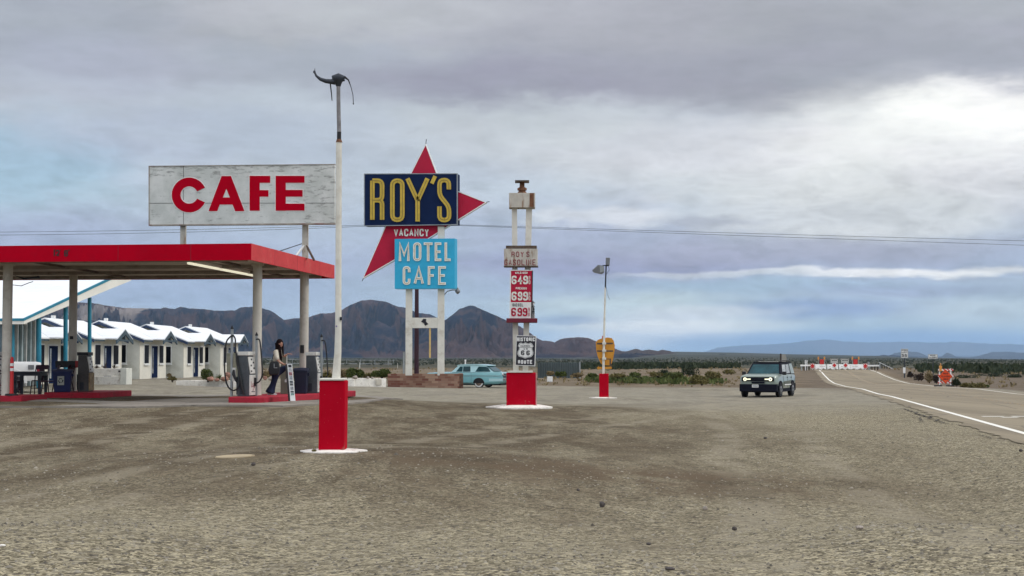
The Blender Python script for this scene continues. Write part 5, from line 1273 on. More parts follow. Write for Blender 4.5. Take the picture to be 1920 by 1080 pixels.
# ================================================================ motel cabins
def cabin(label,x,y,first=None):
    if first is not None:
        r=dup(first,(x,y,g(x,y)+.0),None,label); return r
    t=thing('motel_cabin',label,'cabin',(x,y,g(x,y)),0,'white motel cabins in a row')
    EV,AP=2.46,3.60; hwR=2.8; hw=2.42; LR=7.6; zs_=(AP-EV)/hwR
    zw=EV+(hwR-hw)*zs_-.10
    # walls
    mb=MB(); P=[(-hw,.35,-.4),(hw,.35,-.4),(hw,.35,zw),(0,.35,AP-.13),(-hw,.35,zw)]; mb.extr(P,(0,6.9,0)); mb.build('wall',MT['white_stucco'],t)
    # front skin on the entrance side, warmer sunlit tone painted into its colour
    mb=MB(); mb.box(hw+.001,hw+.05,.34,7.26,-.4,zw-.05); fw=mb.build('front_wall',MT['stucco_lit_side'],t)
    # main roof + porch gable
    mb=MB(); th=.07
    def quad(a,b,c,d): mb.extr([a,b,c,d],(0,0,-th))
    A0=(0,0,AP);A1=(0,LR,AP);R0=(hwR,0,EV);R1=(hwR,LR,EV);L0=(-hwR,0,EV);L1=(-hwR,LR,EV)
    quad(A0,R0,R1,A1); quad(A0,A1,L1,L0)
    pc,pw,pz,px_=4.1,1.75,3.05,3.5   # porch centre, half width, ridge z, projection
    xi=(AP-pz)/zs_
    quad((xi,pc,pz+.012),(px_,pc,pz+.012),(px_,pc-pw,EV+.012),(hwR-.05,pc-pw,EV+.03)); quad((xi,pc,pz+.012),(hwR-.05,pc+pw,EV+.03),(px_,pc+pw,EV+.012),(px_,pc,pz+.012))
    rf=mb.build('roof',MT['white_roof'],t)
    mb=MB(); mb.box(-.13,.07,1.6,1.85,AP-.06,AP+.17); mb.build('roof_vent',MT['white_paint'],rf)
    # rake trims
    for yy_ in (-.02,LR-.04):
        for s_ in (-1,1):
            mb=MB(); mb.extr([(0,yy_,AP-.072),(s_*hwR,yy_,EV-.072),(s_*hwR,yy_,EV-.25),(0,yy_,AP-.25)],(0,.06,0)); mb.build('rake_board',MT['navy_trim'],t)
    mb=MB(); mb.box(hwR-.06,hwR-.02,.05,pc-pw,EV-.17,EV-.06); mb.box(px_-.05,px_-.02,pc-pw+.02,pc-pw+.06,EV-.2,EV-.06); mb.build('eave_board',MT['slate_trim'],t)
    # porch gable face: truss of dark timbers with pale infill
    mb=MB()
    for s_ in (-1,1):
        mb.extr([(px_+.01,pc,pz-.06),(px_+.01,pc+s_*pw*1.08,EV-.10),(px_+.01,pc+s_*pw*1.08,EV-.32),(px_+.01,pc,pz-.34)],(-.07,0,0))
    mb.box(px_-.06,px_+.0,pc-pw,pc+pw,EV-.16,EV-.04)
    mb.box(px_-.06,px_+.0,pc-.05,pc+.05,EV-.1,pz-.2)
    mb.build('gable_truss',MT['slate_trim'],t)
    mb=MB(); mb.extr([(px_-.3,pc-pw*.8,EV-.06),(px_-.3,pc+pw*.8,EV-.06),(px_-.3,pc,pz-.22)],(-.05,0,0)); mb.build('gable_infill',MT['dark_side'],t)
    # openings on the entrance side
    def win(y0,y1,z0,z1):
        xx=hw+.05
        mb=MB(); mb.box(xx+.001,xx+.03,y0-.07,y1+.07,z0-.02,z1+.07); w_=mb.build('window',MT['white_paint'],t)
        mb=MB(); mb.box(xx+.031,xx+.037,y0,y1,z0,z1); mb.build('pane',MT['glass'],w_)
        mb=MB(); mb.box(xx+.001,xx+.09,y0-.08,y1+.08,z0-.13,z0-.021); mb.build('sill',MT['white_paint'],w_)
    win(1.35,2.45,.95,2.08); win(5.3,6.4,.95,2.08)
    xx=hw+.05
    mb=MB(); mb.box(xx+.001,xx+.03,3.12,4.86,0,2.14); dr=mb.build('door',MT['white_paint'],t)
    mb=MB(); mb.box(xx+.031,xx+.05,3.25,4.75,.02,2.04); mb.build('door_leaf',MT['blue_door'],dr)
    mb=MB(); mb.box(xx+.051,xx+.056,3.32,3.60,.3,1.9); mb.build('door_glass',MT['glass_pale'],dr)
    # gable end window
    mb=MB(); mb.box(1.22,1.66,.315,.349,.93,2.15); w_=mb.build('window',MT['white_paint'],t)
    mb=MB(); mb.box(1.28,1.60,.305,.314,1.0,2.08); mb.build('pane',MT['glass'],w_)
    mb=MB(); mb.box(1.20,1.68,.25,.348,.84,.929); mb.build('sill',MT['white_paint'],w_)
    return t
c4=cabin('fourth white motel cabin from the office, plain gable wall above the pale curb end',-24.5,100)
cabin('white motel cabin nearest the teal-pillared office, mostly behind the canopy pillars',-27.2,76.5,c4)
cabin('second white motel cabin from the office, right behind the low white garden wall',-26.3,84,c4)
cabin('third white motel cabin from the office, beside the right end of the low garden wall',-25.4,91.8,c4)
cabin('farthest white motel cabin, behind the round green bush and grey cabinet',-23.5,107.5,c4)
# ================================================================ office with soaring roof
of=thing('motel_office','glass-walled motel office with upswept white roof and teal pillars','building',(-24,68,.1)); lo5=Vector(of.location)
def O_(px,py,Y): return at(px,py,Y)-lo5
E0=O_(-60,606,63.0); E1=O_(45,598,64.0); E2=O_(246,503,74.5)
tb=.0
bk=Vector((E2.x-12,E2.y+.6,E2.z-.2)); bl=Vector((E0.x-9,E0.y,E0.z)); 
# roof top plane: E1 - E2 - back left
n=Vector((0,0,-.09))
bk2=E2+Vector((-14,0,.0)); L1_=E1+Vector((-13,-.4,-.1))
mb=MB(); mb.extr([E1,E2,bk2,L1_],(0,0,-.05)); mb.build('roof',MT['white_roof'],of)
mb=MB(); dE=(E2-E1)
# teal top edge, white deep edge board
mb.extr([E1+Vector((.02,-.02,.03)),E2+Vector((.02,-.02,.03)),E2+Vector((.02,-.02,-.10)),E1+Vector((.02,-.02,-.08))],(-.06,.02,0))
mb.extr([E1+Vector((.02,-.03,.03)),E1+Vector((.02,-.03,-.08)),L1_+Vector((0,-.03,-.08)),L1_+Vector((0,-.03,.03))],(0,.05,0))
mb.build('roof_edge',MT['teal'],of)
mb=MB(); mb.extr([E1+Vector((.0,-.0,-.081)),E2+Vector((.0,-.0,-.101)),E2+Vector((0,0,-.62)),E1+Vector((0,0,-.22))],(-.5,.0,0)); 
mb.extr([E1+Vector((0,0,-.081)),E1+Vector((0,0,-.22)),L1_+Vector((0,0,-.22)),L1_+Vector((0,0,-.081))],(0,.4,0)); mb.build('edge_beam',MT['soffit_white'],of)
for px,Y,r_,yt in ((22,65.0,.12,601),(73,65.8,.105,599),(123,68.6,.098,578),(168,71.2,.09,560)):
    b=O_(px,668+1.3*F/Y,Y); tt=O_(px,yt,Y); mb=MB(); mb.ring([(b.x,b.y,-.2),(tt.x,tt.y,tt.z+.05)],[r_,r_],18); mb.build('pillar',MT['teal'],of,smooth=True)
G0=O_(20,650,65.6); G1=O_(69,650,70.0)
mb=MB(); mb.extr([(G0.x,G0.y,.1),(G1.x,G1.y,.1),(G1.x,G1.y,O_(69,600,70).z),(G0.x,G0.y,O_(20,606,65.6).z)],(-.03,.02,0)); gw=mb.build('glass_wall',MT['office_glass'],of)
for i in range(7):
    t_=i/6; p=G0.lerp(G1,t_); mb=MB(); w_=.05 if i%2 else .09
    mb.box(p.x-.02,p.x+.12,p.y-w_,p.y+w_,0,O_(20,606,65.6).z+ (O_(69,600,70).z-O_(20,606,65.6).z)*t_); mb.build('mullion',mat('mullion_%d'%i,(.62,.62,.58) if i%2 else (.35,.42,.42),.5),of)
mb=MB(); mb.box(G0.x-14,G0.x-.1,G0.y,G0.y+.2,-.1,2.9); mb.build('front_wall',MT['office_glass'],of)
mb=MB(); mb.box(G1.x-.3,G1.x+.05,G1.y+.05,G1.y+.4,-.1,3.0); mb.build('corner_post',MT['grey_metal'],of)
# ================================================================ white pickup
D=61.0; tr=thing('pickup_truck','white pickup truck tail seen behind the orange marker post','truck',(at(32,700,D).x,D+.6,g(-19,D)-.05),math.radians(19)); 
def T2(px,py): 
    v=at(px,py,D)-Vector((at(30,700,D).x,D,tr.location.z)); return v
mb=MB(); S_=[]
for x,hw,z0,z1 in ((-2.6,.95,.55,1.34),(.55,.97,.55,1.33),(.70,.93,.6,1.30),(.73,.9,.62,1.27)):
    S_.append([(x,-hw*.96,z0),(x,-hw,z0+.2),(x,-hw,z1-.1),(x,-hw+.05,z1),(x,hw-.05,z1),(x,hw,z1-.1),(x,hw,z0+.2),(x,hw*.96,z0)])
mb.loft(S_); mb.build('bed',MT['truck_white'],tr,smooth=True)
mb=MB(); mb.loft([[(x,-.9,1.0),(x,.9,1.0),(x,.8,z),(x,-.8,z)] for x,z in ((-4.2,1.3),(-3.8,1.8),(-2.9,1.84),(-2.55,1.35))]); mb.build('cab',MT['truck_white'],tr)
mb=MB(); mb.extr([(x,-.965,z) for x,z in [(-.42+.48*math.cos(math.pi*i/12),.45+.46*math.sin(math.pi*i/12)) for i in range(13)]],(0,.25,0)); mb.build('wheel_arch',MT['black'],tr)
mb=MB()
for i in range(12):
    a=math.pi*i/12;a2=math.pi*(i+1)/12
    mb.extr([(-.42+r*math.cos(q),-1.0,.45+r*math.sin(q)) for r,q in ((.62,a),(.62,a2),(.5,a2),(.5,a))],(0,.1,0))
mb.build('fender_flare',MT['truck_white'],tr,bevel=.02)
wheel(tr,-.42,-.85,.40,.40,.24,False,1,'grey_metal'); wheel(tr,-.42,.85,.40,.40,.24,False,1,'grey_metal')
mb=MB(); mb.box(.56,.735,-.985,-.80,.78,1.18); mb.build('tail_lamp',mat('tail_red',(.2,.01,.02),.3),tr,bevel=.01)
mb=MB(); mb.box(.22,.45,-.99,-.975,1.02,1.2); mb.build('fuel_flap',MT['grey_metal'],tr)
mb=MB(); mb.box(.74,.86,-.9,.9,.5,.66); mb.build('bumper',MT['chrome'],tr,bevel=.02)
# ================================================================ garden wall, curbs, cabinet
D=73.5; p=at(207,716,D); gw_=thing('garden_wall','low two-tier whitewashed planter wall with dry plants before the cabins','planter',(p.x,D,p.z)); lo6=p
def GW(px,py): return at(px,py,D)-lo6
mb=MB(); a=GW(168,705);b=GW(226,691); mb.box(a.x,b.x,.25,1.1,a.z,b.z); mb.build('upper_tier',MT['white_conc'],gw_,bevel=.01)
a=GW(168,716);b=GW(226,706); mb=MB(); mb.box(a.x,b.x,0,.9,a.z-.2,b.z); mb.build('lower_tier',MT['white_conc'],gw_,bevel=.01)
a=GW(226.2,718);b=GW(238,690.5); mb=MB(); mb.box(a.x,b.x,-.08,1.0,a.z-.2,b.z); mb.build('end_pier',MT['white_stucco'],gw_,bevel=.01)
mb=MB(); mb.box(GW(231,0).x,GW(235,0).x,-.095,-.081,GW(0,698).z,GW(0,694.5).z); mb.build('pier_mark',MT['dark_side'],gw_)
def curb(pts,h,lab,w=.3,m='white_conc'):
    mb=MB(); L_=[]
    P=[at(*q) for q in pts]
    for i,p in enumerate(P):
        a=P[max(i-1,0)];b=P[min(i+1,len(P)-1)]; d=(b-a); d.z=0; d.normalize(); n=Vector((-d.y,d.x,0))*w
        j=.03*mnoise.noise(p*1.3)
        zb=g(p.x,p.y)
        L_.append([(p.x,p.y,zb-.15),(p.x,p.y,p.z+j),(p.x+n.x,p.y+n.y,p.z+j),(p.x+n.x,p.y+n.y,zb-.15)])
    mb.loft(L_); o=mb.build('garden_curb',MT[m],bevel=.02); tag(o,lab,'curb'); return o
curb([(330,714,79),(355,713.5,79),(380,713.5,78.5),(410,714,78),(445,714,78),(470,713,78.3)],.2,'long low whitewashed curb in front of the round bush and cabins')
curb([(640,712.3,86),(650,711.8,86),(664,711.8,86)],.2,'short whitewashed curb just right of the tall lamp post')
curb([(657,709.2,90),(680,709.2,90.5),(700,709.5,91),(724,709.6,91.5)],.2,'whitewashed curb leading up to the brick planter',.3)
mb=MB(); a=at(640,722,90.5);b=at(725,711,91.6); mb.extr([at(705,722,91),at(724.5,722.5,91.6),at(724.5,710.9,91.6),at(705,711,91)],(0,.2,0)); o=mb.build('retaining_wall',MT['concrete']); tag(o,'low grey retaining wall end touching the brick planter','wall')
D=98; p=at(434,713,D); t=thing('utility_cabinet','tall olive-grey panel cabinet beside the farthest cabin','cabinet',(p.x,D,p.z)); mb=MB(); mb.box(-.32,.32,0,.5,0,at(434,662,D).z-p.z); mb.build('housing',MT['olive_box'],t,bevel=.015)
mb=MB(); mb.box(-.27,.27,-.02,-.002,.1,1.6); mb.build('door_panel',mat('cabinet_door',(.20,.19,.14),.8),t)
mb=MB(); a=at(434,659.5,107.5); b=at(441,650.5,107.5)
mb.box(a.x,b.x,107.72,107.80,a.z,b.z); o=mb.build('wall_box',MT['navy_trim']); tag(o,'small dark blue box on the farthest cabin wall','box')
# corrugated fence behind the car
D=165; t=thing('metal_fence','grey-green corrugated metal fence right of the price tower','fence',(at(1043,690,D).x,D,g(at(1043,690,D).x,D)));lo7=Vector(t.location)
x0=(at(1008,690,D)-lo7).x; x1=(at(1086,690,D)-lo7).x; zt=(at(1043,679.5,D)-lo7).z; n=70
mb=MB(); top=[];bot=[]
L_=[[ (x0+(x1-x0)*i/n, .06*math.sin(i*2.1), -1.2),(x0+(x1-x0)*i/n,.06*math.sin(i*2.1),zt)] for i in range(n+1)]
mb.loft(L_,closed=False,cap=False); mb.build('sheet_panel',MT['fence_metal'],t)
mb=MB(); mb.box(x1,x1+.15,-.1,.1,-1.2,zt+.06); mb.build('end_post',MT['galv'],t)
mb=MB(); mb.box(x0,x1,.08,.16,zt-.3,zt-.2); mb.build('rail',MT['galv'],t)
# far rail fence on the plain
D=450; t=thing('wire_fence','faint pale rail fence with posts far across the plain','fence',(-20,D,float(gz([-20],[D])[0])))
lo8=Vector(t.location); xa=at(500,681,D).x; xb=at(735,683,D).x
mb=MB(); 
for py0,py1,r_ in ((674,675.5,.06),(681,682.6,.09)): 
    a=at(500,py0,D)-lo8; b=at(740,py1,D)-lo8; mb.ring([a,b],r_,5)
mb.build('rail',MT['galv'],t)
for px in (520,548,577,606,650,676,703,728,738):
    a=at(px,674,D)-lo8; mb=MB(); mb.box(a.x-.07,a.x+.07,-.07,.07,-1,a.z); mb.build('post',MT['galv'],t)
for px,y0,y1,w in ((674.5,679.5,685,1.2),(745.5,681,685,.8)):
    p=at(px,y1,330); mb=MB(); hh=at(px,y0,330).z-p.z; mb.box(p.x-w*.06,p.x+w*.06,330,330.12,p.z-1,p.z+hh); o=mb.build('marker_stake',MT['white_post']); tag(o,'white stake standing on the plain beyond the dark bushes' if px<700 else 'small white stake near the left edge of the brick planter','stake')
p=at(757,700,108); t=thing('grey_post','slim grey metal post just left of the motel sign leg','post',(p.x,108,g(p.x,108))); mb=MB(); mb.box(-.06,.06,-.06,.06,-.1,at(757,660,108).z-t.location.z); mb.build('shaft',MT['galv'],t)
mb=MB(); mb.box(-.09,.09,-.09,.09,at(757,660,108).z-t.location.z,at(757,659,108).z-t.location.z); mb.build('cap',MT['grey_metal'],t)
p=at(872.5,690,125); t=thing('white_pipe','short white vent pipe standing behind the turquoise sedan roof','pipe',(p.x,125,g(p.x,125))); mb=MB(); zz=at(872.5,676,125).z-t.location.z; mb.ring([(0,0,-.1),(0,0,zz)],[.06,.06],10); mb.build('tube',MT['white_paint'],t); mb=MB(); mb.ring([(0,0,zz),(0,0,zz+.08)],[.09,.07],10); mb.build('cap',MT['white_paint'],t)
# ================================================================ person
D=43.55; pp=at(520,738,D)
per=thing('person','long-haired woman in cream blouse and dark flared jeans, one knee raised, hand on knee','person',(pp.x,D,.33))
def H(px,py,y): return Vector(((px-520)/64.3,y,(738-py)/64.3))
def skin(name,verts,edges,m,par=None,root=0,sub=2):
    me=bpy.data.meshes.new(name); me.from_pydata([tuple(v[0]) for v in verts],edges,[]); me.update()
    o=bpy.data.objects.new(name,me); C.objects.link(o); me.materials.append(m)
    md=o.modifiers.new('skin','SKIN'); 
    if not me.skin_vertices: 
        me.skin_vertices
    sv_=o.data.skin_vertices[0].data
    for i,v in enumerate(verts):
        r=v[1]; sv_[i].radius=(r,r) if not hasattr(r,'__len__') else r
        sv_[i].use_root=(i==root)
    md.use_smooth_shade=True
    s_=o.modifiers.new('sub','SUBSURF'); s_.levels=sub; s_.render_levels=sub
    o.parent=par if par is not None else per; return o
def ensure(me): pass
body=[(H(518.5,692,0),.12),(H(518.5,682,0),.105),(H(519.5,670,0),.125),(H(520.5,659,0),.115),(H(521.5,654,0),.05),(H(523.5,650,-.01),.052),(H(525,645,-.02),.075),(H(525,641,-.02),.07),
 (H(519,657,-.15),.055),(H(520.5,668,-.20),.045),(H(523.5,676,-.20),.037),(H(533.5,681,-.13),.028),
 (H(524,657,.13),.052),(H(530,667,.16),.042),(H(537,662,.14),.030),
 (H(517.5,698,-.08),.095),(H(514,714,-.06),.062),(H(506,733,-.05),.045),
 (H(522,695,.06),.095),(H(537.5,686,.0),.066),(H(540.2,712,.03),.045)]
be=[(0,1),(1,2),(2,3),(3,4),(4,5),(5,6),(6,7),(3,8),(8,9),(9,10),(10,11),(3,12),(12,13),(13,14),(0,15),(15,16),(16,17),(0,18),(18,19),(19,20)]
bd=skin('body',body,be,MT['skin'])
bl_=[(H(518.5,688,0),(.16,.135)),(H(519,680,0),(.14,.12)),(H(519.5,669,0),(.15,.13)),(H(520.5,659,0),(.135,.115)),(H(521.4,655.5,0),.065),
 (H(518.5,657.5,-.14),.078),(H(520.2,668,-.195),.072),(H(522.2,674,-.20),.066),(H(524,657.5,.13),.07),(H(529.0,666,.16),.06)]
skin('blouse',bl_,[(0,1),(1,2),(2,3),(3,4),(3,5),(5,6),(6,7),(3,8),(8,9)],MT['blouse'])
jn=[(H(518.5,692,0),.14),(H(518.5,687,0),.13),(H(517,700,-.07),.125),(H(514.5,713,-.06),.085),(H(511,723,-.05),.10),(H(507.5,731,-.05),.145),(H(506.5,736,-.05),.165),
 (H(524,694,.05),.125),(H(531,689,.03),.105),(H(538,686.5,.0),.088),(H(539.5,696,.01),.07),(H(540.5,709,.03),.085)]
skin('jeans',jn,[(0,1),(0,2),(2,3),(3,4),(4,5),(5,6),(0,7),(7,8),(8,9),(9,10),(10,11)],MT['jeans'])
def shoe(p,yy):
    mb=MB(); x,z=p
    mb.loft([[(x+dx,yy-w,z),(x+dx,yy+w,z),(x+dx,yy+w*.8,z+h),(x+dx,yy-w*.8,z+h)] for dx,w,h in ((-.09,.03,.07),(-.05,.042,.09),(.04,.045,.085),(.12,.045,.05),(.18,.025,.03))]); return mb.build('shoe',MT['shoe'],per,smooth=True)
q=H(508,738,0); shoe((q.x,.0),-.05); q=H(539.5,0,0); shoe((q.x,.365),.03)
# head details: face, nose, mouth, ears, hair
hc=H(525,642.5,-.02)
mb=MB(); mb.ball(tuple(hc),.078,.082,.108,16,12); mb.ball(tuple(hc+Vector((.050,-.062,-.01))),.013,.016,.02,8,6)
mb.ball(tuple(hc+Vector((.032,-.052,-.062))),.035,.03,.028,10,6); mb.build('face',MT['skin'],per,smooth=True)
mb=MB(); mb.ball(tuple(hc+Vector((-.022,.022,.022))),.104,.108,.122,18,12); mb.ball(tuple(hc+Vector((-.06,.03,-.12))),.085,.10,.15,14,10); mb.build('hair_cap',MT['hair'],per,smooth=True)
mb=MB()
for dx,dy in ((.022,-.077),(.064,-.046)): mb.ball(tuple(hc+Vector((dx,dy,.012))),.010,.008,.006,8,6)
mb.build('eyes',MT['black'],per)
mb=MB(); mb.ball(tuple(hc+Vector((.046,-.072,-.045))),.02,.008,.006,8,6); mb.build('mouth',MT['faded_red_letter'],per)
mb=MB()
for dx,dy in ((-.02,-.078),(.03,.078)): mb.ball(tuple(hc+Vector((dx,dy,-.0))),.014,.008,.024,8,6)
mb.build('ears',MT['skin'],per)
hr=[(hc+Vector((-.005,.02,.062)),(.092,.092)),(hc+Vector((-.045,.03,0)),(.092,.09)),(H(521.5,653,.03),(.095,.09)),(H(519.5,662,.04),(.085,.08)),(H(518.5,670,.06),.04),
 (H(524.5,650.5,-.085),.052),(H(525.5,659,-.10),.052),(H(527,668,-.10),.042),(H(528,675,-.09),.018),
 (H(529.5,648,.02),.035),(H(530,657,-.03),.035),(H(531,666,-.03),.02)]
skin('hair',hr,[(0,1),(1,2),(2,3),(3,4),(2,5),(5,6),(6,7),(7,8),(0,9),(9,10),(10,11)],MT['hair'])
def hand(c,dirx,dirz):
    d=Vector((dirx,-.1,dirz)).normalized(); sd=Vector((0,1,0)); c=Vector(c)
    V_=[(c,.022),(c+d*.045,.026)];E_=[(0,1)]
    for k,(o_,ln) in enumerate(((-.027,.055),(-.010,.068),(.009,.064),(.026,.05))):
        i=len(V_); V_.append((c+d*.07+sd*o_,.010)); V_.append((c+d*(.07+ln*.5)+sd*o_*1.1+Vector((0,0,-.008)),.009)); V_.append((c+d*(.07+ln)+sd*o_*1.1+Vector((0,0,-.026)),.007))
        E_+=[(1,i),(i,i+1),(i+1,i+2)]
    i=len(V_); V_.append((c+d*.025-sd*.035+Vector((0,0,.004)),.011)); V_.append((c+d*.05-sd*.055+Vector((0,0,-.004)),.009)); E_+=[(0,i),(i,i+1)]
    return skin('hand',V_,E_,MT['skin'],sub=1)
hand(H(534,681.2,-.12),1,.12); hand(H(537.5,661.5,.14),1,.05)
bgp=H(516.5,688,-.26)+Vector(per.location)
bag=thing('handbag','black shoulder bag hanging at the hip of the woman','bag',tuple(bgp))
mb=MB(); mb.loft([[(x,y,-.2) for x,y in ((-.13,-.07),(.13,-.07),(.13,.07),(-.13,.07))],[(x,y,-.05) for x,y in ((-.16,-.08),(.16,-.08),(.16,.08),(-.16,.08))],[(x,y,.16) for x,y in ((-.12,-.05),(.14,-.05),(.14,.05),(-.12,.05))],[(x,y,.2) for x,y in ((-.07,-.03),(.09,-.03),(.09,.03),(-.07,.03))]]); mb.build('pouch',MT['black'],bag,smooth=True,bevel=.02)
mb=MB(); mb.ring([(-.08,0,.18),(-.04,.04,.35),(.03,.10,.5)],.011,6); mb.build('strap',MT['black'],bag)
mb=MB(); mb.box(.0,.02,-.085,-.078,.0,.13); mb.box(.0,.10,-.085,-.078,0,.02); mb.build('trim',MT['galv'],bag)

# ================================================================ shrubs
def bushmesh(n,rx,ry,rz,leaf,seed,lobes=7,flat=.0):
    rr=random.Random(seed); v=[];f=[]
    LB=[(rr.uniform(-.6,.6)*rx,rr.uniform(-.6,.6)*ry,rr.uniform(.15,.6)*rz,rr.uniform(.35,.6)) for _ in range(lobes)]
    for i in range(n):
        l=rr.choice(LB)
        while True:
            a,b,c=rr.uniform(-1,1),rr.uniform(-1,1),rr.uniform(-1,1)
            q=math.sqrt(a*a+b*b+c*c)
            if .35<q<1: break
        k_=(q**.35)/q
        x=l[0]+a*k_*l[3]*rx; y=l[1]+b*k_*l[3]*ry; z=max(.02,l[2]+c*k_*l[3]*rz)
        s=leaf*rr.uniform(.6,1.5); d=Vector((rr.uniform(-1,1),rr.uniform(-1,1),rr.uniform(-.2,1.2))).normalized()
        e=d.cross(Vector((rr.uniform(-1,1),rr.uniform(-1,1),rr.uniform(-1,1)))).normalized()
        o=len(v); p=Vector((x,y,z)); v+=[tuple(p-e*s*.35),tuple(p+e*s*.35),tuple(p+d*s+e*s*.12),tuple(p+d*s-e*s*.12)]; f.append((o,o+1,o+2,o+3))
    return v,f
def shrub(name,label,px,py,Y,wpx,hpx,m,seed,cat='bush',n=900,group=None,stems=True,leaf=.09):
    p=at(px,py,Y); s=Y/F
    t=thing(name,label,cat,(p.x,Y,p.z-.03),0,group)
    v,f=bushmesh(n,wpx*s/2,wpx*s/2*.8,hpx*s*.78,leaf,seed,lobes=max(6,int(wpx/5)))
    mb=MB(); mb.v=v; mb.f=f; mb.build('foliage',MT[m],t)
    if stems:
        mb=MB(); rr=random.Random(seed)
        for i in range(7): 
            a=rr.random()*6.28; r=wpx*s*.3*rr.random(); mb.ring([(r*.2*math.cos(a),r*.2*math.sin(a),-.1),(r*math.cos(a),r*math.sin(a),hpx*s*.6)],[.02,.008],5)
        mb.build('stem',MT['pole_wood'],t)
    return t
shrub('round_bush','round green bush in front of the motel cabins',390,712,78,26,27,'leaf_bright',1,n=2600,leaf=.05)
shrub('spiky_bush','small low green tuft in front of the cabin row, left of the round bush',323,712,80,16,8,'leaf_olive',2,n=500,leaf=.06)
shrub('small_weed','tiny tuft growing by the wall of the fourth cabin',317,706,94,10,7,'leaf_dry',3,n=250,leaf=.07)
shrub('dark_bush','large dark green bush left of the brick planter, behind the curb',668,708,93,34,21,'leaf_green',4,n=2200,leaf=.09)
shrub('dark_bush','lower dark green bush between the big bush and the brick planter',716,706,96,34,17,'leaf_green',5,n=2000,leaf=.09)
shrub('dry_bush','golden dry bush just right of the tall white pole',645,706,97,24,18,'leaf_dry',6,n=1300,leaf=.09)
shrub('olive_bush','olive low bush in the gap between two dark bushes',692,708,97,24,13,'leaf_olive',7,n=900,leaf=.08)
shrub('dry_bush','dry golden grass clump between the two right pillars',500,707,100,30,14,'leaf_dry',37,n=900,leaf=.1)
shrub('olive_bush','olive scrub clump behind the navy trash bin and pump',612,709,98,30,16,'leaf_olive',38,n=900,leaf=.1)
shrub('dark_bush','dark bush hugging the left side of the tall pole base',636,707,101,18,14,'leaf_dark',39,n=700,leaf=.1)
shrub('lone_shrub','large rounded green shrub on the desert edge left of the suv',1316,719,98,43,21,'leaf_olive',8,n=3000,leaf=.08)
shrub('pale_shrub','pale dry bush behind the lone rounded shrub',1340,709,135,36,16,'leaf_olive',9,n=900,leaf=.12)
hz=[(1050,705,130,22,12,'leaf_green','dark green bush in front of the corrugated fence end'),(1082,706,130,22,9,'leaf_dry','dry tan bush at the right end of the corrugated fence'),
(1112,706,130,18,7,'leaf_green','low bush left of the narrow red post base'),(1160,707,128,34,8,'leaf_olive','low wide bush right of the yellow arrow sign'),(1196,706,130,34,9,'leaf_bright','bright low bush in the middle of the green strip'),
(1232,705,135,30,12,'leaf_olive','pale olive bush right of the bright low bush'),(1262,707,125,36,12,'leaf_bright','yellow-green bush left of the lone rounded shrub'),(1245,704,150,24,14,'leaf_dark','dark bush behind the yellow-green bush'),
(1292,703,150,40,20,'leaf_dark','dark tall bush standing behind the lone rounded shrub'),(1032,702,135,14,7,'leaf_dry','small dry clump by the price tower base'),(1364,700,160,26,9,'leaf_olive','sparse olive bush halfway to the suv')]
for i,(px,py,Y,w,h_,m_,lab) in enumerate(hz): shrub('desert_bush',lab,px,py,Y,w,h_,m_,40+i,n=700,leaf=.12,group='bushes along the desert edge')
hr_=[(1722,712,140,16,17,'leaf_brown','dark brown bush on the bank left of the orange sign'),(1708,706,165,14,12,'leaf_brown','small brown bush beside the white marker plate'),(1743,716,135,18,22,'leaf_dry','tall dry grass clump between dark bush and orange sign'),
(1756,717,133,14,20,'leaf_brown','brown stalky clump just left of the orange sign'),(1794,722,118,18,13,'leaf_dark','dark green bush touching the right leg of the orange sign'),(1833,727,108,34,13,'leaf_olive','olive bush right of the orange sign on bare dirt'),
(1808,725,112,18,8,'leaf_olive','small olive clump between the dark and olive bushes'),(1846,726,112,16,8,'leaf_green','little green clump at the right end of the olive bush'),
(1868,709,175,44,14,'leaf_dark','dark green tree-like bush, highest of the right-hand thicket'),(1810,710,170,50,10,'leaf_dark','dark green low bush behind the orange sign'),(1908,711,170,40,12,'leaf_dark','dark green bush cut by the right edge of the photo'),(1840,709,180,40,10,'leaf_dark','dark green bush in the middle of the right-hand thicket')]
for i,(px,py,Y,w,h_,m_,lab) in enumerate(hr_): shrub('roadside_bush',lab,px,py,Y,w,h_,m_,70+i,n=800,leaf=.11,group='bushes beyond the highway')
# agave and rocks beside the round bush
def agave(name,label,px,py,Y,rpx,hpx,m,seed,n=16,cat='plant'):
    rr=random.Random(seed); p=at(px,py,Y); s=Y/F; t=thing(name,label,cat,(p.x,Y,p.z)); mb=MB()
    for i in range(n):
        a=rr.random()*6.28; el=rr.uniform(.2,1.3); ln=rr.uniform(.7,1)*rpx*s; d=Vector((math.cos(a)*math.cos(el),math.sin(a)*math.cos(el),math.sin(el)*hpx/rpx*1.2)); sd=Vector((-math.sin(a),math.cos(a),0))*.05*rpx*s*1.4
        mb.extr([-sd,sd,sd*1.1+d*ln*.5,d*ln,-sd*1.1+d*ln*.5],(0,0,.012))
    mb.build('leaf_rosette',MT[m],t); return t
agave('agave','green agave rosette beside the round bush',411,712,78,12,11,'leaf_green',3,22)
for i,(px,w,lab) in enumerate(((180,8,'leftmost dead agave on the low garden wall'),(197,9,'dead agave in the middle of the low garden wall, tallest blades'),(214,8,'dead agave near the end pier of the low garden wall'))):
    p=at(px,691,74); t=agave('dead_agave',lab,px,691,74,w,13 if i==1 else 9,'leaf_brown',20+i,14); t['group']='dead agaves on the garden wall'
agave('ground_weed','small green weed at the left edge of the pale pad',589,848,21.85,6,10,'leaf_olive',9,26,'weed')
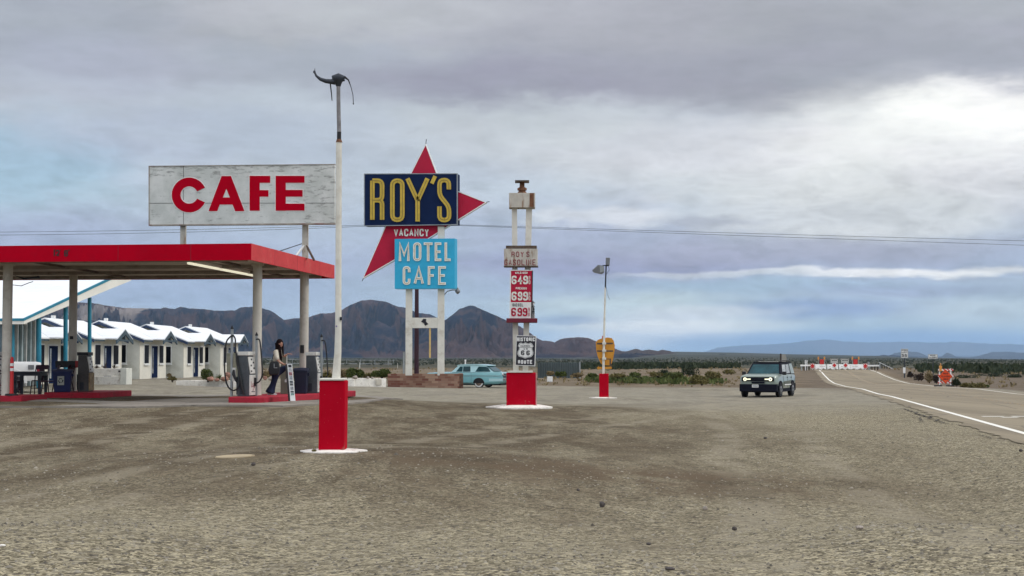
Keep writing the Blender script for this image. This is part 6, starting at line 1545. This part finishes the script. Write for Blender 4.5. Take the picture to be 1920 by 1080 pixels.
def rock(name,label,px,py,Y,w,h,m,seed,group=None,mound=0):
    p=at(px,py,Y); s=Y/F; mb=MB(); mb.ball((0,0,h*s*.35),w*s/2,w*s/2*.8,h*s*.65,12,8)
    mb.v=[tuple(Vector(q)*(1+.28*mnoise.noise(Vector(q)*2.2/(w*s)+Vector((seed,0,0))))) for q in mb.v]
    o=mb.build(name,MT[m],loc=(p.x,Y,p.z)); tag(o,label,'rock',group); return o
for i,(px,py,Y,w,h,m,lab) in enumerate(((395,713,77.6,14,7,'red_stone','reddish rock under the round bush'),(407,714,77.8,10,5,'red_stone','small reddish rock left of the agave'),(421,713,77.8,16,7,'red_stone','reddish rock right of the agave'),(428,706,80,14,8,'red_stone','tan rock before the olive cabinet'),
 (666,709,90,11,5,'stone','pale boulder on the curb below the large dark bush'),(690,709,90.6,6,3,'stone','small pale stone midway along the right curb'),(698,709.5,90.6,6,3,'stone','small pale stone near the brick planter'),(636,711.5,88,8,3,'stone','flat pale stone by the tall pole'),
 (508,712,88,10,6,'stone','tan rock seen between the woman and the left pillar'),(497,711,88,8,6,'red_stone','reddish rock just right of the left pillar'))):
    rock('garden_rock',lab,px,py,Y,w,h,m,i+3,'rocks along the garden curbs')
for i,(px,py,w,h,m,lab) in enumerate(((1129,949,11,9,'dark_stone','round dark pebble lying alone on the near gravel'),(1377,993,11,6,'dark_stone','dark stone below and right of the round pebble'),(1256,1068,20,6,'dark_stone','flat black stone near the bottom edge of the photo'),(1216,1021,10,4,'dark_stone','small black stone near the lower middle'),(1611,991,15,6,'stone','grey-brown stone in the gravel on the right'),
 (1435,822,7,3,'dark_stone','small dark stone in front of the suv'),(1322,955,9,6,'stone','tan pebble right of the round pebble'),(1914,846,8,4,'dark_stone','dark stone at the right edge near the road'),(5,1024,12,4,'white_conc','pale chip at the left edge'),(475,872,9,5,'dark_stone','small dark stone near the pale flat disc'),(1084,920,6,4,'dark_stone','tiny dark stone above the round pebble'))):
    Y=EYE*F/(py-HY)
    for _ in range(3): p=at(px,py,Y); Y=(EYE-g(p.x,Y))*F/(py-HY)
    rock('loose_stone',lab,px,py,Y,w,h,m,i+40,'stones lying on the lot')
Y=21.3
mb=MB(); p=at(440,855,Y); n=26; R0=[(p.x+.27*math.cos(6.283*i/n)*(1+.06*math.sin(i*2.2)),Y+.30*math.sin(6.283*i/n)) for i in range(n)]
mb.extr([(x,y,g(x,y)-.01) for x,y in R0],(0,0,.022)); o=mb.build('concrete_disc',mat('tan_disc',(.36,.29,.18),.9,var=.1)); tag(o,'flat tan concrete disc set in the dirt left of the tall post','disc')
p=at(1031,709,120); mb=MB(); mb.box(p.x-.22,p.x+.22,120,120.3,p.z-.3,p.z+.12); o=mb.build('white_block',MT['white_paint'],bevel=.03); tag(o,'small white block on the dirt right of the price tower','block')

# desert scrub beyond the lot: uncountable
def scrub(name,label,N_,y0,y1,hs,m,seed,pw=1.0,xf=None,leafn=7):
    rr=random.Random(seed); X=[];Y=[]
    while len(X)<N_:
        y=y0*(y1/y0)**(rr.random()**pw); x=rr.uniform(-.42,.42)*y
        a=x-KR*y
        if AL-9<a<AR+3 and y<250: continue
        if xf and not xf(x,y,rr): continue
        X.append(x);Y.append(y)
    Z=gz(np.array(X),np.array(Y)); v=[];f=[]
    for x,y,z in zip(X,Y,Z):
        h=hs*rr.uniform(.5,1.4); w=h*rr.uniform(.7,1.5)
        for k_ in range(leafn):
            a=rr.random()*6.28; r=w*rr.random()*.7; c=Vector((x+r*math.cos(a),y+r*math.sin(a),z+rr.uniform(-.05,.55)*h))
            d=Vector((rr.uniform(-.6,.6),rr.uniform(-.4,.4),1)).normalized()*h*rr.uniform(.35,.6); e=Vector((rr.uniform(.3,1),rr.uniform(-.5,.5),0))*h*.25
            o=len(v); v+=[tuple(c-e),tuple(c+e),tuple(c+d+e*.6),tuple(c+d-e*.5)]; f.append((o,o+1,o+2,o+3))
    me=bpy.data.meshes.new(name); me.from_pydata(v,[],f); me.materials.append(MT[m]); o=bpy.data.objects.new(name,me); C.objects.link(o); tag(o,label,'scrub',kind='stuff')
scrub('desert_scrub','low dark creosote scrub covering the plain beyond the lot',6500,420,1700,.75,'leaf_far',1,.8)
scrub('dry_grass','sparse dry grass and weeds on the brown strip beyond the lot',1500,112,330,.32,'leaf_dry',2,1.0)
scrub('thicket','dark green thicket along the plain behind the green strip',1200,260,430,.95,'leaf_dark',3,1.0,lambda x,y,r:.045<x/y<.15 and (y>280 or r.random()<.5),10)
scrub('roadside_thicket','dark brush filling the low ground beyond the highway',380,190,270,.9,'leaf_dark',4,1.0,lambda x,y,r:x/y>.272,10)
scrub('green_strip','low bright green weeds in a strip beyond the lot',900,128,150,.42,'leaf_bright',5,1.0,lambda x,y,r:.05<x/y<.14,9)

# ================================================================ highway signs and barricades
def uprt(t,lo_,px,y0,y1,D,w=.05,name='post',m='dark_metal'):
    mb=MB(); a=at(px,y0,D)-lo_; b=at(px,y1,D)-lo_; mb.box(a.x-w,a.x+w,.04,.04+2*w,b.z,a.z); return mb.build(name,MT[m],t)
D=178; p=at(1696,707,D); t=thing('speed_limit_sign','white speed limit 55 sign on a thin dark post past the highway','road sign',(p.x,D,g(p.x,D))); lo=Vector(t.location)
uprt(t,lo,1696,655,709,D)
R_=lambda x,y,o=0.: at(1680+x/12,640+y/12,D)-lo+Vector((0,-.0-o,0))
def rquad(x0,y0,x1,y1,o,m,name,par,th=.02):
    mb=MB(); mb.extr([R_(x0,y0,o),R_(x1,y0,o),R_(x1,y1,o),R_(x0,y1,o)],(0,th,0)); return mb.build(name,MT[m],par)
rquad(112,168,274,376,0,'sign_white','panel',t)
mb=MB(); rt=lambda x,y:R_(x,y,.012); dv=(0,-.006,0)
ribbon(mb,[(118,174),(268,174),(268,370),(118,370)],3,rt,dv,True); text(mb,'SPEED',124,186,262,210,7,rt,dv,.25); text(mb,'LIMIT',128,232,258,258,7,rt,dv,.3); glyph(mb,'5',130,284,182,348,13,rt,dv); glyph(mb,'5',194,288,246,352,13,rt,dv); mb.build('lettering',MT['black_sign'],t)
t=thing('marker_plate','small white reflector plate on a post below the speed sign','marker post',(p.x,D-3,g(p.x,D-3))); D2=D-3; lo=Vector(t.location)
mb=MB(); mb.extr([at(x,y,D2)-lo for x,y in ((1693.5,689),(1697.8,689),(1697.8,699.8),(1693.5,699.8))],(0,.03,0)); mb.build('plate',MT['white_paint'],t); uprt(t,lo,1695.6,690,709,D2,.04)
D=172; p=at(1749,715,D); t=thing('info_sign','small wide white road sign right of the speed sign','road sign',(p.x,D,g(p.x,D))); lo=Vector(t.location)
uprt(t,lo,1749.5,665,712,D,.04)
rquad(722,290,938,394,0,'sign_white','panel',t)
mb=MB(); rt=lambda x,y:R_(x,y,.012)
ribbon(mb,[(728,297),(932,297),(932,388),(728,388)],4,rt,dv,True); text(mb,'ROAD',768,308,884,334,7,rt,dv,.3); text(mb,'CLOSED',752,350,912,374,7,rt,dv,.3); mb.build('lettering',MT['dark_metal'],t)
# orange diamond barricade
D=122; p=at(1774,723,D); t=thing('orange_barricade','orange diamond warning sign on a red and white striped barricade with an amber lamp','barricade',(p.x,D,at(1774,723,D).z)); lo=Vector(t.location)
R_=lambda x,y,o=0.: at(1680+x/12,640+y/12,D)-lo+Vector((0,-o,0))
m,k,b=newmat('red_white_stripes'); tc=k.n('ShaderNodeTexCoord').outputs['Object']; sx=k.n('ShaderNodeSeparateXYZ',ins={0:tc}); v_=k.math('FRACT',k.math('MULTIPLY',k.math('ADD',sx.outputs[0],sx.outputs[2]),3.2))
k.set(b.inputs['Base Color'],k.mix(k.math('GREATER_THAN',v_,.5),(.75,.74,.70),(.55,.03,.02))); b.inputs['Roughness'].default_value=.5; STR=m
for x0 in (975,1225):
    mb=MB(); mb.extr([R_(x0,610,-.05),R_(x0+24,610,-.05),R_(x0+24,985,-.05),R_(x0,985,-.05)],(0,.04,0)); mb.build('upright',MT['white_paint'],t)
for y0,y1 in ((620,668),(745,800),(895,945)):
    mb=MB(); mb.extr([R_(950,y0,-.02),R_(1292,y0,-.02),R_(1292,y1,-.02),R_(950,y1,-.02)],(0,.03,0)); mb.build('striped_rail',STR,t)
mb=MB(); cx,cy,rx,ry=1112,790,158,165
dpts=roundpath([(cx,cy-ry),(cx+rx,cy),(cx,cy+ry),(cx-rx,cy)],16,True); mb.extr([R_(x,y,.03) for x,y in dpts],(0,.02,0)); dm=mb.build('diamond_panel',MT['orange'],t)
mb=MB(); rt=lambda x,y:R_(x,y,.036); ribbon(mb,[(cx+(x-cx)*.93,cy+(y-cy)*.93) for x,y in dpts],4,rt,dv,True); text(mb,'ROAD',1062,708,1162,745,9,rt,dv,.3); text(mb,'CLOSED',1020,770,1206,808,9,rt,dv,.28); text(mb,'AHEAD',1052,832,1172,868,9,rt,dv,.3); mb.build('lettering',mat('sign_black',(.08,.02,.01),.6),dm)
for x0,x1 in ((880,1020),(1150,1298)):
    mb=MB(); mb.extr([R_(x0,985,.25),R_(x1,985,.25),R_(x1,1012,.25),R_(x0,1012,.25)],(0,.6,0)); mb.build('ballast_foot',MT['black'],t,bevel=.02)
mb=MB(); c0=R_(1003,575); mb.ring([R_(1003,640),R_(1003,620)],[.05,.07],10); mb.ring([c0+Vector((0,-.04,0)),c0+Vector((0,.06,0))],[.12,.12],16); mb.box(c0.x-.09,c0.x+.09,-.04,.08,c0.z-.35,c0.z-.1); mb.ring([R_(1003,520),R_(1003,500)],[.07,.02],10); mb.build('warning_lamp',MT['amber_lens'],t)
# closure across the crest
D=214.0
R_=lambda x,y,o=0.,D=214.0: at(1500+x/12,655+y/12,D)+Vector((0,-o,0))
def thing_at(name,label,cat,x,y,grp,dD=0):
    p=R_(x,y,0,214.0+dD); return thing(name,label,cat,(p.x,p.y,p.z),0,grp),Vector((p.x,p.y,p.z))
for i,(x0,x1,yy,lab) in enumerate(((345,580,335,'leftmost white water barrier section with faded print, across the road'),(612,850,335,'second white water barrier section from the left, under a red diamond'),(880,1130,335,'third white water barrier section, across the centre line'),(1135,1425,335,'rightmost white water barrier section with printed words'))):
    t,lo=thing_at('water_barrier',lab,'barrier',(x0+x1)/2,450,'white barriers closing the road')
    mb=MB(); sec=[]
    q=[R_(x0,345)-lo,R_(x0+18,yy)-lo,R_(x1-18,yy)-lo,R_(x1,345)-lo,R_(x1,415)-lo]
    bot=[]
    n=12
    for j in range(n+1):
        u=1-j/n; bot.append(R_(x0+(x1-x0)*u,(450 if int(u*3.999)!=int(u*3.999+.0) else 0) or (418+30*abs(math.cos(u*math.pi*2))))-lo)
    P_=q+bot+[R_(x0,415)-lo]
    # build as strips between top and scalloped bottom
    mb.loft([[R_(x0+(x1-x0)*u,335+(10 if u in(0,1) else 0),.0)-lo,R_(x0+(x1-x0)*u,335,-.35)-lo,R_(x0+(x1-x0)*u,422+28*abs(math.cos(u*math.pi*2)),-.6)-lo,R_(x0+(x1-x0)*u,422+28*abs(math.cos(u*math.pi*2)),.2)-lo] for u in [j/16 for j in range(17)]])
    mb.build('shell',MT['white_paint'],t)
    mb=MB(); rt=lambda x,y:R_(x,y,.13)-lo
    for j in range(5 if i in(0,3) else 2):
        xa=x0+(x1-x0)*(.42 if i==0 else .15)+j*24; ribbon(mb,[(xa,380),(xa+14,383)],9,rt,(0,-.01,0))
    mb.build('faded_print',MT['faded_red_letter'] if i==0 else MT['rust'],t)
for i,(x,y,lab) in enumerate(((283,372,'leftmost red diamond marker of the road closure'),(492,278,'red diamond marker between the left pair of amber lamps'),(772,360,'red diamond marker under the left white board'),(1025,360,'red diamond marker under the right white board'),(1248,278,'red diamond marker between the right pair of amber lamps'),(1472,372,'rightmost red diamond marker of the road closure'))):
    t,lo=thing_at('diamond_marker',lab,'marker sign',x,y,'red diamond markers on the road closure',-1.0)
    mb=MB(); r=46; D3=213.0; rt=lambda xx,yy:at(1500+xx/12,655+yy/12,D3)-lo
    mb.extr([rt(x-r*1.0,y-r*1.1),rt(x+r*1.0,y-r*1.1),rt(x+r*1.0,y+r*1.3),rt(x-r*1.0,y+r*1.3)],(0,.03,0)); mb.build('backing',STR if i in(0,5) else MT['stripe_red'] if i in (1,4) else MT['sign_white'],t)
    mb=MB(); mb.extr([rt(x,y-r*1.02)+Vector((0,-.04,0)),rt(x+r,y)+Vector((0,-.04,0)),rt(x,y+r*1.02)+Vector((0,-.04,0)),rt(x-r,y)+Vector((0,-.04,0))],(0,.03,0)); mb.build('diamond',MT['stripe_red'],t)
    mb=MB(); mb.extr([rt(x-6,y+50)+Vector((0,.04,0)),rt(x+6,y+50)+Vector((0,.04,0)),rt(x+6,460)+Vector((0,.04,0)),rt(x-6,460)+Vector((0,.04,0))],(0,.04,0)); mb.build('leg',MT['white_paint'],t)
for i,(x0,x1,lab) in enumerate(((690,852,'white closure board at the left of the middle pair'),(925,1100,'white closure board at the right of the middle pair'))):
    t,lo=thing_at('closure_board',lab,'sign board',(x0+x1)/2,330,'white boards on the road closure',.9); D3=214.9; rt=lambda xx,yy:at(1500+xx/12,655+yy/12,D3)-lo
    mb=MB(); mb.extr([rt(x0,215),rt(x1,215),rt(x1,305),rt(x0,305)],(0,.03,0)); bd_=mb.build('panel',MT['tan_sign'] if 0 else mat('dull_white_%d'%i,(.45,.44,.40),.6),t)
    mb=MB(); text(mb,'ROAD CLOSED',x0+25,236,x1-25,262,5,lambda a_,b__:rt(a_,b__)+Vector((0,-.01,0)),(0,-.006,0),.25); mb.build('lettering',MT['dark_metal'],bd_)
    mb=MB()
    for xx in (x0+8,x1-8): mb.extr([rt(xx-7,205)+Vector((0,.04,0)),rt(xx+7,205)+Vector((0,.04,0)),rt(xx+7,455)+Vector((0,.04,0)),rt(xx-7,455)+Vector((0,.04,0))],(0,.04,0))
    mb.build('leg',MT['tan_sign'],t)
    mb=MB(); mb.extr([rt(x0-15,206),rt(x0+22,206),rt(x0+22,236),rt(x0-15,236)],(0,-.04,0)); mb.extr([rt(x1-22,206),rt(x1+8,206),rt(x1+8,236),rt(x1-22,236)],(0,-.04,0)); mb.build('lamp_box',MT['tan_sign'],t)
for i,(x,lab) in enumerate(((415,'amber barricade lamp post farthest left on the closure'),(553,'amber barricade lamp post right of the left upper diamond'),(1182,'amber barricade lamp post left of the right upper diamond'),(1322,'amber barricade lamp post farthest right on the closure'))):
    t,lo=thing_at('warning_lamp_post',lab,'warning lamp',x,440,'amber lamps on the road closure',.7); D3=214.7; rt=lambda xx,yy:at(1500+xx/12,655+yy/12,D3)-lo
    mb=MB(); mb.extr([rt(x-6,215),rt(x+6,215),rt(x+6,450),rt(x-6,450)],(0,.05,0)); mb.build('stand',MT['tan_sign'],t)
    mb=MB(); mb.extr([rt(x-13,168),rt(x+13,168),rt(x+15,235),rt(x-15,235)],(0,.12,0)); mb.build('lens',MT['amber_lens'],t,bevel=.02)
def rail(label,x0,y0,x1,y1,D0,D1,posts=4,thk=34):
    a=at(1500+x0/12,655+y0/12,D0); b=at(1500+x1/12,655+y1/12,D1); t=thing('guardrail',label,'guardrail',tuple(a)); d=b-a; s=thk/12*D0/F
    mb=MB(); mb.extr([Vector((0,0,0)),d,d+Vector((0,0,-s)),Vector((0,0,-s))],(0,.08,0)); mb.build('beam',MT['white_paint'] if D1<260 else MT['galv'],t,bevel=.02)
    for i in range(posts):
        q=d*((i+.5)/posts); gzv=g(a.x+q.x,a.y+q.y)-a.z; mb=MB(); mb.box(q.x-.07,q.x+.07,q.y+.082,q.y+.2,min(gzv-.1,q.z-s-.1),q.z-s*.3); mb.build('post',MT['pole_wood'] if i else MT['galv'],t)
    return t
rail('white guardrail left of the road closure',10,348,235,345,213,214,4)
rail('white guardrail right of the road closure',1525,352,1785,350,215,214,4)
rail('long thin guardrail running down the far right road edge',1775,283,2130,450,300,235,6,14)
t=thing('twin_stakes','two thin white stakes above the left guardrail','stake',tuple(at(1511.5,684,216))); lo=Vector(t.location)
for px in (1510.2,1513): 
    mb=MB(); a=at(px,675,216)-lo; mb.box(a.x-.06,a.x+.06,0,.1,-1.2,a.z); mb.build('stake',MT['white_paint'],t)
p=at(1628.5,686,216); t=thing('white_delineator','small white plate right of the rightmost diamond marker','marker post',tuple(p)); mb=MB(); mb.extr([at(x,y,216)-p for x,y in ((1626.6,678),(1630.2,678),(1630.2,685),(1626.6,685))],(0,.03,0)); mb.build('plate',MT['galv'],t); mb=MB(); mb.box(-.04,.04,.03,.1,-1.2,.1); mb.build('post',MT['galv'],t)

# ================================================================ camera, light, sky, air
cam=bpy.data.cameras.new('camera'); cam.sensor_width=36; cam.lens=F*36/1920; cam.clip_end=90000; cam.clip_start=.1
co=bpy.data.objects.new('camera',cam); C.objects.link(co); co.location=(0,0,EYE); co.rotation_euler=(math.pi/2+PITCH,0,0); bpy.context.scene.camera=co
SUN_AZ=math.radians(82); SUN_EL=math.radians(42)   # azimuth measured from +Y towards +X
sl=bpy.data.lights.new('sun','SUN'); sl.energy=1.3; sl.angle=math.radians(14); sl.color=(1,.96,.88)
so=bpy.data.objects.new('sun',sl); C.objects.link(so)
dirv=Vector((math.sin(SUN_AZ)*math.cos(SUN_EL),math.cos(SUN_AZ)*math.cos(SUN_EL),math.sin(SUN_EL)))
so.rotation_euler=dirv.to_track_quat('Z','Y').to_euler()
w=bpy.data.worlds.new('World'); bpy.context.scene.world=w; w.use_nodes=True; nt=w.node_tree; nt.nodes.clear(); k=N(nt)
tc=k.n('ShaderNodeTexCoord').outputs['Generated']
sep=k.n('ShaderNodeSeparateXYZ',ins={0:tc}); X_,Y_,Z_=sep.outputs
az=k.math('ARCTAN2',X_,Y_); el=k.math('ARCSINE',Z_)
base=k.n('ShaderNodeCombineXYZ',ins={0:az,1:el,2:0.0}).outputs[0]
# wander the cloud layout with noise so edges are ragged
st=k.mapv(base,(7,22,1)); wn=k.noise(st,1.0,6,.62,out=1)
st2=k.mapv(base,(26,60,1)); wn2=k.noise(st2,1.0,5,.6,out=1)
vm=k.n('ShaderNodeVectorMath',operation='SUBTRACT',ins={0:wn,1:(.5,.5,.5)}).outputs[0]
vm=k.n('ShaderNodeVectorMath',operation='MULTIPLY',ins={0:vm,1:(.13,.042,0)}).outputs[0]
vm2=k.n('ShaderNodeVectorMath',operation='SUBTRACT',ins={0:wn2,1:(.5,.5,.5)}).outputs[0]
vm2=k.n('ShaderNodeVectorMath',operation='MULTIPLY',ins={0:vm2,1:(.04,.018,0)}).outputs[0]
vm=k.n('ShaderNodeVectorMath',operation='ADD',ins={0:vm,1:vm2}).outputs[0]
vm=k.n('ShaderNodeVectorMath',operation='SCALE',ins={0:vm,'Scale':k.ss(el,.02,.14,.32,1.0)}).outputs[0]
wv=k.n('ShaderNodeVectorMath',operation='ADD',ins={0:base,1:vm}).outputs[0]
s3=k.n('ShaderNodeSeparateXYZ',ins={0:wv}); we=s3.outputs[1]
ramp=k.n('ShaderNodeValToRGB'); k.set(ramp.inputs[0],k.math('MULTIPLY',we,1/.5))
cr=ramp.color_ramp; cr.interpolation='EASE'
stops=[(668,(150,178,200)),(625,(168,190,205)),(560,(168,186,202)),(500,(160,172,194)),(440,(166,178,196)),(360,(186,196,206)),(290,(182,190,200)),(220,(184,191,198)),(150,(168,172,182)),(60,(172,175,180)),(-40,(170,172,178)),(-250,(180,184,190)),(-700,(205,208,214))]
while len(cr.elements)<len(stops): cr.elements.new(.5)
for e,(py,c) in zip(cr.elements,stops):
    e.position=max(0,min(1,(HY-py)/F/.5)); e.color=lin(c)+(1,)
c=ramp.outputs[0]
blobs=[ # px,py,sx,sy,colour,weight
 (0,320,260,90,(150,184,202),.75),(60,60,260,90,(158,166,176),.6),(430,255,360,60,(174,184,200),.7),(420,178,420,26,(184,193,202),.7),(150,150,200,60,(168,174,188),.5),
 (700,30,330,60,(188,192,194),.7),(560,120,260,40,(166,172,182),.7),(980,160,330,48,(146,144,160),.85),(1450,110,560,100,(158,160,168),.85),(1250,40,300,60,(172,174,178),.5),
 (1500,190,420,30,(150,150,158),.55),(640,330,340,90,(176,186,198),.5),(1050,250,380,45,(196,201,204),.65),(1400,300,420,60,(210,213,214),.85),(1790,270,340,100,(234,235,232),.95),(1860,225,170,50,(255,255,250),1.0),(1700,380,360,80,(215,217,216),.75),
 (1500,420,260,50,(196,199,202),.6),(1150,445,300,26,(160,168,188),.7),(1110,498,360,30,(146,150,180),.85),(1500,475,420,30,(158,160,178),.75),(1170,402,90,22,(214,218,222),.85),(1050,408,70,20,(208,213,218),.8),(1330,418,90,14,(160,164,176),.7),(1560,432,240,16,(205,208,210),.7),
 (1650,517,360,8,(230,232,232),1.0),(1350,519,200,7,(190,198,206),.8),(1430,540,340,14,(150,176,194),.6),(1700,548,200,12,(140,150,178),.5),(1150,572,240,24,(190,206,208),.9),(1620,575,260,16,(170,188,202),.7),(1540,582,160,20,(128,150,188),.8),(1250,612,220,22,(230,235,232),1.0),(1130,640,110,16,(222,228,226),.85),(1330,585,150,12,(214,220,222),.7),(1850,590,160,26,(190,203,208),.6),
 (1060,600,60,10,(118,142,178),.6),(1640,640,360,20,(112,146,188),.8),(300,545,460,40,(146,164,190),.7),(780,560,260,60,(160,176,194),.5),(60,470,300,60,(156,168,192),.6),(1020,540,200,22,(146,160,186),.5),(1480,360,300,24,(206,208,208),.5)]
for px,py,sx,sy,col,wt in blobs:
    d=k.n('ShaderNodeVectorMath',operation='SUBTRACT',ins={0:wv,1:(math.atan((px-960)/F),(HY-py)/F,0)}).outputs[0]
    d=k.n('ShaderNodeVectorMath',operation='MULTIPLY',ins={0:d,1:(F/sx,F/sy,0)}).outputs[0]
    ln=k.n('ShaderNodeVectorMath',operation='LENGTH',ins={0:d}).outputs['Value']
    f_=k.ss(ln,.35,1.45,wt,0.0)
    c=k.mix(f_,c,lin(col))
nb=k.noise(k.mapv(base,(9,34,1)),1.0,8,.62)
c=k.mix(1.0,c,k.math('ADD',k.math('MULTIPLY',k.math('SUBTRACT',nb,.5),.42),1.0),'MULTIPLY')
c=k.mix(k.math('MULTIPLY',k.ss(k.noise(k.mapv(base,(5,16,1),(0,0,0),(3,1,0)),1.0,3),.42,.62),.22),c,k.mix(1.0,c,(1.02,.93,1.06),'MULTIPLY'))
bl=k.math('ABSOLUTE',k.math('SUBTRACT',k.noise(k.mapv(base,(22,60,1)),1.0,7,.6,.3),.5))
c=k.mix(1.0,c,k.math('ADD',k.math('MULTIPLY',k.math('MULTIPLY',k.math('SUBTRACT',.09,bl),k.math('MULTIPLY',k.ss(el,.008,.03),k.ss(el,.09,.17,1.0,.22))),1.25),1.0),'MULTIPLY')
nb2=k.noise(k.mapv(base,(30,95,1),(0,0,.1)),1.0,7,.65)
c=k.mix(1.0,c,k.math('ADD',k.math('MULTIPLY',k.math('SUBTRACT',nb2,.5),.15),1.0),'MULTIPLY')
# overcast grows brighter overhead
c=k.mix(1.0,c,k.ss(el,.30,1.1,1.13,1.75),'MULTIPLY')
c=k.mix(1.0,c,k.ss(Y_,.35,-.35,1.0,1.75),'MULTIPLY')  # rear sky brightened, added fill for surfaces facing the viewpoint
sky=k.n('ShaderNodeTexSky',sky_type='NISHITA'); sky.sun_disc=False; sky.sun_elevation=SUN_EL; sky.sun_rotation=SUN_AZ
b1=k.n('ShaderNodeBackground',ins={0:c,1:1.0}); b2=k.n('ShaderNodeBackground',ins={0:sky.outputs[0],1:.08})
mx=nt.nodes.new('ShaderNodeMixShader'); mx.inputs[0].default_value=.07
nt.links.new(b1.outputs[0],mx.inputs[1]); nt.links.new(b2.outputs[0],mx.inputs[2])
out=k.n('ShaderNodeOutputWorld'); nt.links.new(mx.outputs[0],out.inputs['Surface'])
# air
mb=MB(); mb.box(-18000,18000,-400,34500,-350,500); hz_=mb.build('haze',None); tag(hz_,'thin bluish desert air between the lot and the far mountains','haze',kind='stuff')
m=bpy.data.materials.new('air'); m.use_nodes=True; nt=m.node_tree; nt.nodes.clear(); k=N(nt); pv=k.n('ShaderNodeVolumePrincipled'); pv.inputs['Color'].default_value=(.50,.72,1.0,1); pv.inputs['Density'].default_value=2.7e-5; pv.inputs['Anisotropy'].default_value=0
o_=k.n('ShaderNodeOutputMaterial'); nt.links.new(pv.outputs[0],o_.inputs['Volume']); hz_.data.materials.append(m)
w.cycles.sampling_method='MANUAL'; w.cycles.sample_map_resolution=256
sc=bpy.context.scene
sc.view_settings.view_transform='Standard'; sc.view_settings.look='None'; sc.view_settings.exposure=0.0; sc.view_settings.gamma=1
sc.render.engine='CYCLES'; sc.cycles.use_denoising=True; sc.cycles.max_bounces=4; sc.cycles.diffuse_bounces=2; sc.cycles.adaptive_threshold=.02; sc.cycles.volume_bounces=1; sc.cycles.caustics_reflective=False; sc.cycles.caustics_refractive=False
sc.render.film_transparent=False
